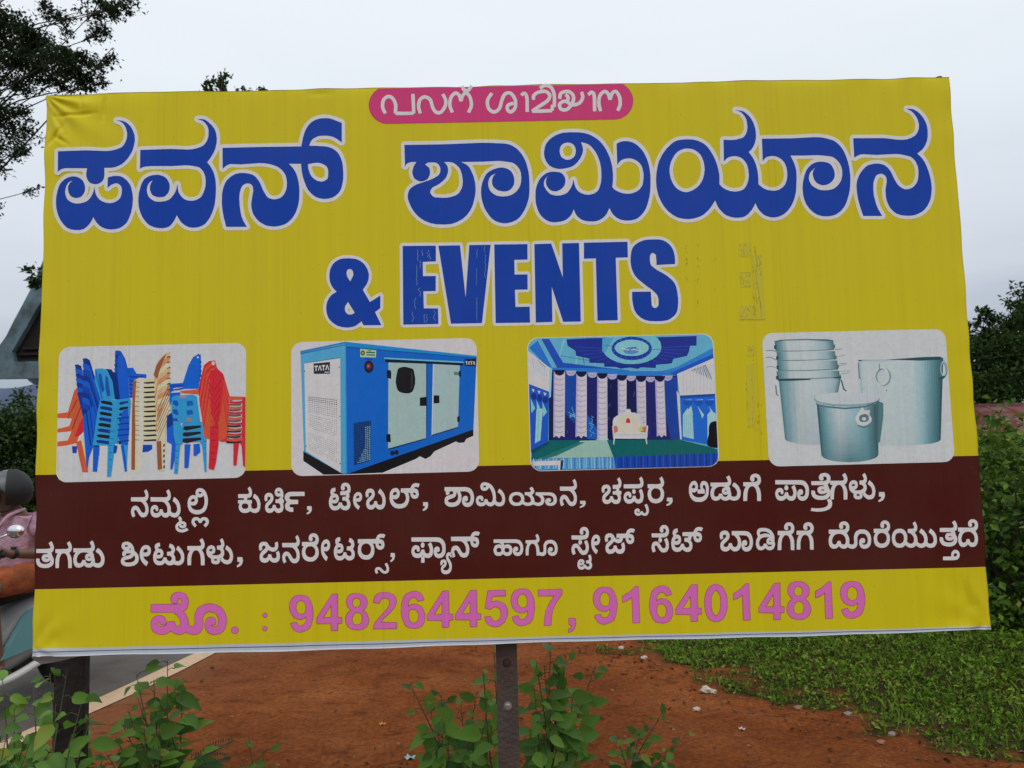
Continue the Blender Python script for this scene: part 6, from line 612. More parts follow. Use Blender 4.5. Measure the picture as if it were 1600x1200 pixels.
C 239 122 205 0.5|-2136,381 -20,-5 -15,-11 -7,-17 0,-16 3,-10 7,-7 11,-3 10,0 9,4 4,8 0,9 -4,11 6,1 8,-1 7,-6 4,-10 -2,-11 -6,-8 -7,-3 -14,-2 -160,5 -2,-3 1,-42 3,-3 140,-5 14,-10 10,-10 13,-20 6,-24 -1,-10 -3,-9 -4,-3 -6,-2 -6,0 -7,4 -6,7 -6,18 -39,2 -3,-2 -7,-17 -9,-8 -16,-3 -21,4 -6,4 -4,6 0,7 3,6 6,2 4,-1 3,-4 1,-8 2,-2 29,-2 2,2 2,9 0,17 -6,13 -11,10 -17,6 -23,-1 -14,-5 -11,-9 -7,-12 -4,-11 -1,-18 3,-18 6,-13 10,-12 19,-12 22,-5 20,0 16,3 15,7 16,11 14,-12 10,-6 23,-6 11,0 14,2 11,4 11,8 15,-10 20,-5 18,-2 22,4 16,10 11,17 4,24 -1,46 5,19 7,9 8,5 10,3 14,1 15,-2 11,-4 10,-6 10,-11 7,-12 2,-10 1,-26 -6,-14 -8,-8 -11,-4 -16,3 -6,5 -2,6 16,-1 10,5 5,12 0,11 -3,7 -8,10 -10,4 -15,1 -13,-5 -12,-11 -4,-10 -3,-13 2,-25 9,-20 7,-8 13,-8 14,-5 14,-2 16,0 18,4 11,6 11,9 13,20 7,29 0,28 -7,28 -11,22 -15,17 -24,16 -26,8 -24,2 -26,-2 -23,-6 -16,-10 -15,-15 -9,-21 -3,-18 2,-46 -3,-12 -7,-6 -11,-1 -9,3 -10,6 -2,3 -2,25 -6,21 -11,18 -16,20 13,8 7,7 9,15 4,21 -1,17 -3,13 -11,20 -12,10 -17,7|-1777,155 -7,-2 -6,-4 -4,-6 -1,-8 1,-7 5,-7 7,-5 8,-2 7,2 7,4 5,7 1,7 -1,8 -6,7 -7,5
@printed_dot
C 178 87 87 0.5|-1588,239 -10,-6 -4,-12 6,-10 7,-4 6,-1 11,6 4,12 -6,11 -8,4
C 239 122 205 0.5|-1588,236 -9,-6 -1,-10 6,-8 10,-2 8,5 2,10 -6,9
@printed_dot
C 178 87 87 0.5|-1588,156 -10,-6 -4,-13 6,-10 7,-4 6,0 11,6 4,12 -6,10 -8,4
C 239 122 205 0.5|-1588,152 -8,-5 -2,-10 6,-9 10,-2 8,6 2,10 -6,8
@phone_number
C 178 87 87 0.5|35,344 -14,-2 -11,-5 -14,-9 -7,-8 -11,-23 -4,-29 3,-19 6,-19 9,-16 13,-13 18,-9 17,-4 21,2 18,8 -1,-13 -5,-13 -7,-10 -12,-9 -8,-1 -12,4 -6,6 -6,13 -4,2 -34,-7 -5,-3 7,-24 12,-17 21,-14 21,-4 21,4 23,8 14,8 10,11 8,18 8,30 5,28 0,19 -1,22 -5,25 -8,21 -12,23 -10,9 -13,6 -25,4|295,335 -138,-1 -7,-3 1,-36 3,-4 95,-2 -34,-48 -21,-45 -9,-47 -3,-37 3,-6 40,1 5,3 6,62 10,36 21,40 40,54 0,29 -3,4|-248,344 -28,-1 -5,-2 -99,-147 -1,-32 3,-5 89,-3 0,-38 5,-5 40,0 3,5 0,38 21,1 5,4 0,35 -5,2 -17,1 -2,2 0,140 -2,4|-69,339 -96,0 -4,-1 -3,-3 -19,-109 35,-11 19,14 10,2 10,0 11,-6 8,-8 4,-9 2,-10 0,-18 -5,-16 -9,-11 -11,-6 -13,0 -11,6 -7,10 -6,13 -3,2 -36,-4 -3,-2 4,-22 8,-16 18,-15 18,-9 16,-3 16,0 12,3 16,8 14,10 10,11 15,29 6,25 -1,22 -7,17 -10,16 -20,15 -24,9 -14,1 -24,-6 -2,1 4,26 2,3 74,0 11,2 1,8 -1,28 -4,4|-426,345 -28,-1 -5,-2 -100,-147 0,-32 2,-4 91,-4 0,-38 5,-5 40,0 2,5 1,38 21,1 5,4 0,35 -5,2 -18,1 -2,2 0,140 -2,4|-639,349 -22,-5 -22,-8 -12,-8 -10,-11 -7,-15 -10,-37 -3,-43 3,-31 6,-22 10,-24 11,-17 9,-7 14,-6 40,-4 23,5 13,7 10,9 8,12 5,14 4,18 0,12 -2,18 -7,19 -10,19 -13,11 -20,10 -20,4 -18,-3 -16,-9 1,15 5,14 10,12 9,5 10,1 10,-3 6,-7 7,-12 3,-3 34,7 6,4 -8,23 -12,18 -22,14 -13,4|-841,346 -23,-4 -10,-5 -12,-10 -7,-9 -4,-13 -3,-16 1,-8 8,-3 32,-5 3,4 4,16 5,6 11,6 15,1 12,-4 8,-7 4,-13 -1,-14 -5,-11 -19,-26 -36,-35 -30,-34 -10,-19 -6,-25 5,-3 145,-2 3,2 1,4 0,33 -3,4 -96,5 13,16 38,31 28,29 12,19 9,28 -1,11 -4,14 -8,11 -14,13 -25,10|-1018,345 -18,-3 -16,-7 -10,-10 -7,-15 -4,-18 4,-22 9,-16 15,-14 -18,-15 -8,-12 -7,-21 0,-21 4,-14 6,-14 9,-11 11,-9 23,-9 20,-2 21,0 19,5 20,12 10,11 7,16 2,21 -5,21 -9,18 -19,21 12,11 8,13 5,17 0,14 -7,21 -9,10 -10,9 -24,10|-1131,345 -29,-1 -4,-3 -97,-146 0,-32 3,-5 88,-3 1,-38 5,-5 40,0 2,5 0,38 21,1 5,4 -1,35 -4,2 -18,1 -2,2 -1,140 -3,4|48,307 11,-2 13,-12 5,-10 2,-19 -2,-20 -4,-10 -8,-7 -14,-3 -10,2 -12,9 -6,12 -3,15 2,16 5,14 9,10|-1374,343 -14,-2 -11,-5 -13,-9 -7,-8 -10,-23 -4,-29 3,-19 7,-18 9,-17 14,-13 17,-9 17,-4 21,2 18,9 -1,-13 -4,-14 -7,-9 -12,-9 -8,-1 -12,3 -6,6 -6,13 -4,2 -34,-6 -5,-3 8,-24 12,-17 22,-14 21,-4 20,4 23,8 13,8 10,11 7,17 8,31 4,28 0,19 -2,22 -6,24 -8,21 -13,23 -10,9 -13,6 -24,4|-1008,310 6,0 10,-3 7,-7 3,-7 0,-15 -4,-11 -6,-7 -9,-3 -11,2 -8,3 -6,6 -2,10 0,12 4,12 7,6|-1360,306 11,-2 13,-12 5,-10 2,-19 -1,-20 -4,-10 -7,-6 -15,-4 -10,3 -11,8 -7,12 -3,15 1,17 5,14 9,9|-289,262 3,-2 -2,-62 -42,0 0,2|-466,263 2,-2 -1,-62 -43,0 1,4|-1171,262 2,-2 0,-61 -42,0 0,2|-652,231 13,-1 13,-7 7,-12 4,-15 -1,-19 -5,-14 -9,-9 -12,-5 -10,1 -12,9 -6,9 -3,14 -1,15 4,22 6,8|-1006,221 14,-1 11,-8 6,-9 2,-18 -3,-20 -5,-9 -7,-5 -14,-3 -14,2 -7,5 -6,9 -2,12 1,16 5,15 8,8|343,152 -3,-5 -1,-38 3,-3 12,-1 2,-3 -4,-10 -14,-9 -4,-6 2,-15 4,-4 18,7 16,11 8,15 7,25 -2,28 -3,6
C 239 122 205 0.5|35,341 -13,-2 -10,-4 -13,-9 -7,-8 -11,-23 -3,-16 0,-11 3,-24 9,-20 10,-15 13,-9 20,-8 20,-1 14,5 14,11 2,0 -2,-21 -4,-15 -8,-10 -13,-10 -10,-2 -13,4 -6,4 -10,16 -35,-7 9,-25 11,-15 18,-11 8,-2 12,-2 19,3 22,8 14,8 10,11 7,16 9,30 4,29 1,18 -2,22 -5,25 -7,20 -12,22 -9,9 -11,5 -25,4|295,332 -138,-1 -4,-2 1,-27 2,-8 100,-1 -34,-47 -21,-39 -8,-25 -3,-18 -3,-27 -2,-25 2,-3 31,1 9,1 6,61 11,38 21,40 38,53 1,27 -2,2|-248,341 -22,-1 -9,-2 -98,-144 0,-31 1,-3 91,-3 0,-40 2,-2 37,-1 1,43 3,1 21,0 2,2 0,32 -22,2 -2,2 1,142 -1,3|-69,336 -96,0 -3,-2 -20,-106 31,-9 20,13 10,3 10,-1 12,-5 10,-10 4,-9 3,-12 -1,-18 -6,-19 -9,-11 -13,-6 -13,0 -14,7 -5,6 -9,17 -35,-4 4,-20 7,-14 16,-14 18,-8 16,-4 15,1 13,3 13,6 14,10 10,11 15,26 5,26 -1,22 -6,17 -13,17 -17,13 -22,7 -13,1 -28,-8 -2,1 5,35 2,2 85,2 0,31 -3,3|-426,342 -30,-2 -100,-145 0,-31 2,-3 91,-3 0,-39 3,-3 37,-1 1,43 3,1 21,0 2,2 0,32 -22,2 -3,2 1,130 0,13|-639,346 -21,-5 -20,-7 -13,-8 -10,-11 -7,-18 -8,-32 -4,-26 0,-17 3,-31 6,-20 10,-25 11,-16 9,-7 11,-5 23,-3 17,-1 12,2 11,3 10,6 10,9 7,10 6,14 4,18 0,12 -4,23 -8,20 -11,15 -14,10 -20,8 -19,1 -14,-4 -15,-12 -2,0 1,22 4,13 7,10 14,12 13,1 12,-4 6,-5 9,-15 35,8 -8,23 -11,15 -19,13 -14,3|-841,343 -23,-4 -19,-14 -7,-9 -4,-11 -2,-22 36,-6 5,18 5,7 14,7 15,0 13,-4 10,-8 4,-15 0,-14 -6,-13 -19,-26 -36,-35 -30,-34 -11,-19 -5,-22 13,-1 133,-1 1,2 1,32 -2,2 -101,4 17,22 38,31 28,29 13,19 7,25 0,12 -4,12 -8,11 -14,13 -14,7 -13,3|-1018,342 -18,-3 -13,-7 -10,-9 -8,-15 -2,-10 0,-13 4,-17 9,-13 17,-16 -20,-16 -8,-11 -7,-20 0,-21 3,-13 6,-13 9,-11 11,-9 11,-5 18,-4 32,-1 19,5 17,11 10,11 6,14 3,21 -6,22 -11,19 -19,19 15,13 8,11 5,17 0,14 -7,19 -8,11 -11,9 -21,8 -17,3|48,310 8,0 6,-3 13,-12 5,-11 2,-21 -2,-20 -4,-11 -11,-8 -14,-3 -10,2 -15,10 -7,14 -2,15 1,17 6,15 10,10|-1131,341 -23,0 -8,-2 -95,-144 -1,-31 2,-3 90,-3 1,-40 2,-2 37,-1 0,43 3,1 21,0 2,2 0,32 -22,1 -2,3 -2,141 -1,3|-1374,340 -13,-2 -10,-4 -13,-9 -6,-8 -10,-23 -3,-16 0,-11 4,-23 9,-21 11,-14 12,-10 21,-7 19,-1 14,4 14,12 2,-1 -1,-21 -5,-14 -7,-11 -13,-9 -9,-2 -14,4 -5,4 -11,16 -34,-8 9,-24 12,-15 17,-11 9,-3 12,-1 18,3 22,8 14,8 9,11 7,15 8,31 3,28 0,19 -2,22 -5,24 -8,20 -12,22 -10,9 -11,5 -24,4|-1008,314 9,-1 12,-6 5,-5 4,-9 -1,-15 -4,-14 -7,-7 -11,-3 -13,2 -9,4 -5,6 -4,12 1,15 5,12 7,6|-1360,310 7,-1 6,-3 13,-12 6,-11 3,-20 -2,-21 -4,-11 -10,-8 -15,-3 -10,3 -14,9 -7,14 -3,15 1,17 5,16 10,9|-284,274 1,-4 -1,-76 -52,1 0,2|-463,274 2,-7 -1,-72 -52,1 1,4|-1167,274 2,-3 -1,-76 -51,0 0,3|-652,235 15,-2 13,-8 8,-12 4,-17 -1,-20 -6,-16 -11,-10 -14,-5 -11,3 -13,10 -6,12 -3,13 0,24 5,16 8,7|-1006,225 14,-2 14,-9 6,-11 3,-18 -3,-20 -6,-11 -9,-6 -15,-3 -14,2 -10,6 -6,9 -3,14 2,20 5,13 11,11|345,148 -2,-2 -1,-36 2,-1 14,-1 1,-5 -5,-13 -13,-9 -3,-4 0,-9 3,-6 18,7 12,9 9,15 5,24 0,15 -3,15
@phone_number
C 178 87 87 0.5|1810,342 -19,-4 -19,-8 -12,-12 -7,-14 -3,-12 -1,-12 4,-20 8,-14 15,-15 -21,-15 -9,-14 -7,-21 -2,-21 7,-25 9,-13 12,-11 12,-6 17,-5 38,-2 20,5 20,11 13,14 8,17 3,22 -5,24 -8,16 -19,22 16,14 7,10 4,12 3,20 -3,15 -4,8 -9,12 -11,9 -23,10|2154,332 -13,-2 -13,-4 -13,-8 -9,-8 -7,-9 -7,-16 -6,-30 3,-21 7,-21 10,-15 11,-10 18,-9 18,-4 20,1 20,10 2,-1 -3,-14 -4,-12 -10,-11 -12,-8 -9,-1 -13,4 -5,6 -6,13 -4,2 -37,-7 -4,-3 6,-23 12,-18 23,-14 21,-4 19,2 20,7 21,10 12,12 9,15 10,34 5,20 2,26 -1,27 -5,24 -10,26 -11,18 -8,6 -15,6 -24,4|2014,334 -42,-36 -43,-22 -3,-5 -2,-36 3,-5 25,7 17,9 14,10 3,0 -4,-151 1,-4 4,-2 41,1 3,2 2,4 3,223 -4,5|1698,335 -29,-1 -5,-3 -105,-147 -2,-32 3,-5 90,-4 -1,-38 4,-4 41,-1 2,6 2,37 22,1 4,4 1,36 -4,2 -18,1 -2,2 6,141 -2,4|1483,336 -35,-32 -18,-12 -28,-14 -3,-4 -2,-36 3,-5 27,8 16,9 12,9 2,0 -3,-149 2,-6 4,-2 39,1 4,2 1,3 2,224 -4,4|1286,338 -16,-4 -16,-7 -10,-8 -10,-13 -9,-19 -9,-26 -4,-28 -1,-24 1,-24 3,-20 9,-29 8,-14 9,-9 12,-7 14,-5 15,-2 19,3 15,6 12,8 9,10 9,17 9,26 5,23 2,34 -1,23 -4,22 -9,26 -7,13 -9,11 -18,11 -14,5|1166,339 -30,-1 -5,-2 -106,-147 -1,-33 3,-4 92,-4 -1,-38 5,-5 41,0 2,6 1,37 23,1 4,4 1,35 -4,3 -18,0 -3,3 5,140 -2,4|946,339 -22,-4 -22,-9 -11,-7 -10,-11 -9,-18 -8,-31 -4,-20 -2,-28 1,-23 5,-26 10,-27 11,-17 10,-9 12,-5 40,-4 23,6 13,7 10,10 7,9 7,18 4,28 -2,18 -6,20 -10,18 -11,10 -15,9 -20,5 -19,-1 -20,-9 1,12 6,16 9,10 10,7 10,1 10,-3 6,-7 6,-12 3,-3 34,8 5,3 -6,23 -12,18 -21,14 -14,4|774,340 -40,-36 -43,-22 -3,-5 -1,-36 3,-5 24,8 17,8 14,11 3,-1 -1,-150 1,-4 4,-2 41,1 3,2 1,3 -1,223 -4,5|562,340 -12,-2 -14,-5 -19,-15 -8,-12 -6,-16 -4,-27 3,-20 6,-17 10,-17 11,-12 19,-10 17,-4 19,1 21,10 -1,-14 -5,-13 -7,-10 -12,-8 -9,-1 -12,3 -7,7 -5,13 -3,1 -36,-7 -4,-3 5,-20 13,-21 22,-14 21,-4 16,3 23,7 21,11 9,9 8,20 10,33 5,43 -3,31 -5,20 -12,29 -9,14 -8,7 -17,7|1815,305 10,0 7,-2 7,-6 4,-7 1,-11 -3,-15 -5,-8 -8,-5 -10,-1 -11,2 -8,5 -4,9 0,16 3,10 7,9|2166,295 11,-2 13,-12 5,-10 2,-17 -3,-24 -5,-9 -8,-7 -15,-3 -13,4 -10,8 -7,12 -1,18 3,17 5,11 9,8|1288,295 5,-1 6,-6 12,-18 3,-16 1,-22 -3,-44 -5,-19 -13,-21 -12,-9 -10,8 -10,19 -4,29 2,48 4,22 8,15 9,11|575,303 11,-2 13,-13 5,-12 2,-16 -3,-21 -3,-10 -8,-7 -15,-3 -12,4 -10,7 -6,10 -3,16 2,19 5,13 10,10|1654,252 2,-2 -4,-62 -42,-1 0,3|1121,257 2,-9 -2,-56 -44,0 0,3|1816,213 13,-2 11,-8 6,-9 2,-15 -2,-17 -6,-16 -9,-7 -13,-3 -13,1 -10,4 -7,9 -2,13 2,20 6,14 10,10|930,221 13,-1 13,-9 6,-11 3,-17 -1,-16 -6,-15 -11,-10 -12,-4 -10,3 -10,9 -5,10 -2,13 1,23 3,13 7,8
C 239 122 205 0.5|1810,338 -19,-3 -16,-7 -11,-10 -7,-14 -4,-12 -1,-11 4,-19 8,-14 18,-17 -23,-17 -10,-13 -7,-20 -1,-21 2,-12 4,-11 9,-13 12,-11 9,-5 17,-5 16,-2 22,1 20,4 18,11 12,13 7,15 4,22 -5,22 -8,17 -21,23 18,16 6,9 5,11 3,20 -3,13 -4,8 -9,12 -11,9 -20,8 -19,3|2153,329 -11,-2 -12,-4 -12,-7 -9,-8 -7,-9 -7,-14 -4,-18 -1,-12 2,-21 9,-22 8,-13 16,-12 17,-7 19,-2 20,4 15,12 3,0 -3,-23 -5,-13 -10,-12 -14,-9 -10,-1 -13,4 -7,6 -9,14 -37,-7 8,-25 10,-14 20,-12 9,-3 13,-1 18,3 21,6 17,9 13,12 8,15 10,32 4,20 3,26 -2,27 -4,23 -10,25 -11,18 -8,6 -12,5 -24,3|2014,331 -39,-35 -19,-11 -24,-11 -2,-4 -2,-34 1,-2 31,11 27,19 3,0 -5,-158 3,-4 39,1 2,3 4,222 -2,2|1698,331 -23,0 -9,-2 -104,-146 -1,-30 1,-3 91,-3 -1,-40 2,-3 38,-1 2,44 3,1 21,-1 3,3 1,32 -22,1 -2,3 5,142 -1,3|1485,333 -34,-31 -18,-12 -29,-14 -2,-3 -1,-34 1,-3 32,12 24,18 3,0 -3,-156 1,-4 2,-1 37,1 3,3 2,222 -3,2|1286,335 -16,-4 -16,-8 -8,-6 -10,-15 -8,-17 -8,-24 -5,-28 -1,-24 1,-25 3,-18 9,-28 6,-12 8,-9 11,-7 15,-6 16,-2 18,3 13,5 11,8 9,10 10,20 9,27 5,27 1,24 -1,23 -4,22 -8,24 -7,13 -10,11 -15,9 -14,6|1166,336 -24,-1 -9,-2 -104,-145 -2,-30 2,-3 93,-4 -1,-39 3,-3 38,-1 2,43 3,2 22,-1 2,2 1,32 -23,2 -2,3 4,142 -1,3|946,336 -18,-4 -23,-8 -12,-7 -10,-11 -7,-16 -9,-31 -4,-20 -2,-28 2,-23 5,-26 9,-25 11,-17 10,-9 9,-3 23,-4 17,0 13,1 13,6 12,8 7,8 7,12 5,11 4,28 -3,21 -9,23 -8,12 -14,12 -20,8 -19,1 -16,-5 -13,-11 -2,0 2,21 5,15 10,13 11,8 13,1 11,-4 5,-5 9,-15 35,8 -8,25 -10,14 -18,12 -14,4|1815,308 11,0 10,-4 8,-7 3,-10 -1,-16 -4,-11 -7,-9 -10,-4 -12,0 -11,4 -7,7 -4,9 1,16 5,14 6,7|774,337 -38,-35 -18,-11 -24,-11 -2,-3 -2,-34 2,-3 31,11 26,19 2,0 -1,-158 3,-3 38,1 3,3 -1,221 -2,2|2166,298 5,0 9,-3 13,-12 5,-11 2,-18 -3,-24 -5,-11 -10,-7 -16,-4 -14,4 -12,9 -7,14 -2,18 3,17 7,13 11,10|562,336 -12,-1 -12,-5 -10,-7 -10,-9 -7,-12 -4,-12 -4,-27 3,-21 7,-20 9,-13 15,-13 16,-7 20,-3 18,4 7,4 9,8 2,0 -2,-22 -4,-14 -8,-10 -13,-10 -11,-2 -14,4 -5,4 -10,17 -32,-7 -3,-2 9,-25 9,-12 19,-12 9,-3 12,-2 17,3 22,7 18,10 9,10 8,17 10,33 3,26 1,18 -2,30 -5,20 -11,27 -10,14 -8,7 -14,5 -21,3|1288,298 5,0 6,-4 15,-22 4,-18 0,-22 -3,-45 -6,-22 -16,-23 -6,-5 -5,-2 -5,2 -7,7 -11,19 -3,12 -1,20 2,48 4,22 8,17 10,11|575,306 13,-3 14,-12 5,-12 2,-19 -2,-22 -5,-11 -10,-8 -15,-3 -12,3 -13,9 -5,10 -4,18 1,19 7,16 11,10|1658,264 2,-4 -4,-76 -52,0 -1,3|1125,268 2,-2 0,-19 -3,-58 -53,0 -1,2 3,4|1816,216 13,-2 14,-10 6,-8 2,-18 -3,-22 -6,-12 -10,-8 -15,-3 -14,1 -11,6 -7,10 -2,13 2,20 7,16 9,10|930,224 14,-1 15,-10 7,-12 3,-18 -3,-22 -6,-11 -10,-10 -15,-5 -10,2 -13,11 -6,12 -2,13 1,23 5,16 7,8
@chair_picture
C 234 238 239 1|-855,948 -1,10 -3,8 -6,7 -7,6 -9,4 -9,1 -536,0 -9,-1 -8,-4 -8,-6 -5,-7 -4,-8 -1,-10 0,-367 1,-9 4,-8 5,-8 8,-5 8,-4 9,-1 536,0 9,1 9,4 7,5 6,8 3,8 1,9
C 29 93 205 1|-1280,966 6,3 13,-3 15,-26 9,-34 5,-98 -37,1 -4,123 -7,21
C 18 63 165 1|-1280,952 7,3 12,-3 15,-26 9,-34 5,-84 -37,1 -4,109 -6,21
C 29 93 205 1|-1281,938 8,3 12,-3 15,-26 9,-34 5,-70 -37,1 -4,95 -6,21
C 18 63 165 1|-1282,924 9,3 12,-3 15,-26 9,-33 5,-57 -37,1 -3,81 -7,22
C 29 93 205 1|-1282,910 9,3 13,-2 15,-27 8,-33 5,-43 -37,1 -3,68 -7,21
C 18 63 165 1|-1283,897 11,3 12,-3 15,-26 9,-34 4,-29 -37,1 -3,54 -6,21
C 23 109 239 1|-1271,951 16,4 18,-60 7,-87 -30,-4 -12,76
C 15 53 144 1|-1310,909 19,-2 21,-27 9,-72 -28,1 -14,59
C 23 109 239 1|-1238,910 17,1 12,-20 32,-3 0,-13 -23,3 -16,-8 1,-54 -15,0
C 18 63 165 1|-1232,881 16,-3 29,1 -1,4 -28,-1 -16,3
C 18 63 165 1|-1232,868 16,-3 29,-1 0,4 -29,0 -16,3
C 18 63 165 1|-1232,854 16,-3 29,0 0,3 -29,1 -15,3
C 18 63 165 1|-1232,841 16,-3 29,-1 0,4 -29,1 -15,3
C 18 63 165 1|-1231,828 15,-3 29,-1 0,4 -28,0 -16,3
C 18 63 165 1|-1231,814 16,-3 29,0 0,3 -29,1 -16,3
C 239 109 69 1|-1461,767 33,4 19,70 10,10 16,-19 4,-58 1,-33 -19,-70 -29,-7 -33,-3 0,16 33,3 11,29 -45,-3 0,12 37,8 9,24 -47,3 0,11
C 234 238 239 1|-1461,746 29,7 4,-11 -10,-10 -22,2
C 234 238 239 1|-1460,701 41,2 -16,-16 -24,-5
C 165 63 39 1|-1427,752 30,59 -3,2 -29,-60
C 165 63 39 1|-1411,716 27,74 -3,1 -27,-73
C 165 63 39 1|-1400,691 23,58 -3,1 -24,-57
C 239 109 69 1|-1400,675 17,4 25,-103 -19,0
C 239 234 192 1|-1385,683 9,2 4,-16 -7,-3
C 239 234 192 1|-1379,662 8,2 4,-17 -7,-3
C 239 234 192 1|-1374,640 8,2 4,-16 -7,-3
C 239 234 192 1|-1368,619 8,2 3,-17 -6,-3
C 239 234 192 1|-1363,597 8,2 3,-16 -6,-3
C 239 234 192 1|-1461,630 7,26 2,-78 -7,1 -2,28
C 239 47 66 1|-1389,737 11,4 4,-33 -18,-16 -10,0
C 18 63 165 1|-1409,925 10,1 11,-6 13,-59 7,-21 -19,5 -16,54
C 23 109 239 1|-1408,910 11,1 11,-6 13,-59 6,-21 -18,5 -16,54
C 18 63 165 1|-1406,895 10,1 11,-6 13,-59 7,-21 -19,5 -15,54
C 23 109 239 1|-1405,879 11,2 11,-6 13,-59 6,-21 -18,5 -16,54
C 18 63 165 1|-1403,864 10,2 12,-6 12,-59 7,-21 -19,5 -15,54
C 23 109 239 1|-1401,849 10,2 11,-6 13,-59 6,-21 -18,5 -16,54
C 18 63 165 1|-1400,834 10,2 12,-6 12,-59 7,-21 -19,5 -15,54
C 18 63 165 1|-1384,944 11,2 12,-7 13,-42 24,-75 1,-29 -30,46 -27,84
C 23 109 239 1|-1384,926 11,1 12,-7 13,-41 24,-76 1,-29 -30,47 -27,84
C 21 82 205 1|-1384,907 11,2 12,-7 13,-41 24,-76 1,-29 -30,46 -27,84
C 18 63 165 1|-1384,889 11,1 12,-7 13,-41 24,-75 1,-29 -30,46 -27,84
C 23 109 239 1|-1384,871 11,1 12,-7 13,-41 24,-75 1,-29 -30,46 -27,84
C 21 82 205 1|-1384,852 11,2 12,-7 13,-41 24,-76 1,-28 -30,46 -27,83
C 18 63 165 1|-1384,834 11,1 12,-7 13,-41 24,-75 0,-29 -29,47 -27,83
C 23 109 239 1|-1384,816 11,1 12,-7 13,-41 24,-75 0,-29 -29,46 -27,84
C 21 82 205 1|-1384,797 11,2 12,-7 13,-41 24,-75 0,-29 -29,46 -27,84
C 18 63 165 1|-1384,779 11,2 11,-7 14,-41 24,-75 0,-29 -29,46 -27,83
C 23 109 239 1|-1379,758 32,32 16,-50 -13,-82 -12,-33 -6,-49 -6,58 -8,82
C 15 53 144 1|-1371,774 17,-112 4,0 -17,112
C 15 53 144 1|-1360,790 16,-116 3,0 -17,116
C 58 178 239 1|-1343,910 23,1 16,-6 18,-38 9,-58 -47,1 -20,59
C 29 98 205 1|-1332,894 9,0 12,-55 -8,-8 -8,25
C 29 98 205 1|-1309,889 8,-9 9,-58 -10,-4 -7,29
C 23 109 239 1|-1343,904 23,-94 4,0 -23,95
C 58 178 239 1|-1324,811 47,-4 49,5 3,-17 -8,-136 -3,-84 -6,0 -14,89 -18,2 -11,-106 -13,0 1,101 -49,1 7,53 7,58
C 37 37 47 1|-1323,805 9,1 25,-5 6,-9 -2,-3 -35,8
C 23 71 165 1|-1261,800 25,3 3,-6 -25,-7 -6,3
C 23 63 152 1|-1325,787 10,1 26,-5 6,-9 -2,-3 -37,7
C 37 37 47 1|-1261,782 26,3 2,-6 -25,-7 -6,3
C 37 37 47 1|-1326,769 9,1 28,-6 7,-8 -2,-3 -39,7
C 23 71 165 1|-1261,764 26,2 2,-6 -25,-6 -6,2
C 23 63 152 1|-1328,750 10,2 30,-6 6,-8 -2,-4 -41,8
C 37 37 47 1|-1261,745 26,3 2,-6 -25,-7 -5,3
C 37 37 47 1|-1330,732 11,2 31,-6 6,-8 -2,-4 -43,8
C 23 71 165 1|-1262,727 28,3 0,-6 -25,-7 -4,3
C 23 63 152 1|-1332,714 12,2 32,-6 7,-9 -2,-3 -45,8
C 37 37 47 1|-1262,709 28,3 0,-6 -25,-7 -4,3
C 37 37 47 1|-1333,696 11,1 35,-5 6,-9 -2,-3 -47,8
C 23 71 165 1|-1262,691 28,3 0,-6 -25,-7 -3,3
C 23 63 152 1|-1335,678 12,1 36,-6 6,-8 -2,-3 -49,8
C 37 37 47 1|-1262,673 28,2 0,-5 -25,-7 -3,2
C 58 178 239 1|-1283,801 18,-1 -7,-62 -2,-78 -11,-100 -13,0 5,113 5,66
C 31 125 232 1|-1297,704 18,-1 0,3 -17,1
C 31 125 232 1|-1295,682 14,-2 1,3 -15,2
C 31 125 232 1|-1294,659 12,-1 0,3 -12,1
C 31 125 232 1|-1293,636 10,-1 0,3 -10,1
C 31 125 232 1|-1292,614 8,-1 0,3 -7,1
C 31 125 232 1|-1290,591 4,-1 1,3 -5,1
C 23 109 239 1|-1344,658 21,-3 -7,-78 -14,1
C 23 109 239 1|-1256,659 10,4 12,-86 -6,-2
C 23 109 239 1|-1252,771 17,8 6,-67 -4,-53 -17,4 -17,26
C 18 66 165 1|-1267,744 37,4 -1,4 -37,-3
C 18 66 165 1|-1267,726 37,3 -1,4 -37,-3
C 18 66 165 1|-1267,707 37,3 0,4 -37,-3
C 18 66 165 1|-1266,689 36,3 0,4 -37,-3
C 18 66 165 1|-1266,670 37,3 -1,4 -37,-3
C 21 82 205 1|-1412,661 17,0 -2,-23 -13,1
C 21 82 205 1|-1278,660 12,0 -4,-25 -9,0
C 21 82 205 1|-1190,660 35,-1 0,-14 -12,-8 -21,-2
C 176 106 69 1|-1220,866 16,6 -4,-102 -1,-190 -12,1 -1,173
C 239 234 192 1|-1209,873 67,0 2,-204 -44,1 -8,-12 -3,-90 -14,0 -1,144 -3,83
C 239 239 221 1|-1200,869 14,1 2,-200 -7,-98 -11,-4 -1,144
C 37 37 47 1|-1185,862 40,2 1,-6 -33,-1 -9,2
C 165 125 93 1|-1214,863 14,-2 1,2 -15,2
C 37 37 47 1|-1185,847 40,1 1,-6 -33,0 -9,1
C 165 125 93 1|-1214,847 15,-2 0,2 -15,2
C 37 37 47 1|-1185,831 40,2 1,-6 -32,-1 -10,2
C 165 125 93 1|-1214,831 15,-1 0,2 -14,1
C 37 37 47 1|-1184,816 40,1 1,-6 -33,-1 -10,2
C 165 125 93 1|-1213,816 14,-2 0,2 -14,2
C 37 37 47 1|-1184,800 40,1 1,-5 -33,-1 -9,2
C 165 125 93 1|-1213,800 14,-2 0,2 -14,2
C 37 37 47 1|-1184,784 40,2 1,-6 -33,-1 -9,2
C 165 125 93 1|-1213,784 15,-1 0,2 -15,2
C 37 37 47 1|-1184,769 40,1 1,-6 -32,0 -10,2
C 165 125 93 1|-1213,769 15,-2 0,2 -14,2
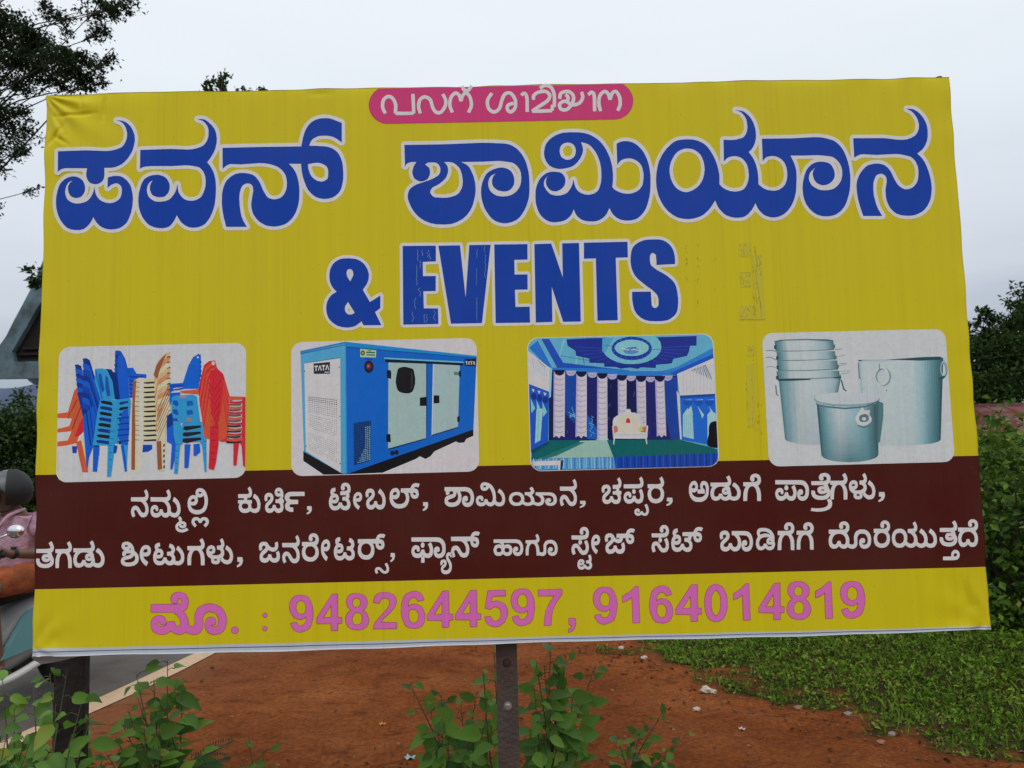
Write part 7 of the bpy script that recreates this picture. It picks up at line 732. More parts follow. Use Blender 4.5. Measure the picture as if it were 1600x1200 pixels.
C 37 37 47 1|-1183,753 39,2 1,-6 -32,-1 -10,2
C 165 125 93 1|-1212,753 14,-1 0,2 -14,1
C 37 37 47 1|-1183,738 40,1 1,-6 -33,0 -9,1
C 165 125 93 1|-1212,738 14,-2 0,2 -14,2
C 37 37 47 1|-1183,722 40,2 1,-6 -33,-1 -9,2
C 165 125 93 1|-1212,722 15,-1 0,2 -15,1
C 37 37 47 1|-1183,707 40,1 1,-6 -32,0 -10,1
C 165 125 93 1|-1212,707 15,-2 0,2 -14,2
C 37 37 47 1|-1183,691 40,2 1,-6 -32,-1 -10,2
C 165 125 93 1|-1211,691 14,-1 0,2 -14,1
C 37 37 47 1|-1182,676 40,1 0,-6 -32,0 -9,1
C 165 125 93 1|-1211,676 14,-2 0,2 -14,2
C 239 205 154 1|-1154,873 13,58 27,25 15,5 -5,-10 -14,-29 -7,-42 -13,-20
C 58 50 47 1|-1112,943 13,4 -3,-6 -8,-4
C 232 165 117 1|-1153,856 13,59 26,24 15,4 -4,-10 -14,-29 -8,-41 -13,-21
C 58 50 47 1|-1111,925 12,4 -3,-6 -7,-4
C 239 239 194 1|-1152,839 12,60 26,22 15,5 -4,-10 -14,-29 -8,-42 -13,-20
C 58 50 47 1|-1111,907 12,4 -3,-5 -7,-4
C 239 205 154 1|-1151,822 11,61 27,20 14,5 -4,-10 -14,-29 -8,-41 -13,-21
C 58 50 47 1|-1111,890 12,4 -3,-6 -7,-4
C 232 165 117 1|-1150,806 10,61 27,19 14,4 -4,-10 -14,-28 -8,-42 -12,-20
C 58 50 47 1|-1111,872 13,4 -3,-6 -8,-4
C 239 239 194 1|-1149,789 10,62 26,17 15,5 -4,-10 -15,-29 -7,-41 -13,-21
C 58 50 47 1|-1111,855 13,4 -3,-6 -7,-4
C 239 205 154 1|-1148,772 9,63 26,16 15,4 -4,-10 -14,-28 -8,-42 -13,-20
C 58 50 47 1|-1110,837 12,4 -3,-6 -7,-4
C 232 165 117 1|-1147,756 8,64 27,13 14,5 -4,-10 -14,-29 -8,-41 -13,-21
C 58 50 47 1|-1110,820 12,4 -3,-6 -7,-4
C 239 239 194 1|-1146,739 7,65 27,12 14,4 -4,-10 -14,-28 -8,-42 -12,-20
C 58 50 47 1|-1110,802 12,4 -2,-6 -8,-4
C 239 205 154 1|-1145,723 6,65 27,10 14,5 -4,-10 -14,-29 -7,-41 -13,-38
C 58 50 47 1|-1110,785 13,4 -3,-6 -8,-4
C 232 165 117 1|-1144,706 6,66 26,9 15,4 -4,-10 -14,-28 -8,-41 -13,-21
C 58 50 47 1|-1110,767 13,4 -3,-6 -7,-4
C 176 106 69 1|-1154,885 9,33 19,25 14,12 -18,-41 -12,-42
C 239 234 192 1|-1140,735 40,90 1,-58 -14,-53 -1,-70 -3,-70 -20,5 -4,90
C 165 111 79 1|-1137,668 37,86 -2,1 -37,-86
C 165 111 79 1|-1138,685 38,86 -2,1 -37,-86
C 165 111 79 1|-1138,701 37,86 -1,1 -38,-86
C 165 111 79 1|-1138,718 37,86 -2,1 -37,-86
C 165 111 79 1|-1138,734 37,87 -2,1 -37,-87
C 165 111 79 1|-1138,751 37,86 -2,1 -37,-86
C 165 111 79 1|-1139,768 38,86 -2,1 -38,-86
C 176 106 69 1|-1141,669 15,2 4,-91 -14,-1
C 85 71 66 1|-1119,660 5,2 -1,-9 -5,-2
C 85 71 66 1|-1119,643 5,1 -1,-8 -5,-2
C 85 71 66 1|-1119,626 5,1 -1,-8 -5,-2
C 85 71 66 1|-1119,608 5,2 0,-8 -5,-3
C 85 71 66 1|-1118,591 5,2 -1,-9 -5,-2
C 23 117 239 1|-1059,858 18,58 14,25 17,10 8,-3 2,-62 -9,-50 -50,1
C 234 238 239 1|-1008,939 -1,-2 -3,-1 -2,1 -1,3 1,2 2,1 3,-1
C 26 85 192 1|-999,924 -1,-3 -2,-1 -3,2 -1,2 1,3 3,1 2,-1
C 26 85 192 1|-999,909 -1,-3 -2,-1 -3,1 -1,3 1,3 3,1 2,-1
C 26 85 192 1|-998,894 -2,-3 -2,-1 -3,1 -1,3 1,3 3,1 2,-1
C 26 85 192 1|-998,879 -1,-3 -3,-1 -3,1 -1,3 1,3 3,1 3,-2
C 26 85 192 1|-998,864 -1,-3 -3,-1 -3,1 -1,3 1,3 3,1 3,-2
C 23 109 239 1|-1102,855 45,2 2,-13 -33,-2 -10,-17 3,-25 -6,-16
C 18 63 165 1|-1098,832 40,5 -1,4 -39,-6
C 18 63 165 1|-1098,845 39,3 0,3 -39,-3
C 23 109 239 1|-1098,825 31,2 0,-23 -28,-20
C 23 109 239 1|-1109,709 35,24 1,-78 -16,-76 -7,0 4,80 -16,9
C 18 63 165 1|-1109,751 22,16 1,-42 -23,-16
C 58 178 239 1|-1094,811 13,6 56,1 12,-7 4,-30 7,-50 6,-4 -74,2 -16,5 -9,33
C 178 165 178 1|-1071,814 12,3 17,-4 -8,-6 -17,1
C 26 98 205 1|-1091,800 14,1 6,-14 -6,-6 -12,7
C 26 111 218 1|-1046,797 19,2 3,-15 -20,-4
C 26 98 205 1|-1091,771 14,1 6,-14 -5,-6 -13,7
C 26 111 218 1|-1046,768 19,1 3,-14 -19,-4
C 26 98 205 1|-1091,742 15,1 5,-14 -5,-6 -12,7
C 26 98 205 1|-1090,713 14,1 6,-14 -6,-6 -12,7
C 26 98 205 1|-1090,684 14,1 6,-14 -5,-6 -13,7
C 58 178 239 1|-1089,734 23,-3 5,-23 -8,-53 -3,-91 -12,1 5,94 -7,25
C 58 178 239 1|-1058,727 70,2 7,-64 1,-97 -6,0 -9,85 -8,12 -50,0 -12,-10 -7,-91 -10,1 9,102
C 37 37 47 1|-1053,716 53,2 2,-7 -47,-9 -12,4
C 37 37 47 1|-1055,696 55,2 2,-7 -47,-9 -13,4
C 37 37 47 1|-1056,677 57,2 2,-8 -48,-9 -14,4
C 31 125 232 1|-1081,658 12,-3 0,3 -11,3
C 31 125 232 1|-1081,637 11,-2 1,3 -11,2
C 31 125 232 1|-1080,617 9,-3 1,3 -10,2
C 31 125 232 1|-1080,596 9,-2 0,3 -9,2
C 31 125 232 1|-1080,576 8,-3 1,3 -8,2
C 31 125 232 1|-990,664 9,0 0,3 -9,-1
C 31 125 232 1|-988,643 7,1 0,2 -8,0
C 31 125 232 1|-987,623 7,0 -1,3 -6,-1
C 31 125 232 1|-985,602 5,1 -1,2 -4,-1
C 31 125 232 1|-983,581 3,1 -1,3 -2,-1
C 23 109 239 1|-1051,658 19,0 -6,-76 -13,0
C 23 109 239 1|-1022,658 19,1 3,-27 -15,-12 -7,1
C 239 125 85 1|-1030,737 0,-2 -2,-2 -3,-1 -4,1 -3,1 -2,1 0,3 0,2 2,1 3,1 4,0 3,-1 2,-2
C 239 109 69 1|-1067,831 58,4 12,38 8,-13 -16,-41 -58,6
C 239 47 66 1|-1009,834 18,79 16,13 19,2 8,-27 19,-17 21,-72 -4,-16 -34,-128 -41,38
C 239 99 64 1|-1006,802 18,101 15,15 17,3 9,-26 17,-19 22,-80 -4,-19 -34,-109 -41,34
C 239 47 66 1|-1004,785 20,109 14,15 14,4 9,-24 17,-20 21,-90 -2,-21 -35,-90 -41,30
C 239 99 64 1|-1001,769 20,116 13,16 12,5 9,-23 16,-22 21,-99 -1,-22 -35,-72 -41,26
C 239 47 66 1|-998,752 20,123 12,17 10,6 9,-20 15,-24 21,-108 0,-25 -35,-53 -41,22
C 239 99 64 1|-996,735 22,131 10,18 8,7 9,-19 14,-26 22,-117 0,-27 -35,-34 -41,18
C 239 47 66 1|-993,719 22,138 9,18 6,8 9,-17 14,-27 21,-126 1,-29 -35,-16 -41,14
C 239 99 64 1|-991,702 24,145 7,20 4,9 9,-16 13,-29 21,-135 2,-31 -35,3 -41,9
C 239 47 66 1|-972,893 24,10 21,-32 -7,-108 -16,-58 -17,59
C 192 34 45 1|-979,859 22,-30 23,33 -2,2 -22,-33 -19,30
C 192 34 45 1|-977,834 20,-29 22,32 -2,2 -20,-32 -18,28
C 192 34 45 1|-974,809 17,-28 21,31 -2,2 -19,-31 -15,27
C 192 34 45 1|-971,784 14,-28 20,31 -2,2 -18,-30 -12,26
C 192 34 45 1|-969,759 13,-27 18,30 -2,2 -17,-29 -9,25
C 192 34 45 1|-966,734 10,-26 17,30 -2,1 -16,-28 -7,24
C 234 238 239 1|-956,919 -1,-4 -2,-3 -3,1 -3,2 -1,4 1,4 2,2 4,0 2,-2
C 239 47 66 1|-969,714 27,8 0,-66 -8,-58 -6,-24 -17,4
C 192 34 45 1|-967,709 21,-1 0,3 -21,0
C 192 34 45 1|-967,688 20,0 0,2 -20,0
C 192 34 45 1|-966,667 18,0 0,2 -18,1
C 192 34 45 1|-966,647 17,-1 0,3 -17,0
C 192 34 45 1|-966,626 15,0 0,2 -15,1
C 192 34 45 1|-966,606 14,-1 0,3 -14,0
C 239 109 69 1|-910,810 53,-3 1,-9 -41,1 -8,-12
C 239 47 66 1|-866,805 10,0 0,-226 -7,7 -5,64 -8,12 -8,-76 -10,1 0,76 -44,1 21,12 12,-5 37,3
C 239 47 66 1|-908,788 19,-3 25,3 -1,6 -24,-2 -18,2
C 152 85 71 1|-909,781 20,-2 19,2 -1,5 -18,-3 -20,2
C 239 109 69 1|-909,771 20,-3 25,3 0,6 -25,-3 -19,3
C 152 85 71 1|-910,763 21,-2 19,3 -1,4 -18,-2 -21,2
C 239 47 66 1|-910,753 21,-3 25,3 0,6 -25,-2 -20,3
C 152 85 71 1|-911,746 22,-2 19,2 -1,5 -18,-3 -22,3
C 239 109 69 1|-911,736 22,-3 26,3 -1,6 -25,-3 -22,3
C 152 85 71 1|-912,729 23,-3 19,3 -1,4 -18,-2 -23,2
C 239 47 66 1|-912,719 24,-3 25,2 -1,6 -25,-2 -23,3
C 37 37 47 1|-913,711 25,-2 18,2 -1,5 -18,-2 -24,2
C 239 109 69 1|-913,701 25,-3 25,3 -1,6 -25,-3 -24,4
C 37 37 47 1|-915,694 27,-2 18,2 -1,5 -17,-3 -26,2
C 239 47 66 1|-915,684 27,-3 25,3 -1,6 -24,-3 -26,3
C 37 37 47 1|-916,677 28,-3 18,3 -1,4 -17,-2 -27,2
C 239 109 69 1|-916,667 28,-3 25,2 -1,6 -24,-2 -27,3
C 37 37 47 1|-917,659 29,-2 18,2 -1,5 -17,-3 -29,3
@generator_picture
C 239 237 239 0.5|-206,1893 -2,18 -8,17 -11,15 -14,11 -17,7 -19,3 -1069,0 -19,-3 -17,-7 -14,-11 -11,-15 -8,-17 -2,-18 0,-729 2,-18 8,-17 11,-15 14,-11 17,-7 19,-3 1069,0 19,3 17,7 14,11 11,15 8,17 2,18
C 23 23 29 0.5|-1340,1252 251,-146 37,-4 813,267 -1,-46 -47,-18 -12,-23 -36,-2 -19,10 -139,-60 -28,-32 -31,-16 -37,18 -25,-16 -216,-83 -222,-4 -157,1 -131,92
C 93 192 239 0.5|-1357,1905 290,54 -2,-858 -20,1 -247,147
C 58 152 225 0.5|-1357,1905 290,54 1,-12 -291,-57
C 42 125 198 0.5|-1357,1890 291,50 0,-5 -291,-52
C 239 239 239 0.5|-1332,1825 234,28 -1,-746 -224,145
C 58 125 178 0.5|-1332,1825 234,32 0,-5 -234,-30
C 13 117 229 0.5|-1067,1959 860,-118 -32,-476 -813,-264 -17,0
C 26 160 239 0.5|-1067,1959 860,-114 0,-13 -857,96
C 13 93 178 0.5|-1064,1928 857,-96 0,-5 -857,95
C 58 178 239 0.5|-1067,1933 7,0 1,-831 -10,-1
C 184 218 213 0.5|-784,1815 250,-12 -12,-489 -247,-64
C 186 218 216 0.5|-489,1801 170,-12 -20,-408 -169,-47
C 13 58 125 0.5|-538,1803 6,0 -11,-489 -4,-2
C 239 239 239 0.5|-494,1802 6,-1 -18,-467 -5,-1
C 18 58 117 0.5|-793,1255 247,62 0,-7 -247,-65
C 18 58 117 0.5|-508,1337 169,47 0,-7 -169,-48
C 15 31 63 0.5|-809,1843 514,-39 -2,-21 -191,15 -313,19
C 125 218 239 0.5|-811,1849 516,-40 0,-9 -516,39
C 23 23 29 0.5|-720,1773 4,4 5,2 6,2 20,4 22,-3 20,-6 7,-3 7,-2 5,-4 4,-6 1,-8 2,-7 6,-37 -1,-37 -10,-35 -3,-7 -4,-6 -3,-5 -19,-9 -25,0 -23,5 -8,3 -9,4 -6,5 -4,6 -3,7 -3,8 -6,33 2,34 7,33 2,9 2,9
C 63 58 61 0.5|-637,1755 11,-9 -4,-101 -19,-20 10,29
C 26 26 34 0.5|-583,1580 44,5 -2,-59 -43,0
C 26 26 34 0.5|-493,1594 37,-3 0,-50 -38,-1
C 26 26 34 0.5|-797,1763 25,3 6,-17 -2,-43 -26,9
C 26 26 34 0.5|-804,1346 27,3 2,-54 -28,5
C 26 26 34 0.5|-326,1749 14,-2 0,-38 -14,4
C 26 26 34 0.5|-342,1450 15,4 1,-35 -17,-4
C 85 152 152 0.5|-358,1744 32,-4 0,-20 -32,3
C 37 53 63 0.5|-1272,1820 107,8 -1,-77 -104,1
C 23 39 53 0.5|-287,1826 76,1 -5,-51 -71,5
C 239 239 239 0.5|-1267,1805 23,2 0,-11 -8,0 0,-25 -7,0 0,26 -8,0
C 239 239 239 0.5|-1234,1806 7,0 9,-34 -7,1 -6,23 -7,-23 -6,0
C 239 239 239 0.5|-1219,1808 23,1 0,-10 -8,0 0,-25 -7,0 1,25 -9,1
C 239 239 239 0.5|-1186,1809 7,0 9,-34 -6,0 -6,24 -7,-23 -7,0
C 205 213 218 0.5|-1201,1764 30,2 0,-7 -30,-2
C 239 239 239 0.5|-282,1812 15,-1 0,-5 -5,0 0,-17 -5,0 0,17 -5,0
C 239 239 239 0.5|-260,1811 4,0 6,-23 -4,0 -4,16 -5,-16 -4,1
C 239 239 239 0.5|-250,1811 15,-1 0,-5 -5,0 -1,-17 -4,0 0,17 -5,0
C 239 239 239 0.5|-228,1810 4,0 6,-23 -5,0 -3,16 -5,-15 -4,0
C 205 239 192 0.5|-967,1910 104,-13 -2,-47 -102,5
C 58 98 58 0.5|-936,1881 -2,-7 -4,-6 -5,-3 -7,0 -5,4 -4,6 -2,7 2,7 4,6 6,3 6,0 6,-3 3,-6
C 205 218 58 0.5|-944,1882 -2,-6 -4,-2 -5,2 -2,6 2,5 5,2 4,-2
C 58 125 98 0.5|-928,1891 57,-4 0,-9 -57,3
C 85 152 111 0.5|-928,1874 57,-3 0,-10 -57,3
C 58 152 85 0.5|-921,1900 29,-3 -12,-6
C 31 31 58 0.5|-881,1790 -3,-18 -9,-15 -13,-7 -13,0 -13,8 -8,15 -3,18 3,19 9,14 12,8 14,0 12,-9 9,-15
C 98 50 71 0.5|-894,1793 -2,-10 -5,-8 -7,-5 -8,0 -8,5 -5,8 -1,11 2,10 5,8 7,4 8,0 8,-5 5,-8
C 218 98 103 0.5|-906,1795 -2,-7 -5,-3 -5,0 -5,4 -2,6 2,7 5,3 6,0 4,-4
C 18 58 117 0.5|-938,1846 50,-5 -2,-5 -48,4
C 13 53 117 0.5|-1015,1426 113,15 -5,-262 -108,-26
C 152 218 239 0.5|-990,1174 7,0 0,-6 -7,-1|-977,1200 6,1 0,-7 -6,0|-977,1188 6,1 0,-7 -6,0|-977,1176 6,1 0,-7 -6,0|-965,1227 7,1 0,-7 -7,-1|-965,1215 7,1 0,-7 -7,-1|-965,1203 7,1 0,-7 -7,-1|-965,1191 7,1 0,-7 -7,0|-965,1179 7,1 0,-7 -7,0|-952,1253 7,1 -1,-7 -6,0|-952,1241 6,1 0,-7 -6,0|-952,1230 6,0 0,-6 -6,-1|-952,1218 6,0 0,-6 -6,-1|-953,1206 7,0 0,-6 -7,-1|-953,1194 7,0 0,-6 -7,-1|-953,1182 7,1 0,-7 -7,-1|-938,1399 6,0 0,-6 -6,-1|-939,1387 7,0 0,-6 -7,-1|-939,1375 7,0 0,-6 -7,-1|-939,1363 7,0 0,-6 -7,-1|-939,1351 7,1 0,-7 -7,-1|-939,1339 7,1 0,-7 -7,-1|-939,1327 7,1 -1,-7 -6,-1|-939,1315 6,1 0,-7 -6,0|-939,1303 6,1 0,-7 -6,0|-939,1291 6,1 0,-7 -6,0|-940,1280 7,0 0,-6 -7,-1|-940,1268 7,0 0,-6 -7,-1|-940,1256 7,0 0,-6 -7,-1|-940,1244 7,1 0,-7 -7,-1|-940,1232 7,1 0,-7 -7,-1|-940,1220 7,1 -1,-7 -6,0|-940,1208 6,1 0,-7 -6,0|-940,1197 6,0 0,-6 -6,-1|-940,1185 6,0 0,-6 -6,-1|-926,1400 7,1 0,-7 -7,0|-926,1389 6,0 0,-6 -6,-1|-926,1377 6,0 0,-6 -6,-1|-926,1365 6,0 0,-6 -6,-1|-927,1353 7,1 0,-7 -7,-1|-927,1341 7,1 0,-7 -7,-1|-927,1329 7,1 0,-7 -7,0|-927,1317 7,1 0,-7 -7,0|-927,1306 7,0 0,-6 -7,-1|-927,1294 7,0 -1,-6 -6,-1|-927,1282 6,1 0,-7 -6,-1|-927,1270 6,1 0,-7 -6,-1|-927,1258 6,1 0,-7 -6,0|-928,1246 7,1 0,-6 -7,-1|-928,1235 7,0 0,-6 -7,-1|-928,1223 7,1 0,-7 -7,-1|-928,1211 7,1 0,-7 -7,-1|-928,1199 7,1 0,-7 -7,0|-928,1187 7,1 -1,-6 -6,-1|-914,1402 7,1 0,-7 -7,0|-914,1390 7,1 0,-6 -7,-1|-914,1379 7,0 0,-6 -7,-1|-914,1367 7,1 0,-7 -7,-1|-914,1355 6,1 0,-7 -6,-1|-914,1343 6,1 0,-7 -6,0|-914,1331 6,1 0,-7 -6,0|-915,1320 7,0 0,-6 -7,-1|-915,1308 7,1 0,-7 -7,-1|-915,1296 7,1 0,-7 -7,-1|-915,1284 7,1 0,-7 -7,0|-915,1273 7,0 0,-6 -7,-1|-915,1261 7,0 -1,-6 -6,-1|-915,1249 6,1 0,-7 -6,-1|-915,1237 6,1 0,-7 -6,0|-915,1225 6,1 0,-6 -7,-1|-916,1214 7,0 0,-6 -7,-1|-916,1202 7,1 0,-7 -7,-1|-916,1190 7,1 0,-7 -7,0
C 37 98 178 0.5|-1012,1424 6,1 0,-7 -6,-1|-1012,1412 6,0 0,-6 -6,-1|-1012,1399 6,1 0,-7 -6,0|-1012,1387 6,1 0,-7 -7,0|-1013,1375 7,1 0,-7 -7,-1|-1013,1363 7,0 0,-6 -7,-1|-1013,1351 7,0 0,-6 -7,-1|-1013,1338 7,1 0,-7 -7,0|-1013,1326 7,1 0,-7 -7,0|-1013,1314 7,1 -1,-7 -6,-1|-1013,1302 6,0 0,-6 -6,-1|-1013,1290 6,0 0,-6 -6,-1|-1013,1277 6,1 0,-7 -6,0|-1013,1265 6,1 0,-7 -7,0|-1014,1253 7,1 0,-7 -7,0|-1014,1241 7,1 0,-7 -7,-1|-1014,1229 7,0 0,-6 -7,-1|-1014,1217 7,0 0,-6 -7,-1|-1014,1204 7,1 0,-6 -7,-1|-1014,1192 7,1 0,-7 -7,0|-1014,1180 6,1 0,-7 -6,0|-1014,1168 6,1 0,-7 -6,0|-1000,1426 7,0 0,-6 -7,-1|-1000,1413 7,1 0,-7 -7,0|-1000,1401 7,1 0,-7 -7,0|-1000,1389 6,1 0,-7 -6,-1|-1000,1377 6,1 0,-7 -6,-1|-1000,1365 6,0 0,-6 -6,-1|-1000,1353 6,0 0,-6 -6,-1|-1001,1340 7,1 0,-7 -7,0|-1001,1328 7,1 0,-7 -7,0|-1001,1316 7,1 0,-7 -7,0|-1001,1304 7,1 0,-7 -7,-1|-1001,1292 7,1 0,-7 -7,-1|-1001,1280 7,0 0,-6 -7,-1|-1001,1268 6,0 0,-6 -6,-1|-1001,1256 6,0 0,-6 -6,-1|-1001,1243 6,1 0,-7 -6,0|-1001,1231 6,1 0,-7 -6,0|-1002,1219 7,1 0,-7 -7,0|-1002,1207 7,1 0,-7 -7,0|-1002,1195 7,1 0,-7 -7,-1|-1002,1183 7,1 0,-7 -7,-1|-1002,1171 7,1 0,-7 -7,-1|-987,1427 6,1 0,-7 -7,0|-988,1415 7,1 0,-7 -7,0|-988,1403 7,1 0,-7 -7,-1|-988,1391 7,1 0,-7 -7,-1|-988,1379 7,1 0,-7 -7,-1|-988,1367 7,0 0,-6 -7,-1|-988,1355 7,0 -1,-6 -6,-1|-988,1343 6,0 0,-6 -6,-1|-988,1330 6,1 0,-7 -6,0|-988,1318 6,1 0,-7 -6,0|-989,1306 7,1 0,-7 -7,0|-989,1294 7,1 0,-7 -7,0|-989,1282 7,1 0,-7 -7,-1|-989,1270 7,1 0,-7 -7,-1|-989,1258 7,1 0,-7 -7,-1|-989,1246 7,1 0,-7 -7,-1|-989,1234 6,0 0,-6 -6,-1|-989,1222 6,0 0,-6 -6,-1|-989,1210 6,0 0,-6 -6,-1|-989,1198 6,0 0,-6 -6,-1|-990,1186 7,0 0,-6 -7,-1|-975,1429 6,1 0,-7 -6,-1|-975,1417 6,1 0,-7 -6,-1|-975,1405 6,1 0,-7 -6,-1|-975,1393 6,1 0,-7 -7,-1|-976,1381 7,0 0,-6 -7,-1|-976,1369 7,0 0,-6 -7,-1|-976,1357 7,0 0,-6 -7,-1|-976,1345 7,0 0,-6 -7,-1|-976,1333 7,0 0,-6 -7,-1|-976,1321 7,0 -1,-6 -6,-1|-976,1308 6,1 0,-6 -6,-1|-976,1296 6,1 0,-6 -6,-1|-976,1284 6,1 0,-7 -6,0|-977,1272 7,1 0,-7 -7,0|-977,1260 7,1 0,-7 -7,0|-977,1248 7,1 0,-7 -7,0|-977,1236 7,1 0,-7 -7,0|-977,1224 7,1 0,-7 -7,0|-977,1212 7,1 0,-7 -7,0|-963,1431 7,0 0,-6 -7,-1|-963,1419 7,0 0,-6 -7,-1|-963,1407 7,0 0,-6 -7,-1|-963,1395 7,0 -1,-6 -6,-1|-963,1383 6,0 0,-6 -6,-1|-963,1371 6,0 0,-6 -6,-1|-963,1359 6,0 0,-6 -6,-1|-964,1347 7,0 0,-6 -7,-1|-964,1335 7,0 0,-6 -7,-1|-964,1323 7,0 0,-6 -7,-1|-964,1311 7,0 0,-6 -7,-1|-964,1299 7,0 0,-6 -7,-1|-964,1287 7,0 -1,-6 -6,-1|-964,1275 6,0 0,-6 -6,-1|-964,1263 6,0 0,-6 -6,-1|-964,1251 6,1 0,-7 -6,-1|-964,1239 6,1 0,-7 -7,-1|-950,1433 6,0 0,-6 -6,-1|-951,1421 7,0 0,-6 -7,-1|-951,1409 7,0 0,-6 -7,-1|-951,1397 7,0 0,-6 -7,-1|-951,1385 7,0 0,-6 -7,-1|-951,1373 7,0 0,-6 -7,-1|-951,1361 7,0 -1,-6 -6,-1|-951,1349 6,0 0,-6 -6,-1|-951,1337 6,1 0,-7 -6,-1|-951,1325 6,1 0,-7 -6,-1|-952,1313 7,1 0,-7 -7,-1|-952,1301 7,1 0,-7 -7,-1|-952,1289 7,1 0,-7 -7,-1|-952,1277 7,1 0,-7 -7,0|-952,1265 7,1 0,-7 -7,0|-938,1434 7,1 -1,-7 -6,0|-938,1422 6,1 0,-7 -6,0|-938,1410 6,1 0,-7 -6,0|-926,1436 7,1 0,-7 -7,-1|-926,1424 7,1 0,-7 -7,0|-926,1412 7,1 0,-7 -7,0|-913,1438 6,0 0,-6 -6,-1|-913,1426 6,1 0,-7 -7,-1|-914,1414 7,1 0,-7 -7,0
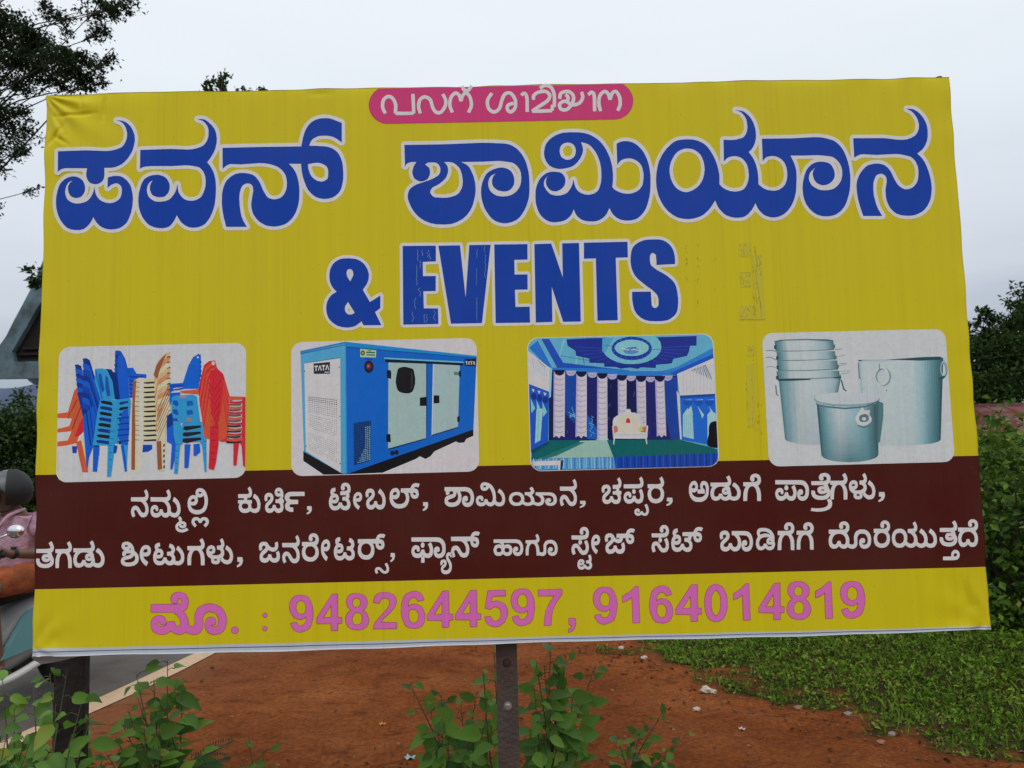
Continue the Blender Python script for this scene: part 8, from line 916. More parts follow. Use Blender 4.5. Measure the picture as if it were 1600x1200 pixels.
C 98 103 111 0.5|-1305,1606 7,-1 0,-6 -7,1|-1305,1595 7,-1 0,-7 -7,1|-1305,1583 7,-1 0,-6 -7,1|-1304,1570 5,-1 0,-4 -5,1|-1304,1558 5,-1 0,-4 -5,1|-1304,1547 5,-1 0,-5 -5,1|-1304,1535 5,-1 0,-4 -5,1|-1304,1523 5,-1 0,-4 -5,1|-1304,1511 5,0 0,-5 -5,1|-1293,1605 7,-1 0,-7 -7,1|-1293,1593 7,-1 0,-7 -7,2|-1293,1581 7,-1 0,-6 -7,1|-1292,1568 5,-1 0,-4 -5,1|-1292,1556 5,-1 0,-4 -5,1|-1292,1544 5,-1 0,-4 -5,1|-1292,1532 5,-1 0,-4 -5,1|-1292,1521 4,-1 0,-5 -4,1|-1293,1509 5,-1 0,-4 -5,1|-1281,1603 7,-1 0,-6 -7,1|-1281,1591 7,-1 0,-6 -7,1|-1281,1579 7,-1 -1,-6 -6,1|-1281,1566 5,-1 0,-4 -5,1|-1281,1554 5,-1 0,-4 -5,1|-1281,1542 5,-1 0,-4 -5,1|-1281,1530 5,-1 0,-4 -5,1|-1281,1518 5,-1 0,-4 -5,1|-1281,1506 5,-1 0,-4 -5,1|-1270,1601 7,-1 0,-6 -7,1|-1270,1589 7,-1 0,-6 -7,1|-1270,1577 7,-1 0,-6 -7,1|-1269,1564 5,-1 0,-4 -5,0|-1269,1552 5,-1 0,-5 -5,1|-1269,1539 5,-1 0,-4 -5,1|-1269,1527 5,-1 0,-4 -5,1|-1269,1515 5,-1 0,-4 -5,1|-1269,1503 5,-1 0,-4 -5,1|-1258,1599 7,-1 0,-6 -7,1|-1258,1587 7,-1 0,-6 -7,1|-1258,1575 7,-1 0,-6 -7,1|-1257,1561 5,0 0,-5 -5,1|-1257,1549 5,-1 0,-4 -5,1|-1257,1537 5,-1 0,-4 -5,1|-1257,1525 5,-1 0,-4 -5,1|-1257,1513 5,-1 0,-5 -5,1|-1257,1500 5,-1 0,-4 -5,1|-1246,1598 7,-1 0,-7 -7,1|-1246,1585 7,-1 0,-6 -7,1|-1246,1573 7,-1 0,-6 -7,1|-1245,1559 5,-1 0,-4 -5,1|-1245,1547 5,-1 0,-4 -5,1|-1245,1535 5,-1 0,-5 -5,1|-1245,1522 5,-1 0,-4 -5,1|-1245,1510 5,-1 0,-4 -5,1|-1245,1498 5,-1 0,-5 -5,1|-1234,1596 7,-1 0,-6 -7,1|-1234,1583 7,-1 0,-6 -7,1|-1234,1571 7,-1 0,-6 -7,1|-1233,1557 5,-1 0,-4 -5,1|-1233,1545 5,-1 0,-4 -5,1|-1233,1532 5,-1 0,-4 -5,1|-1233,1520 5,-1 0,-4 -5,1|-1234,1507 5,-1 0,-4 -5,1|-1234,1495 5,-1 0,-4 -5,1|-1222,1594 7,-1 0,-6 -7,1|-1222,1581 7,-1 0,-6 -7,1|-1222,1569 7,-1 0,-6 -7,1|-1221,1555 4,-1 0,-4 -5,1|-1222,1542 5,-1 0,-4 -5,1|-1222,1530 5,-1 0,-4 -5,1|-1222,1517 5,-1 0,-4 -5,1|-1222,1505 5,-1 0,-5 -5,1|-1222,1492 5,-1 0,-4 -5,1|-1210,1592 6,-1 0,-6 -7,1|-1211,1579 7,-1 0,-6 -7,1|-1211,1567 7,-1 0,-6 -7,1|-1210,1553 5,-1 0,-4 -5,1|-1210,1540 5,-1 0,-4 -5,1|-1210,1527 5,-1 0,-4 -5,1|-1210,1515 5,-1 0,-4 -5,0|-1210,1502 5,-1 0,-4 -5,1|-1210,1489 5,-1 0,-4 -5,1|-1199,1591 7,-1 0,-7 -7,1|-1199,1578 7,-1 0,-7 -7,1|-1199,1565 7,-1 0,-6 -7,1|-1198,1551 5,-1 0,-4 -5,1|-1198,1538 5,-1 0,-4 -5,1|-1198,1525 5,-1 0,-4 -5,1|-1198,1512 5,-1 0,-4 -5,1|-1198,1499 5,-1 0,-4 -5,1|-1198,1486 5,-1 0,-4 -5,1|-1187,1589 7,-1 0,-6 -7,1|-1187,1576 7,-1 0,-6 -7,1|-1187,1563 7,-1 0,-6 -7,1|-1186,1549 5,-1 0,-4 -5,0|-1186,1536 5,-1 0,-5 -5,1|-1186,1523 5,-1 0,-5 -5,1|-1186,1510 5,-1 0,-5 -5,1|-1186,1497 5,-1 0,-5 -5,1|-1186,1484 5,-1 0,-5 -5,1|-1175,1587 7,-1 0,-6 -7,1|-1175,1574 7,-1 0,-6 -7,1|-1175,1561 7,-1 0,-6 -7,1|-1174,1547 5,-1 0,-5 -5,1|-1174,1533 5,-1 0,-4 -5,1|-1174,1520 5,-1 0,-4 -5,1|-1174,1507 4,-1 0,-4 -4,1|-1175,1494 5,-1 0,-4 -5,1|-1175,1481 5,-1 0,-4 -5,1|-1163,1585 7,-1 0,-6 -7,1|-1163,1572 7,-1 0,-6 -7,1|-1163,1559 7,-1 0,-6 -7,1|-1162,1544 5,-1 -1,-4 -4,1|-1163,1531 5,-1 0,-4 -5,1|-1163,1518 5,-1 0,-4 -5,1|-1163,1505 5,-1 0,-5 -5,1|-1163,1491 5,-1 0,-4 -5,1|-1163,1478 5,-1 0,-4 -5,1|-1151,1584 7,-1 0,-7 -7,1|-1151,1570 6,-1 0,-6 -7,1|-1152,1557 7,-1 0,-7 -7,1|-1151,1542 5,-1 0,-4 -5,1|-1151,1529 5,-1 0,-4 -5,1|-1151,1515 5,-1 0,-4 -5,1|-1151,1502 5,-1 0,-4 -5,1|-1151,1489 5,-1 0,-5 -5,1|-1151,1475 5,-1 0,-4 -5,1|-1140,1582 7,-1 0,-6 -7,1|-1140,1568 7,-1 0,-6 -7,1|-1140,1555 7,-1 0,-7 -7,1|-1139,1540 5,-1 0,-4 -5,1|-1139,1527 5,-1 0,-5 -5,1|-1139,1513 5,-1 0,-4 -5,1|-1139,1499 5,0 0,-5 -5,1|-1139,1486 5,-1 0,-4 -5,1|-1139,1472 5,-1 0,-4 -5,1|-1128,1580 7,-1 0,-6 -7,1|-1128,1566 7,-1 0,-6 -7,1|-1128,1553 7,-1 0,-7 -7,1|-1127,1538 5,-1 0,-4 -5,1|-1127,1524 5,-1 0,-4 -5,1|-1127,1511 5,-1 0,-5 -5,1|-1127,1497 5,-1 0,-4 -5,1|-1127,1483 5,-1 0,-4 -5,1|-1127,1470 5,-1 -1,-4 -4,0
C 152 157 162 0.5|-1304,1488 5,-1 0,-4 -5,1|-1304,1465 5,-1 0,-4 -5,1|-1304,1453 4,-1 0,-4 -4,1|-1305,1430 5,-1 0,-4 -5,0|-1305,1418 5,-1 0,-4 -5,1|-1305,1406 5,-1 0,-4 -5,1|-1305,1371 5,-1 0,-4 -5,1|-1305,1360 5,-1 0,-4 -5,1|-1305,1348 5,-1 0,-4 -5,1|-1305,1336 5,-1 0,-4 -5,1|-1305,1325 5,-1 0,-4 -5,1|-1305,1302 5,-1 0,-5 -5,1|-1305,1290 5,-1 0,-4 -5,1|-1305,1278 5,-1 0,-4 -5,1|-1305,1267 5,-1 0,-4 -5,1|-1293,1485 5,-1 0,-4 -5,1|-1293,1473 5,-1 0,-4 -5,1|-1293,1461 5,-1 0,-4 -5,1|-1293,1450 5,-1 0,-5 -5,1|-1293,1438 5,-1 0,-4 -5,1|-1293,1426 5,-1 0,-4 -5,1|-1293,1414 5,-1 0,-4 -5,1|-1293,1367 5,-1 0,-4 -5,1|-1293,1355 5,-1 0,-4 -5,1|-1293,1343 5,-1 0,-4 -5,1|-1293,1332 5,-1 0,-4 -5,1|-1293,1320 5,-1 0,-4 -5,1|-1293,1296 5,-1 0,-4 -5,1|-1293,1285 5,-1 0,-4 -5,1|-1293,1273 5,-1 0,-4 -5,1|-1293,1261 5,-1 0,-4 -5,1|-1281,1482 5,-1 0,-4 -5,1|-1281,1470 5,-1 0,-4 -5,1|-1281,1458 5,-1 0,-4 -5,1|-1281,1446 5,-1 0,-4 -5,1|-1281,1434 5,-1 0,-4 -5,1|-1281,1422 5,-1 0,-4 -5,1|-1281,1410 5,-1 0,-4 -5,1|-1281,1398 5,-1 0,-4 -5,1|-1281,1363 5,-1 0,-4 -5,1|-1281,1351 5,-1 0,-4 -5,1|-1281,1339 5,-1 0,-4 -5,1|-1281,1303 5,-1 0,-4 -5,1|-1281,1291 4,-1 0,-4 -4,1|-1282,1279 5,-1 0,-4 -5,1|-1282,1268 5,-1 0,-5 -5,1|-1282,1256 5,-1 0,-4 -5,1|-1269,1479 5,-1 0,-4 -5,1|-1269,1467 5,-1 0,-4 -5,1|-1269,1455 5,-1 0,-4 -5,1|-1269,1443 5,-1 0,-4 -5,1|-1269,1431 5,-1 0,-4 -5,0|-1269,1419 5,-1 0,-5 -5,1|-1269,1407 5,-1 0,-5 -5,1|-1269,1394 5,0 0,-5 -5,1|-1269,1358 4,-1 0,-4 -4,1|-1270,1346 5,-1 0,-4 -5,1|-1270,1334 5,-1 0,-4 -5,1|-1270,1298 5,-1 0,-4 -5,1|-1270,1286 5,-1 0,-4 -5,1|-1270,1274 5,-1 0,-4 -5,1|-1270,1262 5,-1 0,-4 -5,1|-1270,1250 5,-1 0,-4 -5,1|-1257,1476 5,-1 0,-4 -5,1|-1257,1464 5,-1 0,-4 -5,1|-1257,1439 5,-1 0,-4 -5,1|-1257,1427 5,-1 0,-4 -5,1|-1257,1415 4,-1 0,-4 -4,1|-1258,1403 5,-1 0,-4 -5,1|-1258,1391 5,-1 0,-5 -5,1|-1258,1342 5,-1 0,-4 -5,1|-1258,1330 5,-1 0,-4 -5,1|-1258,1318 5,-1 0,-5 -5,1|-1258,1305 5,-1 0,-4 -5,1|-1258,1293 5,-1 0,-4 -5,1|-1258,1281 5,-1 0,-4 -5,1|-1258,1269 5,-1 0,-4 -5,1|-1258,1257 5,-1 0,-4 -5,1|-1258,1245 5,-1 0,-4 -5,1|-1245,1473 5,-1 0,-4 -5,1|-1245,1460 4,0 0,-5 -5,1|-1246,1448 5,-1 0,-4 -5,1|-1246,1436 5,-1 0,-4 -5,1|-1246,1424 5,-1 0,-5 -5,1|-1246,1387 5,-1 0,-5 -5,1|-1246,1350 5,-1 0,-4 -5,1|-1246,1337 5,-1 0,-4 -5,1|-1246,1325 5,-1 0,-4 -5,1|-1246,1301 5,-1 0,-5 -5,1|-1246,1288 5,-1 0,-4 -5,1|-1246,1276 5,-1 0,-4 -5,1|-1246,1239 5,-1 0,-4 -5,1|-1234,1470 5,-1 0,-4 -5,1|-1234,1457 5,-1 0,-4 -5,1|-1234,1432 5,-1 0,-4 -5,1|-1234,1420 5,-1 0,-4 -5,1|-1234,1407 5,0 0,-5 -5,1|-1234,1395 5,-1 0,-4 -5,1|-1234,1383 5,-1 0,-4 -5,0|-1234,1345 5,-1 0,-4 -5,1|-1234,1333 5,-1 0,-4 -5,1|-1234,1321 5,-1 0,-5 -5,1|-1234,1308 5,-1 0,-4 -5,1|-1234,1296 5,-1 0,-4 -5,1|-1234,1283 4,-1 0,-4 -4,1|-1235,1259 5,-1 0,-5 -5,1|-1235,1246 5,-1 0,-4 -5,1|-1235,1234 5,-1 0,-4 -5,1|-1222,1467 5,-1 0,-4 -5,1|-1222,1454 5,-1 0,-4 -5,1|-1222,1429 5,-1 0,-4 -5,1|-1222,1416 5,-1 0,-4 -5,1|-1222,1404 5,-1 0,-4 -5,1|-1222,1391 5,-1 0,-4 -5,1|-1222,1379 5,-1 0,-4 -5,1|-1222,1341 5,-1 -1,-4 -4,1|-1223,1316 5,-1 0,-4 -5,1|-1223,1303 5,-1 0,-4 -5,1|-1223,1291 5,-1 0,-4 -5,1|-1223,1278 5,-1 0,-4 -5,1|-1223,1266 5,-1 0,-4 -5,1|-1223,1253 5,-1 0,-4 -5,1|-1223,1241 5,-1 0,-4 -5,1|-1223,1228 5,-1 0,-4 -5,1|-1210,1464 5,-1 0,-4 -5,1|-1210,1438 5,-1 0,-4 -5,1|-1210,1426 5,-1 0,-5 -5,1|-1210,1413 5,-1 0,-4 -5,1|-1210,1400 5,-1 0,-4 -5,1|-1210,1387 5,-1 -1,-4 -4,1|-1211,1375 5,-1 0,-4 -5,1|-1211,1337 5,-1 0,-4 -5,1|-1211,1324 5,-1 0,-4 -5,1|-1211,1311 5,-1 0,-4 -5,1|-1211,1299 5,-1 0,-4 -5,1|-1211,1286 5,-1 0,-4 -5,1|-1211,1273 5,-1 0,-4 -5,1|-1211,1261 5,-1 0,-4 -5,1|-1211,1248 5,-1 0,-4 -5,1|-1211,1235 5,0 0,-5 -5,1|-1198,1461 5,-1 0,-4 -5,0|-1198,1448 5,-1 0,-4 -5,1|-1198,1435 5,-1 0,-4 -5,1|-1199,1409 5,-1 0,-4 -5,1|-1199,1396 5,-1 0,-4 -5,1|-1199,1384 5,-1 0,-4 -5,0|-1199,1371 5,-1 0,-4 -5,1|-1199,1320 5,-1 0,-5 -5,1|-1199,1307 5,-1 0,-4 -5,1|-1199,1294 5,-1 0,-4 -5,1|-1199,1281 5,-1 0,-4 -5,1|-1199,1268 5,-1 0,-4 -5,1|-1199,1256 5,-1 0,-4 -5,1|-1199,1230 5,-1 -1,-4 -4,1|-1187,1458 5,-1 0,-5 -5,1|-1187,1432 5,-1 0,-4 -5,0|-1187,1419 5,-1 0,-4 -5,1|-1187,1406 5,-1 0,-4 -5,1|-1187,1393 5,-1 0,-4 -5,1|-1187,1380 5,-1 0,-4 -5,1|-1187,1367 5,-1 0,-4 -5,1|-1187,1328 5,-1 0,-4 -5,1|-1187,1315 5,-1 0,-4 -5,1|-1187,1302 5,-1 0,-4 -5,1|-1187,1289 5,-1 0,-4 -5,1|-1187,1276 4,-1 0,-4 -4,1|-1188,1263 5,-1 0,-4 -5,1|-1188,1225 5,-1 0,-4 -5,1|-1188,1212 5,-1 0,-4 -5,1|-1175,1455 5,-1 0,-5 -5,1|-1175,1441 5,-1 0,-4 -5,1|-1175,1428 5,-1 0,-4 -5,1|-1175,1415 5,-1 0,-4 -5,1|-1175,1402 5,-1 0,-4 -5,1|-1175,1389 5,-1 0,-4 -5,1|-1175,1363 5,-1 0,-4 -5,1|-1175,1324 5,-1 -1,-4 -4,1|-1176,1298 5,-1 0,-4 -5,0|-1176,1285 5,-1 0,-5 -5,1|-1176,1272 5,-1 0,-5 -5,1|-1176,1258 5,0 0,-5 -5,1|-1176,1245 5,0 0,-5 -5,1|-1176,1232 5,-1 0,-4 -5,1|-1176,1219 5,-1 0,-4 -5,1|-1163,1438 5,-1 0,-4 -5,1|-1163,1425 5,-1 0,-4 -5,1|-1163,1412 5,-1 0,-4 -5,1|-1163,1399 5,-1 0,-5 -5,1|-1163,1385 5,-1 0,-4 -5,1|-1163,1372 5,-1 0,-4 -5,1|-1164,1319 5,-1 0,-4 -5,1|-1164,1306 5,-1 0,-4 -5,1|-1164,1293 5,-1 0,-4 -5,1|-1164,1280 5,-1 0,-4 -5,1|-1164,1267 5,-1 0,-4 -5,1|-1164,1254 5,-1 0,-5 -5,1|-1164,1240 5,-1 0,-4 -5,1|-1164,1227 5,-1 0,-4 -5,1|-1164,1214 5,-1 0,-4 -5,1|-1164,1201 5,-1 0,-4 -5,1|-1151,1448 5,0 0,-5 -5,1|-1151,1435 5,-1 0,-4 -5,1|-1151,1422 5,-1 0,-4 -5,1|-1151,1408 5,-1 0,-4 -5,1|-1151,1395 4,-1 0,-4 -5,1|-1152,1368 5,-1 0,-4 -5,1|-1152,1355 5,-1 0,-4 -5,1|-1152,1315 5,-1 0,-4 -5,1|-1152,1302 5,-1 0,-4 -5,1|-1152,1288 5,-1 0,-4 -5,1|-1152,1262 5,-1 0,-4 -5,1|-1152,1249 5,-1 0,-5 -5,1|-1152,1235 5,-1 0,-4 -5,1|-1152,1222 4,-1 0,-4 -4,1|-1153,1209 5,-1 0,-4 -5,1|-1153,1195 5,0 0,-5 -5,1|-1139,1445 5,-1 0,-4 -5,1|-1139,1432 4,-1 0,-4 -5,1|-1140,1418 5,-1 0,-4 -5,1|-1140,1405 5,-1 0,-4 -5,1|-1140,1391 5,0 0,-5 -5,1|-1140,1378 5,-1 0,-4 -5,1|-1140,1365 5,-1 0,-5 -5,1|-1140,1351 5,-1 0,-4 -5,1|-1140,1311 5,-1 0,-4 -5,1|-1140,1297 5,-1 0,-4 -5,1|-1140,1284 5,-1 0,-4 -5,1|-1140,1270 5,-1 -1,-4 -4,1|-1141,1257 5,-1 0,-4 -5,1|-1141,1244 5,-1 0,-4 -5,0|-1141,1230 5,-1 0,-4 -5,1|-1141,1217 5,-1 0,-4 -5,1|-1141,1190 5,-1 0,-4 -5,1|-1128,1442 5,-1 0,-4 -5,1|-1128,1429 5,-1 0,-4 -5,1|-1128,1415 5,-1 0,-4 -5,1|-1128,1402 5,-1 0,-5 -5,1|-1128,1388 5,-1 0,-4 -5,1|-1128,1374 5,-1 0,-4 -5,1|-1128,1361 5,-1 0,-4 -5,1|-1128,1306 4,-1 0,-4 -4,1|-1129,1293 5,-1 0,-4 -5,1|-1129,1279 5,-1 0,-4 -5,1|-1129,1266 5,-1 0,-4 -5,1|-1129,1252 5,-1 0,-4 -5,1|-1129,1239 5,-1 0,-4 -5,1|-1129,1198 5,-1 0,-4 -5,1|-1129,1185 5,-1 0,-5 -5,1
C 31 39 63 0.5|-751,1225 -1,-8 -4,-5 -6,-3 -7,0 -6,3 -4,6 -1,7 1,7 4,6 6,3 7,0 6,-3 4,-6
C 31 39 63 0.5|-725,1229 -1,-7 -4,-5 -6,-3 -6,0 -6,3 -4,6 -1,7 1,6 4,6 6,3 6,-1 6,-3 4,-5
C 85 90 98 0.5|-1101,1793 -2,-5 -5,1 -2,4 3,4 4,0
C 85 90 98 0.5|-1099,1472 -2,-4 -4,0 -2,4 2,4 4,0
C 85 90 98 0.5|-1099,1168 -2,-5 -4,0 -2,5 2,4 4,0
C 85 90 98 0.5|-1326,1771 -2,-4 -4,0 -2,5 2,4 4,0
C 85 90 98 0.5|-1319,1284 -2,-4 -4,0 -2,5 2,4 4,0
@stage_picture
C 239 239 239 1|676,942 -1,10 -4,8 -5,8 -8,5 -8,4 -10,1 -542,0 -9,-1 -9,-4 -7,-5 -6,-8 -4,-8 -1,-10 0,-365 1,-9 4,-8 6,-8 7,-5 9,-4 9,-1 542,0 10,1 8,4 8,5 5,8 4,8 1,9
C 117 205 239 1|673,941 -1,9 -3,8 -6,8 -7,5 -9,4 -9,1 -538,0 -9,-1 -8,-4 -8,-5 -5,-8 -4,-8 -1,-9 0,-362 1,-9 4,-9 5,-7 8,-6 8,-3 9,-1 538,0 9,1 9,3 7,6 6,7 3,9 1,9
C 144 224 239 1|161,886 28,84 -7,2 -27,-84
C 144 224 239 1|224,885 11,84 -6,1 -12,-84
C 144 224 239 1|287,884 -5,85 -7,-1 5,-85
C 144 224 239 1|350,883 -22,85 -7,-2 22,-85
C 144 224 239 1|413,882 -39,86 -6,-3 39,-86
C 144 224 239 1|476,881 -56,86 -6,-4 56,-86
C 144 224 239 1|539,880 -73,86 -5,-4 72,-87
C 71 111 165 1|243,912 4,-28 2,1 -3,27
C 85 138 192 1|171,915 155,-29 0,2 -154,29
C 45 133 239 1|69,945 28,23 45,-90 -16,2
C 37 93 213 1|110,973 25,0 44,-80 146,-21 71,-10 -4,-17 -126,17 -127,10 19,6
C 53 144 239 1|139,878 186,-8 71,-10 154,-3 1,-16 -159,4 -126,13 -128,10
C 58 152 239 1|673,897 -124,-56 -52,16 55,13 121,60
C 37 101 224 1|673,897 -124,-56 -23,9 147,60
C 37 58 168 1|192,970 78,2 234,-2 117,1 -2,-32 -21,0 -5,-20 -7,-13 -45,-9 -6,-15 -52,-3 -1,-11 -47,4 -13,-5 -25,5 -30,-3 -16,6 -38,2 0,11 -48,3 -1,14 -42,10 -2,17 -25,17
C 50 79 200 1|505,933 92,4 0,3 -92,-4
C 50 79 200 1|500,926 87,-2 0,3 -87,2
C 50 79 200 1|492,920 79,-9 0,3 -79,9
C 50 79 200 1|480,914 69,-14 1,3 -69,14
C 50 79 200 1|466,910 57,-19 1,3 -57,18
C 50 79 200 1|450,906 42,-22 2,3 -42,22
C 50 79 200 1|433,904 26,-24 2,2 -26,24
C 50 79 200 1|414,903 10,-25 3,1 -10,26
C 50 79 200 1|396,905 -8,-25 3,-1 8,25
C 50 79 200 1|378,907 -24,-24 2,-2 24,24
C 50 79 200 1|361,910 -40,-21 2,-2 39,21
C 50 79 200 1|346,914 -55,-17 1,-2 54,16
C 50 79 200 1|332,919 -67,-12 0,-3 67,13
C 50 79 200 1|321,926 -78,-7 1,-3 77,7
C 50 79 200 1|312,932 -85,0 0,-3 85,0
C 50 79 200 1|307,939 -90,7 0,-3 90,-7
C 133 218 239 1|503,938 -3,-15 -11,-14 -16,-11 -20,-9 -24,-5 -25,-1 -26,2 -23,6 -20,10 -15,12 -9,14 -3,15 4,15 10,14 7,5 151,0 12,-9 9,-14
C 37 66 184 1|472,933 -3,-10 -7,-9 -11,-8 -14,-6 -16,-3 -17,-1 -17,2 -16,4 -14,7 -10,8 -6,9 -2,10 3,11 7,9 11,8 14,5 16,4 17,1 17,-2 16,-4 14,-7 10,-8 6,-10
C 154 232 239 1|462,935 -3,-8 -8,-7 -13,-6 -16,-4 -17,0 -18,1 -15,4 -13,7 -7,8 -3,8 3,8 9,8 12,5 16,4 18,1 17,-2 16,-4 12,-7 8,-7
C 58 111 218 1|463,932 8,-1 0,3 -7,1
C 58 111 218 1|460,923 7,-4 1,3 -7,4
C 58 111 218 1|451,915 5,-6 3,2 -6,7
C 58 111 218 1|437,909 4,-8 3,1 -4,9
C 58 111 218 1|421,906 2,-10 3,1 -2,10
C 58 111 218 1|403,905 -1,-10 4,0 0,10
C 58 111 218 1|385,908 -3,-10 3,-1 3,10
C 58 111 218 1|369,913 -5,-9 3,-1 5,8
C 58 111 218 1|357,920 -7,-6 3,-3 6,6
C 58 111 218 1|349,929 -7,-4 1,-3 8,4
C 58 111 218 1|347,938 -7,-1 0,-3 8,1
C 58 111 218 1|351,947 -7,2 -1,-3 7,-2
C 58 111 218 1|360,955 -6,5 -2,-3 6,-5
C 58 111 218 1|374,961 -4,6 -3,-1 4,-7
C 58 111 218 1|390,964 -2,8 -3,-1 2,-8
C 58 111 218 1|408,965 1,8 -4,0 0,-8
C 58 111 218 1|426,962 3,8 -3,1 -3,-8
C 58 111 218 1|442,957 5,7 -3,2 -5,-7
C 58 111 218 1|454,950 7,4 -2,3 -7,-4
C 58 111 218 1|462,941 7,2 -1,3 -7,-2
C 98 165 232 1|429,927 -3,-5 -7,-4 -11,-2 -11,0 -10,2 -8,5 -2,5 3,5 7,4 11,2 11,0 11,-3 7,-4
C 232 239 239 1|369,935 26,-7 17,2 24,-7 1,3 -25,7 -17,-2 -25,7
C 58 98 165 1|395,924 13,11 13,3 -1,3 -13,-4 -13,-11
C 98 192 239 1|310,971 36,-1 -27,-45 -11,2
C 85 138 205 1|319,946 21,-2 1,2 -21,2
C 85 138 205 1|466,930 34,-3 0,2 -33,3
C 37 42 128 1|138,870 128,-12 126,-13 159,-4 0,-211 -427,11
C 26 85 192 1|184,861 36,-3 -7,-140 -3,-25 -30,34
C 31 111 218 1|253,721 28,-47 -1,-33 -30,1
C 29 79 186 1|509,836 40,1 1,-128 -2,-77 -27,3 -13,75
C 23 31 93 1|322,841 33,-5 -9,-197 -29,-1
C 23 31 93 1|385,835 31,-3 -2,-115 -32,1
C 85 98 205 1|468,687 2,-7 1,0 -2,8
C 85 98 205 1|392,739 0,-16 1,0 0,16
C 85 98 205 1|452,663 -2,-13 1,0 3,12
C 85 98 205 1|423,699 0,-15 2,0 0,15
C 85 98 205 1|288,673 -1,-12 2,0 1,12
C 85 98 205 1|503,703 -1,-8 1,0 2,8
C 85 98 205 1|298,720 2,-15 2,0 -2,16
C 85 98 205 1|326,756 1,-9 2,0 -1,9
C 85 98 205 1|333,817 -2,-11 1,-1 2,12
C 85 98 205 1|430,719 -1,-16 2,0 1,16
C 85 98 205 1|408,793 -3,-17 2,0 3,16
C 85 98 205 1|534,668 0,-9 2,0 0,9
C 85 98 205 1|216,781 -2,-16 2,0 2,16
C 85 98 205 1|501,692 -2,-9 1,0 3,8
C 85 98 205 1|287,670 -2,-14 1,-1 2,15
C 85 98 205 1|426,730 2,-9 2,0 -2,9
C 85 98 205 1|372,794 -2,-7 2,0 2,6
C 85 98 205 1|298,801 -3,-17 2,0 2,17
C 85 98 205 1|284,679 0,-14 2,0 -1,14
C 85 98 205 1|414,666 2,-14 2,0 -2,14
C 85 98 205 1|382,708 1,-12 1,0 0,12
C 85 98 205 1|364,794 2,-11 1,0 -1,11
C 85 98 205 1|208,795 2,-8 1,0 -1,9
C 85 98 205 1|321,711 2,-9 2,0 -2,9
C 85 98 205 1|321,752 -3,-15 2,0 3,15
C 85 98 205 1|186,671 -2,-8 2,0 2,7
C 125 205 239 1|207,723 -10,-7 1,-2 10,7
C 125 205 239 1|197,727 -2,-15 2,0 2,15
C 125 205 239 1|210,727 0,-17 2,0 0,17
C 125 205 239 1|195,720 14,-6 1,2 -14,6
C 125 205 239 1|189,731 22,-14 1,2 -22,13
C 125 205 239 1|203,718 3,3 -2,1 -2,-3
C 125 205 239 1|202,748 7,-35 2,1 -7,34
C 125 205 239 1|194,718 11,-1 0,2 -11,1
C 125 205 239 1|206,718 4,-8 2,1 -4,8
C 125 205 239 1|264,716 8,-7 1,2 -8,6
C 125 205 239 1|263,708 6,-6 1,1 -6,7
C 125 205 239 1|267,702 -2,-7 2,0 2,6
C 125 205 239 1|256,693 16,-7 1,2 -16,7
C 125 205 239 1|261,686 7,-7 2,2 -8,6
C 125 205 239 1|261,679 2,-7 2,1 -2,6
C 125 205 239 1|256,671 4,-6 2,1 -4,6
C 125 205 239 1|264,663 10,-6 1,1 -10,7
C 125 205 239 1|262,657 -2,-6 2,-1 2,6
C 234 229 239 1|147,866 37,-1 -8,-215 -11,5 -8,-8 -7,8 -11,-5
C 205 200 239 1|147,866 6,0 -8,-213 -6,0
C 181 176 234 1|150,858 15,-5 16,4 -1,2 -15,-4 -14,5
C 239 239 239 1|150,849 15,-5 15,4 0,2 -15,-4 -15,5
C 181 176 234 1|149,841 15,-6 16,5 -1,2 -14,-4 -15,5
C 239 239 239 1|149,832 15,-5 16,4 -1,2 -15,-4 -14,5
C 181 176 234 1|149,823 15,-5 15,4 0,2 -15,-4 -15,5
C 239 239 239 1|148,815 15,-5 16,4 -1,2 -14,-4 -15,5
C 181 176 234 1|148,806 15,-5 16,4 -1,2 -15,-4 -14,5
C 239 239 239 1|148,797 15,-5 15,5 0,2 -15,-5 -15,5
C 181 176 234 1|147,789 15,-5 16,4 -1,2 -14,-4 -15,5
C 239 239 239 1|147,780 15,-5 16,4 -1,2 -15,-4 -14,5
C 181 176 234 1|147,771 15,-5 15,5 0,2 -15,-5 -15,5
C 239 239 239 1|146,763 15,-5 16,4 -1,2 -14,-4 -15,5
C 181 176 234 1|146,754 15,-5 16,4 -1,2 -15,-4 -14,5
C 239 239 239 1|146,745 15,-5 15,5 0,2 -15,-4 -15,4
C 181 176 234 1|145,737 15,-5 16,4 -1,2 -14,-4 -15,5
C 239 239 239 1|145,728 15,-5 16,5 -1,2 -15,-5 -14,5
C 181 176 234 1|145,720 15,-5 15,4 0,2 -15,-4 -15,5
C 239 239 239 1|144,711 15,-5 16,4 -1,2 -14,-4 -15,5
C 181 176 234 1|144,702 15,-5 16,5 -1,2 -15,-4 -14,4
C 239 239 239 1|144,694 15,-5 15,4 0,2 -15,-4 -15,5
C 181 176 234 1|143,685 15,-5 16,5 -1,2 -14,-5 -15,5
C 239 239 239 1|143,677 15,-5 16,4 -1,2 -15,-4 -14,5
C 181 176 234 1|143,668 15,-5 15,4 0,2 -15,-4 -15,5
C 239 239 239 1|142,660 15,-5 16,4 -1,2 -14,-4 -15,5
C 234 229 239 1|221,861 34,-1 -7,-212 -11,5 -7,-8 -8,8 -11,-4
C 205 200 239 1|221,861 6,0 -10,-210 -6,0
C 181 176 234 1|223,853 15,-5 14,4 -1,2 -13,-4 -14,5
C 239 239 239 1|223,844 14,-5 15,5 -1,2 -14,-5 -13,5
C 181 176 234 1|223,836 14,-5 14,4 0,2 -14,-4 -14,5
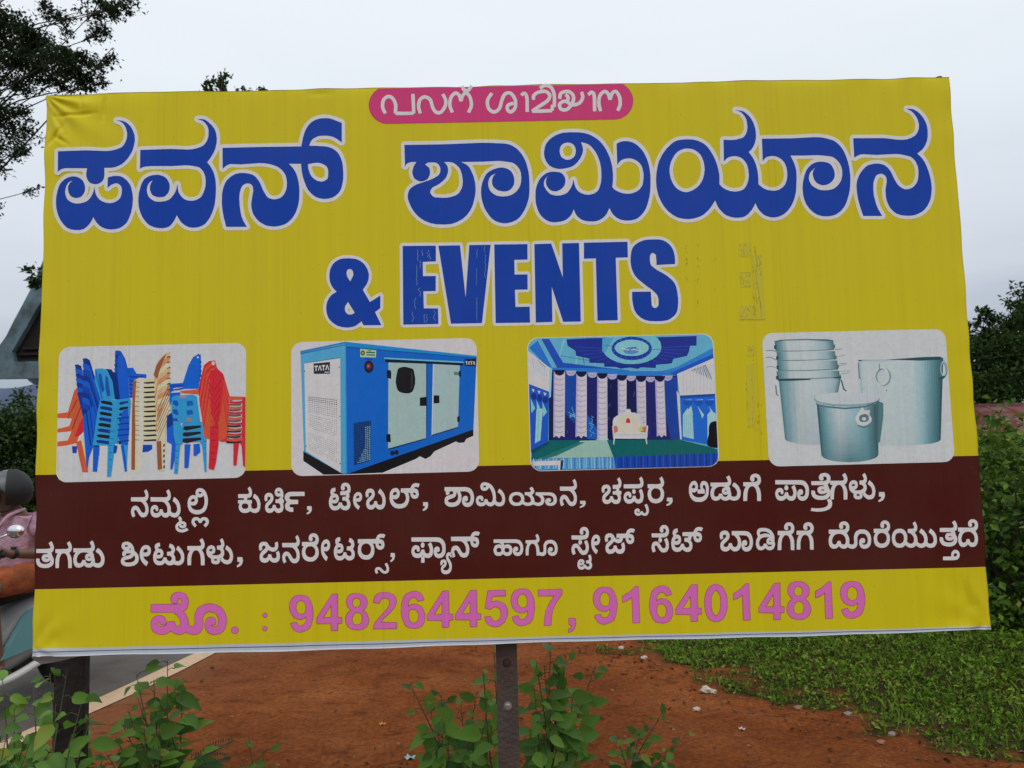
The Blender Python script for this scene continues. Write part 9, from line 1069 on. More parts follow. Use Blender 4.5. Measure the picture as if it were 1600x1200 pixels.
C 239 239 239 1|222,827 15,-5 14,5 -1,2 -13,-5 -14,5
C 181 176 234 1|222,819 14,-5 15,4 -1,2 -14,-4 -13,5
C 239 239 239 1|222,810 14,-5 14,4 0,3 -14,-5 -14,5
C 181 176 234 1|221,802 15,-5 14,4 0,2 -14,-4 -14,5
C 239 239 239 1|221,793 14,-5 15,4 -1,2 -14,-4 -13,5
C 181 176 234 1|220,785 15,-5 15,4 -1,2 -14,-4 -14,5
C 239 239 239 1|220,776 15,-5 14,4 0,2 -14,-4 -14,5
C 181 176 234 1|220,768 14,-5 15,4 -1,2 -14,-4 -14,5
C 239 239 239 1|219,759 15,-5 15,4 -1,2 -14,-4 -14,5
C 181 176 234 1|219,751 15,-5 14,4 0,2 -14,-4 -14,5
C 239 239 239 1|219,742 14,-5 15,4 0,2 -15,-4 -14,5
C 181 176 234 1|218,734 15,-5 15,4 -1,2 -14,-4 -14,5
C 239 239 239 1|218,725 15,-5 15,5 -1,2 -14,-5 -15,5
C 181 176 234 1|217,717 15,-5 15,4 0,2 -15,-4 -14,5
C 239 239 239 1|217,708 15,-5 15,5 -1,2 -14,-5 -14,5
C 181 176 234 1|217,700 15,-5 15,4 -1,2 -14,-4 -15,5
C 239 239 239 1|216,691 15,-5 15,5 0,2 -15,-5 -14,5
C 181 176 234 1|216,683 15,-5 15,4 0,2 -15,-4 -14,5
C 239 239 239 1|216,675 15,-5 15,4 -1,2 -14,-4 -15,4
C 181 176 234 1|215,666 15,-5 16,4 -1,2 -15,-4 -14,5
C 239 239 239 1|215,658 15,-5 15,4 0,2 -15,-4 -15,5
C 234 229 239 1|289,853 33,-1 -7,-214 -34,1
C 205 200 239 1|289,853 6,0 -8,-212 -6,0
C 181 176 234 1|292,845 13,-5 14,5 -1,2 -13,-5 -13,5
C 239 239 239 1|291,837 14,-5 14,4 -1,2 -13,-4 -13,5
C 181 176 234 1|291,828 13,-5 14,4 0,2 -13,-4 -13,5
C 239 239 239 1|291,819 13,-5 14,5 -1,2 -13,-5 -13,5
C 181 176 234 1|290,811 14,-5 14,4 -1,2 -13,-4 -13,5
C 239 239 239 1|290,802 14,-5 13,4 0,2 -13,-4 -13,5
C 181 176 234 1|290,793 13,-5 14,5 -1,2 -13,-4 -12,4
C 239 239 239 1|289,785 14,-5 14,4 -1,2 -13,-4 -13,5
C 181 176 234 1|289,776 14,-5 13,5 0,2 -13,-5 -13,5
C 239 239 239 1|289,768 13,-5 14,4 0,2 -14,-4 -12,5
C 181 176 234 1|288,759 14,-5 14,4 -1,2 -13,-4 -13,5
C 239 239 239 1|288,750 14,-5 14,5 -1,2 -13,-4 -13,4
C 181 176 234 1|288,742 13,-5 14,4 0,2 -14,-4 -12,5
C 239 239 239 1|288,733 13,-5 14,5 -1,2 -13,-5 -13,5
C 181 176 234 1|287,725 14,-5 14,4 -1,2 -13,-4 -13,5
C 239 239 239 1|287,716 13,-5 14,4 0,2 -13,-4 -13,5
C 181 176 234 1|287,708 13,-5 14,4 0,2 -14,-4 -13,4
C 239 239 239 1|286,699 14,-5 14,4 -1,2 -13,-4 -13,5
C 181 176 234 1|286,690 14,-5 14,5 -1,2 -13,-4 -13,4
C 239 239 239 1|286,682 13,-5 14,4 0,2 -14,-4 -13,5
C 181 176 234 1|285,673 14,-5 14,5 -1,2 -13,-5 -13,5
C 239 239 239 1|285,665 14,-5 14,4 -1,2 -13,-4 -13,5
C 181 176 234 1|285,656 13,-5 14,5 0,2 -14,-5 -13,5
C 239 239 239 1|284,648 14,-5 14,4 -1,2 -13,-4 -13,5
C 234 229 239 1|356,841 29,-1 -6,-135 -27,1
C 205 200 239 1|356,841 6,0 -4,-133 -6,0
C 181 176 234 1|358,833 12,-5 12,4 -1,2 -11,-4 -11,5
C 239 239 239 1|358,824 12,-5 11,5 0,2 -11,-4 -11,4
C 181 176 234 1|358,816 11,-5 12,4 -1,2 -11,-4 -10,5
C 239 239 239 1|358,807 11,-4 12,4 -1,2 -11,-4 -10,4
C 181 176 234 1|357,799 12,-5 11,4 -1,2 -10,-4 -11,5
C 239 239 239 1|357,791 11,-5 12,4 -1,2 -11,-4 -10,5
C 181 176 234 1|357,782 11,-5 11,5 0,2 -11,-5 -10,5
C 239 239 239 1|357,774 11,-5 11,4 -1,2 -10,-4 -10,5
C 181 176 234 1|357,765 10,-5 12,5 -1,2 -11,-5 -10,5
C 239 239 239 1|356,757 11,-5 11,4 -1,2 -10,-4 -10,5
C 181 176 234 1|356,748 11,-4 11,4 -1,2 -10,-4 -10,4
C 239 239 239 1|356,740 10,-5 11,5 0,1 -11,-4 -9,5
C 181 176 234 1|356,732 10,-5 11,4 -1,2 -10,-4 -10,5
C 239 239 239 1|355,723 11,-5 11,5 -1,2 -10,-5 -10,5
C 181 176 234 1|355,715 10,-5 11,4 -1,2 -9,-4 -10,5
C 234 229 239 1|416,834 31,-1 -4,-159 -30,1
C 205 200 239 1|416,834 6,0 -3,-157 -6,1
C 181 176 234 1|419,826 12,-5 12,5 0,2 -12,-5 -11,5
C 239 239 239 1|419,818 12,-5 12,4 0,2 -12,-4 -11,5
C 181 176 234 1|419,810 12,-5 12,4 -1,2 -11,-4 -11,4
C 239 239 239 1|419,801 12,-5 12,5 -1,2 -11,-5 -12,5
C 181 176 234 1|418,793 12,-5 13,4 -1,2 -12,-4 -11,5
C 239 239 239 1|418,784 12,-5 13,5 -1,2 -12,-5 -11,5
C 181 176 234 1|418,776 12,-5 12,4 0,2 -12,-4 -11,5
C 239 239 239 1|418,768 12,-5 12,4 0,2 -12,-4 -11,5
C 181 176 234 1|418,759 12,-5 12,5 -1,2 -11,-5 -12,5
C 239 239 239 1|417,751 12,-5 13,4 -1,2 -11,-4 -12,5
C 181 176 234 1|417,743 12,-5 13,4 -1,2 -12,-4 -11,4
C 239 239 239 1|417,734 12,-5 13,5 -1,1 -12,-4 -11,5
C 181 176 234 1|417,726 12,-5 12,4 0,2 -12,-4 -11,5
C 239 239 239 1|417,717 12,-5 12,5 0,2 -12,-4 -12,4
C 181 176 234 1|416,709 13,-5 12,4 0,2 -12,-4 -12,5
C 239 239 239 1|416,701 12,-5 13,4 -1,2 -12,-4 -11,5
C 181 176 234 1|416,692 12,-5 13,5 -1,2 -12,-4 -11,4
C 239 239 239 1|416,684 12,-5 13,4 -1,2 -12,-4 -11,5
C 234 229 239 1|478,833 30,-1 -1,-188 -8,5 -8,-8 -7,8 -8,-5
C 205 200 239 1|478,833 6,-1 -2,-185 -6,0
C 181 176 234 1|481,825 12,-5 12,4 -1,2 -11,-4 -11,5
C 239 239 239 1|481,816 12,-5 12,4 -1,2 -11,-4 -11,5
C 181 176 234 1|481,807 12,-5 12,5 -1,2 -11,-4 -11,4
C 239 239 239 1|481,799 12,-5 12,4 -1,2 -11,-4 -11,5
C 181 176 234 1|481,790 12,-5 12,5 -1,2 -11,-5 -11,5
C 239 239 239 1|481,782 12,-5 12,4 -1,2 -11,-4 -11,5
C 181 176 234 1|481,773 11,-5 13,5 -1,1 -11,-4 -12,5
C 239 239 239 1|480,765 12,-5 13,4 -1,2 -12,-4 -11,4
C 181 176 234 1|480,756 12,-5 13,4 -1,2 -12,-4 -11,5
C 239 239 239 1|480,747 12,-5 13,5 -1,2 -12,-4 -11,4
C 181 176 234 1|480,739 12,-5 13,4 -1,2 -12,-4 -11,5
C 239 239 239 1|480,730 12,-5 13,5 -1,2 -12,-5 -11,5
C 181 176 234 1|480,722 12,-5 13,4 -1,2 -12,-4 -11,5
C 239 239 239 1|480,713 12,-5 13,5 -1,2 -12,-5 -11,5
C 181 176 234 1|480,705 12,-5 13,4 -1,2 -12,-4 -12,5
C 239 239 239 1|479,696 13,-5 13,5 -1,1 -12,-4 -12,5
C 181 176 234 1|479,688 13,-5 13,4 -1,2 -12,-4 -12,5
C 239 239 239 1|479,679 13,-5 13,4 -1,2 -12,-4 -12,5
C 181 176 234 1|479,671 13,-5 13,4 -1,2 -12,-4 -12,4
C 239 239 239 1|479,662 13,-5 12,4 0,2 -12,-4 -12,5
C 181 176 234 1|479,654 12,-5 13,4 0,2 -12,-4 -12,4
C 205 205 239 1|220,866 -1,-7 -4,-6 -6,-3 -6,-1 -7,1 -5,4 -3,6 -1,7
C 165 162 232 1|190,861 13,-7 13,7 -1,2 -12,-7 -12,7
C 205 205 239 1|290,858 -1,-7 -4,-6 -6,-3 -6,-1 -6,1 -6,4 -3,6 -1,7
C 165 162 232 1|260,853 13,-7 13,7 0,2 -13,-7 -12,7
C 205 205 239 1|355,851 -1,-7 -4,-6 -6,-3 -6,-1 -7,1 -5,4 -3,6 -1,7
C 165 162 232 1|325,846 13,-7 13,7 -1,2 -12,-7 -12,7
C 205 205 239 1|417,844 -2,-7 -4,-5 -5,-4 -7,-1 -6,1 -5,4 -4,6 -1,7
C 165 162 232 1|387,840 12,-7 14,6 -1,2 -12,-6 -12,7
C 205 205 239 1|480,839 -2,-6 -4,-6 -5,-4 -7,-1 -6,2 -6,4 -3,5 -1,7
C 165 162 232 1|449,835 13,-7 14,6 -1,2 -13,-6 -11,7
C 205 205 239 1|536,842 -1,-7 -4,-5 -6,-4 -6,-1 -6,1 -6,4 -3,6 -1,7
C 165 162 232 1|506,838 13,-7 14,6 -1,2 -13,-6 -12,7
C 23 26 77 1|183,869 -1,-7 -4,-6 -6,-4 -7,-1 -7,2 -5,4 -4,6 -1,7
C 23 26 77 1|255,862 -1,-7 -4,-5 -6,-4 -7,-2 -7,2 -5,4 -4,6 -1,7
C 23 26 77 1|323,855 -1,-7 -4,-6 -6,-4 -7,-1 -7,1 -5,5 -4,6 -1,7
C 23 26 77 1|387,847 -1,-7 -4,-6 -6,-4 -7,-1 -7,1 -5,4 -4,6 -1,7
C 23 26 77 1|450,842 -1,-7 -4,-6 -6,-4 -7,-1 -7,1 -5,4 -4,6 -1,8
C 23 26 77 1|512,841 -2,-7 -4,-6 -6,-4 -7,-1 -6,2 -6,4 -4,6 -1,7
C 239 239 239 1|65,935 72,-60 -4,-77 -68,28 0,93
C 192 218 239 1|78,910 3,-34 2,0 -3,34
C 192 218 239 1|85,904 2,-32 2,0 -3,33
C 192 218 239 1|91,899 2,-32 1,0 -1,32
C 192 218 239 1|98,894 0,-31 2,0 -1,31
C 192 218 239 1|104,889 0,-30 2,0 0,30
C 192 218 239 1|111,884 -1,-30 2,0 0,30
C 192 218 239 1|117,879 -1,-29 1,0 2,28
C 192 218 239 1|124,873 -3,-27 2,-1 3,28
C 111 165 178 1|95,904 14,-17 1,1 -14,17
C 111 165 178 1|98,900 14,-15 1,1 -13,15
C 111 165 178 1|102,896 13,-13 1,1 -13,13
C 111 165 178 1|106,892 12,-11 1,1 -12,11
C 111 165 178 1|110,888 11,-9 1,1 -11,9
C 34 103 229 1|65,826 65,-27 -4,-75 -4,-87 -57,-26 0,65
C 239 239 239 1|73,811 10,-4 -5,-9
C 23 63 165 1|89,785 -3,-9 -7,-3 -6,4 -3,9 3,8 7,4 6,-4
C 152 232 239 1|69,780 14,-34 -13,-16
C 239 239 239 1|92,804 10,-3 -5,-9
C 23 63 165 1|108,779 -3,-9 -7,-4 -6,4 -3,9 3,9 7,4 6,-4
C 152 232 239 1|88,773 14,-33 -13,-17
C 239 239 239 1|111,798 10,-4 -5,-9
C 23 63 165 1|127,772 -3,-8 -7,-4 -6,4 -3,9 3,9 7,3 6,-4
C 152 232 239 1|107,767 14,-34 -13,-16
C 178 239 239 1|87,742 21,3 -11,-103 -18,-10
C 125 205 239 1|94,737 -8,-99 2,0 8,99
C 165 239 239 1|133,875 9,0 -9,-122 -4,4
C 26 34 85 1|129,778 14,8 -4,-141 -15,-8
C 239 239 239 1|551,847 122,49 0,-83 0,-34 -116,-4
C 205 218 239 1|571,843 -4,-59 2,0 4,59
C 205 218 239 1|583,846 -5,-62 2,0 4,62
C 205 218 239 1|594,849 -4,-65 1,0 4,65
C 205 218 239 1|605,852 -4,-69 2,0 3,69
C 205 218 239 1|616,855 -4,-72 2,0 3,72
C 205 218 239 1|627,858 -3,-75 1,0 4,75
C 205 218 239 1|638,862 -3,-80 2,0 3,80
C 205 218 239 1|649,865 -3,-83 2,0 3,83
C 205 218 239 1|660,868 -2,-86 2,0 2,86
C 85 125 125 1|611,864 -13,-8 1,-2 13,8
C 98 152 205 1|615,865 -10,-13 2,-1 9,13
C 85 125 125 1|619,867 -5,-19 2,0 5,18
C 98 152 205 1|623,868 -1,-24 2,0 1,24
C 85 125 125 1|627,869 3,-28 2,0 -3,29
C 98 152 205 1|632,871 6,-34 2,0 -6,34
C 85 125 125 1|636,872 11,-39 2,1 -11,39
C 98 152 205 1|640,874 15,-44 2,0 -15,45
C 85 125 125 1|644,875 19,-49 2,1 -19,49
C 37 122 239 1|558,776 115,3 -3,-171 -115,24
C 23 85 192 1|558,776 115,3 -1,-8 -115,-4
C 178 239 239 1|566,761 30,1 -7,-16 -17,-1
C 29 98 218 1|597,760 -1,-7 -4,-6 -5,-4 -7,-1 -6,1 -5,4 -3,7 -1,7
C 192 239 239 1|593,742 4,-30 -6,-12 -9,29
C 178 239 239 1|602,760 30,2 -7,-17 -17,0
C 29 98 218 1|633,759 -1,-7 -4,-6 -5,-4 -7,-1 -6,1 -5,5 -3,6 -1,7
C 192 239 239 1|613,741 20,-30 -6,-12 -9,29
C 178 239 239 1|638,759 31,2 -8,-17 -17,0
C 29 98 218 1|669,759 -1,-8 -4,-6 -5,-4 -7,-1 -6,1 -5,5 -3,6 -1,7
C 192 239 239 1|649,740 21,-30 -7,-12 -9,30
C 192 239 239 1|564,713 16,21 16,-26 0,-75 -35,9
C 192 239 239 1|644,711 11,12 16,-8 1,-34 -26,-58 -5,9
C 133 218 239 1|568,713 -1,-72 1,0 2,72
C 133 218 239 1|574,713 -1,-72 2,0 1,72
C 133 218 239 1|581,713 -2,-72 2,0 1,72
C 133 218 239 1|587,712 -2,-71 2,0 2,71
C 133 218 239 1|593,712 -1,-71 1,0 2,71
C 232 239 239 1|547,793 9,-17 1,-142 -6,0
C 15 117 117 1|125,641 426,-9 86,-23 34,-11 1,-17 -606,1 2,21
C 15 85 125 1|65,611 58,27 0,-9 -55,-32
C 176 221 205 1|228,637 85,0 19,-55 -233,-3 63,22 38,17
C 45 138 133 1|162,611 59,21 21,0 -93,-41 -42,-12 -21,1
C 205 234 239 1|275,639 38,7 6,-9 -27,-1
C 29 79 192 1|65,582 266,0 341,4 -1,-18 -2,-7 -6,-7 -7,-6 -9,-3 -9,-1 -271,0 -277,2 -7,2 -8,6 -5,7 -4,9 -1,9
C 98 181 239 1|65,580 269,1 4,-35 -251,1 -4,1 -8,6 -5,7 -4,9 -1,9
C 205 239 239 1|72,583 1,-25 2,-4 0,29
C 58 133 232 1|79,583 -2,-30 2,-2 2,32
C 152 225 239 1|89,583 -1,-33 3,0 0,33
C 205 239 239 1|96,583 -3,-33 3,0 2,33
C 58 133 232 1|105,583 -3,-33 3,0 2,33
C 152 225 239 1|112,583 -2,-33 2,-1 2,34
C 205 239 239 1|120,583 0,-34 3,0 -1,34
C 58 133 232 1|130,583 0,-34 2,0 0,34
C 152 225 239 1|136,583 -1,-34 2,0 2,34
C 205 239 239 1|146,583 -3,-34 3,0 2,33
C 58 133 232 1|153,583 1,-35 2,0 0,35
C 152 225 239 1|163,583 0,-35 3,0 -1,35
C 205 239 239 1|169,583 0,-35 2,0 1,35
C 58 133 232 1|180,583 -1,-35 3,0 0,35
C 152 225 239 1|187,583 -3,-35 3,-1 2,35
C 205 239 239 1|193,583 0,-36 3,0 0,36
C 58 133 232 1|205,583 -2,-36 3,0 2,35
C 152 225 239 1|213,583 -2,-36 3,0 1,35
C 205 239 239 1|221,583 -1,-36 3,0 0,36
C 58 133 232 1|228,583 -1,-37 2,0 1,37
C 152 225 239 1|236,583 -2,-37 3,0 1,37
C 205 239 239 1|243,583 -2,-37 2,0 2,37
C 58 133 232 1|252,583 1,-37 2,0 0,37
C 152 225 239 1|260,583 0,-37 2,0 1,37
C 205 239 239 1|268,583 1,-38 2,0 0,38
C 58 133 232 1|277,583 -3,-38 3,0 2,37
C 152 225 239 1|285,582 0,-37 3,0 0,38
C 205 239 239 1|296,582 0,-37 2,0 0,37
C 58 133 232 1|303,583 -2,-38 2,-1 3,38
C 152 225 239 1|311,583 -2,-39 3,0 1,38
C 205 239 239 1|322,582 -3,-38 3,0 2,38
C 58 133 232 1|327,582 0,-38 2,0 1,38
C 45 111 232 1|341,582 -1,-34 3,0 0,34
C 18 53 144 1|356,582 -1,-34 3,0 0,34
C 45 111 232 1|363,582 0,-34 2,0 1,34
C 18 53 144 1|375,582 0,-34 3,0 0,34
C 45 111 232 1|387,582 -1,-35 3,0 0,35
C 18 53 144 1|399,582 -1,-35 3,0 0,35
C 45 111 232 1|406,582 -1,-35 2,0 1,35
C 18 53 144 1|420,582 0,-36 2,0 1,36
C 45 111 232 1|428,583 -1,-37 3,0 0,37
C 18 53 144 1|441,583 0,-37 2,0 1,37
C 45 111 232 1|449,583 -1,-37 2,0 1,37
C 18 53 144 1|463,583 -1,-38 3,0 1,38
C 45 111 232 1|471,583 -1,-38 3,0 1,38
C 18 53 144 1|482,583 -1,-38 3,0 1,38
C 45 111 232 1|492,583 -1,-38 3,0 1,38
C 18 53 144 1|504,584 0,-40 2,0 1,40
C 45 111 232 1|515,584 -1,-40 3,0 1,40
C 18 53 144 1|529,584 -1,-40 3,0 1,40
C 45 111 232 1|538,584 -1,-40 3,0 1,40
C 18 53 144 1|548,584 -1,-40 2,0 1,40
C 45 111 232 1|562,584 -1,-40 2,0 1,40
C 18 53 144 1|569,584 -1,-40 2,0 1,40
C 45 111 232 1|580,584 -1,-40 2,0 1,40
C 18 53 144 1|594,585 -1,-41 3,0 1,41
C 45 111 232 1|605,585 -1,-41 3,0 1,41
C 18 53 144 1|615,585 -1,-41 2,0 1,41
C 45 111 232 1|627,585 -1,-41 2,0 2,41
C 18 53 144 1|633,585 -1,-41 3,0 1,41
C 45 111 232 1|648,585 -1,-40 3,1 1,39
C 18 53 144 1|658,585 -1,-35 3,2 1,33
C 239 239 239 1|69,574 96,1 -5,-30 -8,0 1,15 -81,0
C 37 58 111 1|161,575 9,0 -6,-30 -6,0
C 18 18 29 1|653,685 5,2 5,2 5,1 3,-1 2,0 0,-86 -11,0 -13,3 -9,5 -1,10 3,14 4,13 0,14 2,13
C 239 239 239 1|334,685 0,8 1,9 3,6 4,3 4,3 5,2 4,3 3,3 4,2 5,1 6,0 5,2 1,3 1,3 1,2 4,1 4,0 3,-1 2,-3 0,-3 1,-3 4,-2 6,0 5,-1 3,-3 4,-2 3,-3 3,-3 3,-3 3,-3 2,-8 0,-10 -2,-9 -2,-8 -2,-8 -3,-7 -22,-11 -32,1 -23,12 -5,8 -4,10
C 239 239 218 1|353,706 6,4 7,4 8,2 8,1 9,0 8,-2 6,-3 6,-3 4,-5 4,-12 -2,-14 -5,-11 -19,-9 -27,1 -17,9 -2,11 0,15
C 239 53 69 1|378,701 7,7 6,-7 0,-11 -14,1
C 232 133 117 1|334,679 4,2 4,2 4,0 3,-5 1,-10 -2,-8 -4,-2 -4,-1 -4,0 -3,5 -1,10
C 232 133 117 1|435,677 4,1 4,1 3,0 3,-5 -1,-10 -4,-7 -3,-1 -4,-1 -3,0 -3,6 1,9
C 239 239 239 1|332,683 4,0 2,-29 -5,-2
C 239 239 239 1|444,681 5,-1 -4,-31 -5,3
C 239 232 111 1|416,671 7,8 10,-9 -3,-8 -14,1
C 239 239 239 1|333,656 14,6 88,-2 11,-7 -1,-11 -7,-4 -104,3
C 205 218 205 1|336,652 108,-2 0,2 -108,2
C 239 239 239 1|335,644 -2,-22 3,0 4,22
C 239 239 239 1|438,641 3,-21 3,1 -1,20
@pot_picture
C 232 239 239 0.5|2892,1880 -3,18 -7,17 -11,15 -15,11 -17,7 -18,2 -1076,0 -18,-2 -17,-7 -15,-11 -11,-15 -7,-17 -3,-18 0,-734 3,-19 7,-17 11,-14 15,-12 17,-7 18,-2 1076,0 18,2 17,7 15,12 11,14 7,17 3,19
P 36 14 2.5 12.5 0.25 884.1 822.7 1091.2 824.0 1031.0 611.6 894.1 625.5 0 93 137 145 0.06 133 181 192 0.2 181 214 222 0.34 224 239 239 0.75 216 234 239 0.92 181 214 222 1 93 137 145
P 36 1 0 2.5 0 877.4 948.2 1072.5 946.1 1073.1 914.2 878.9 913.8 0 93 137 145 0.08 125 176 186 0.22 224 239 239 0.6 224 239 239 0.85 181 214 222 1 93 137 145
C 93 137 145 0.5|1754,1826 73,-1 127,-1 191,4 0,4 -191,-4 -127,2 -72,0
C 50 93 103 0.5|1750,1866 17,3 -3,-29 -14,4
C 93 137 145 0.5|2136,1858 19,7 -3,-26 -16,-4
P 36 1 0 2.5 0 881.8 912.0 1075.4 909.9 1076.3 883.2 883.6 882.7 0 93 137 145 0.08 125 176 186 0.22 224 239 239 0.6 224 239 239 0.85 181 214 222 1 93 137 145
C 93 137 145 0.5|1764,1763 72,0 127,-1 188,4 0,4 -187,-4 -127,2 -73,0
C 50 93 103 0.5|1759,1794 17,3 -4,-29 -13,4
C 93 137 145 0.5|2142,1786 19,6 -3,-25 -16,-5
P 36 1 0 2.5 0 881.4 881.1 1081.1 878.8 1081.8 849.1 883.0 848.9 0 93 137 145 0.08 125 176 186 0.22 224 239 239 0.6 224 239 239 0.85 181 214 222 1 93 137 145
C 93 137 145 0.5|1763,1696 72,0 127,-2 200,4 0,4 -200,-3 -127,1 -72,0
C 50 93 103 0.5|1758,1732 17,3 -4,-29 -13,4
C 93 137 145 0.5|2153,1724 19,6 -3,-25 -15,-5
P 36 1 0 2.5 0 878.2 847.3 1085.3 844.8 1086.5 822.0 880.2 821.9 0 93 137 145 0.08 125 176 186 0.22 224 239 239 0.6 224 239 239 0.85 181 214 222 1 93 137 145
C 93 137 145 0.5|1757,1642 73,0 126,-2 215,4 0,4 -215,-3 -126,1 -73,0
C 50 93 103 0.5|1751,1664 18,3 -4,-28 -13,3
C 93 137 145 0.5|2162,1656 19,6 -3,-25 -16,-5
C 93 137 145 0.5|1751,1895 47,9 152,1 153,-5 42,-8 -5,-8 -173,13 -153,0 -51,-13
C 50 93 103 0.5|1758,1646 110,0 109,-6 0,-6 -110,-3 -101,1
C 50 93 103 0.5|2130,1645 49,7 3,-10 -44,-4
C 133 176 184 0.5|1697,1830 29,3 37,-9 2,5 -38,10 -31,-3
C 133 176 184 0.5|1690,1786 33,1 32,-19 3,5 -33,20 -35,-2
C 133 176 184 0.5|1692,1723 37,4 24,-9 1,4 -25,9 -38,-4
C 133 176 184 0.5|2150,1827 51,4 0,5 -51,-4
C 133 176 184 0.5|2164,1778 52,14 -1,3 -52,-14
C 133 176 184 0.5|2169,1734 55,2 -13,-7 -43,-4 1,-3 42,4 14,13 -56,-2
C 133 176 184 0.5|2175,1683 63,2 -10,-10 -50,-6 0,-3 51,5 10,17 -64,-2
C 93 137 145 0.5|1743,1604 2,-60 15,-13 4,6 -11,9 -2,58
C 50 93 103 0.5|2177,1626 12,-60 19,-15 5,7 -16,11 -12,59
P 36 14 3.3 17.5 0.12 1151.0 878.8 1432.7 878.8 1404.5 610.5 1152.0 612.7 0 181 214 222 0.06 224 239 239 0.62 218 239 239 0.76 176 216 224 0.86 119 173 181 0.95 85 136 144 1 50 93 103
C 50 93 103 0.5|2298,1758 51,-2 118,-2 256,12 119,1 25,-13 -26,-9 -137,-2 -152,9 -102,-6 -144,3
C 205 229 237 0.5|2323,1754 187,-1 59,-5 -119,-6 -127,7
C 144 186 194 0.5|2512,1640 -4,-19 -8,-17 -13,-13 -15,-8 -16,-3 -16,4 -14,9 -11,13 -6,18 -2,18 4,19 9,17 12,13 15,8 17,3 16,-3 14,-9 11,-14 6,-17|2500,1640 -3,-15 -6,-13 -10,-11 -12,-7 -12,-2 -13,3 -11,7 -8,11 -5,14 -1,15 3,15 7,14 10,10 11,7 13,2 12,-3 11,-7 9,-11 4,-14
C 239 239 239 0.5|2498,1646 -4,-19 -8,-17 -12,-14 -15,-8 -16,-3 -15,3 -14,10 -10,14 -6,17 -1,20 3,19 9,17 12,14 15,8 16,3 15,-4 14,-9 10,-14 6,-17|2488,1646 -3,-15 -7,-14 -9,-11 -12,-7 -13,-2 -12,3 -11,7 -8,11 -5,15 -1,15 3,16 7,14 9,11 12,7 13,2 12,-3 11,-7 8,-12 5,-14
C 93 137 145 0.5|2436,1729 -2,-37 15,-6 2,4 -12,3 2,36
C 85 136 146 0.5|2887,1679 -3,-21 -7,-18 -9,-13 -9,-7 -10,0 -9,7 -7,14 -4,19 0,20 3,21 7,18 8,14 10,7 10,0 9,-8 7,-14 4,-18|2873,1679 -2,-14 -3,-13 -5,-9 -5,-5 -6,0 -4,5 -4,10 -1,13 0,14 2,15 3,12 5,10 5,4 6,0 4,-5 4,-9 1,-13
C 192 225 232 0.5|2882,1686 -2,-17 -5,-16 -6,-11 -7,-6 -7,1 -7,6 -4,11 -3,15 0,18 3,17 5,15 6,12 7,6 7,-1 6,-6 5,-11 2,-16|2876,1686 -2,-14 -3,-12 -5,-9 -5,-5 -5,0 -4,5 -3,10 -2,12 0,14 2,14 4,12 4,9 5,4 5,0 5,-5 3,-9 1,-12
C 50 93 103 0.5|2824,1628 43,12 -14,-23 -22,-6
C 93 137 145 0.5|2298,1738 -1,-98 9,-10 5,5 -7,6 1,97
C 58 85 93 0.5|2479,1552 -2,-4 -4,0 -2,4 2,5 4,-1
C 98 146 154 0.5|2407,1486 41,-17 -5,-84 -33,-166 -17,-13
P 36 14 14.1 24.1 0.95 1004.3 741.5 1205.4 739.0 1197.0 567.9 1010.0 570.6 0 50 93 103 0.05 98 154 162 0.18 165 208 218 0.35 224 239 239 0.6 184 224 232 0.8 138 192 200 0.92 93 137 145 1 50 93 103
C 154 194 202 0.5|2428,1494 -6,-10 -17,-9 -26,-9 -35,-6 -42,-5 -46,-2 -49,0 -48,2 -46,5 -40,6 -34,9 -26,9 -15,11 -5,10 6,10 17,10 26,8 35,7 42,4 46,3 48,0 49,-3 45,-4 41,-7 34,-8 26,-10 15,-10
C 224 237 239 0.5|2422,1501 -6,-9 -16,-8 -26,-7 -34,-5 -40,-4 -45,-2 -47,0 -47,2 -44,4 -39,6 -33,7 -25,9 -15,9 -5,9 6,9 16,8 26,7 33,5 41,4 44,2 47,0 47,-2 45,-4 39,-6 33,-7 25,-9 15,-9
C 93 137 145 0.5|2002,1480 74,-21 118,-13 127,7 99,33 2,-7 -102,-36 -127,-8 -117,14 -68,21
C 239 239 239 0.5|2257,1377 4,10 7,9 7,10 13,18 13,18 11,3 2,-5 2,-8 3,-6 12,-2 16,2 10,-1 -1,-8 -4,-11 -1,-10 4,-8 5,-7 4,-7 0,-10 -3,-10 -5,-9 -8,-7 -9,-5 -10,-4 -17,-4 -18,1 -15,4 -12,13 -9,17
C 98 144 152 0.5|2284,1385 4,4 6,5 6,3 11,3 12,1 11,-3 5,-4 4,-5 2,-6 1,-8 -2,-9 -4,-8 -7,-5 -10,-4 -9,-1 -10,0 -10,3 -7,4 -4,9 -1,11
C 224 239 239 0.5|2298,1372 4,4 7,4 7,1 6,-2 6,-4 2,-4 -2,-6 -7,-6 -7,-3 -7,3 -6,7
C 93 137 145 0.5|2269,1323 42,-14 44,15 -1,6 -42,-14 -41,14
C 93 137 145 0.5|2400,1470 -6,-134 -3,-117 6,0 3,117 6,134
@residue_marks
C 216 205 58 0.5|1558,2559 70,1 -2,-94 -74,-1
C 216 205 58 0.5|1551,2359 71,1 -3,-96 -70,-3
C 216 205 58 0.5|1538,2137 91,1 -2,-98 -97,0
C 216 205 58 0.5|1634,2474 67,1 2,-437 -63,2
C 216 205 58 0.5|1573,1868 47,1 -1,-71 -51,-1
C 216 205 58 0.5|1561,1743 51,12 -13,-428 -47,13
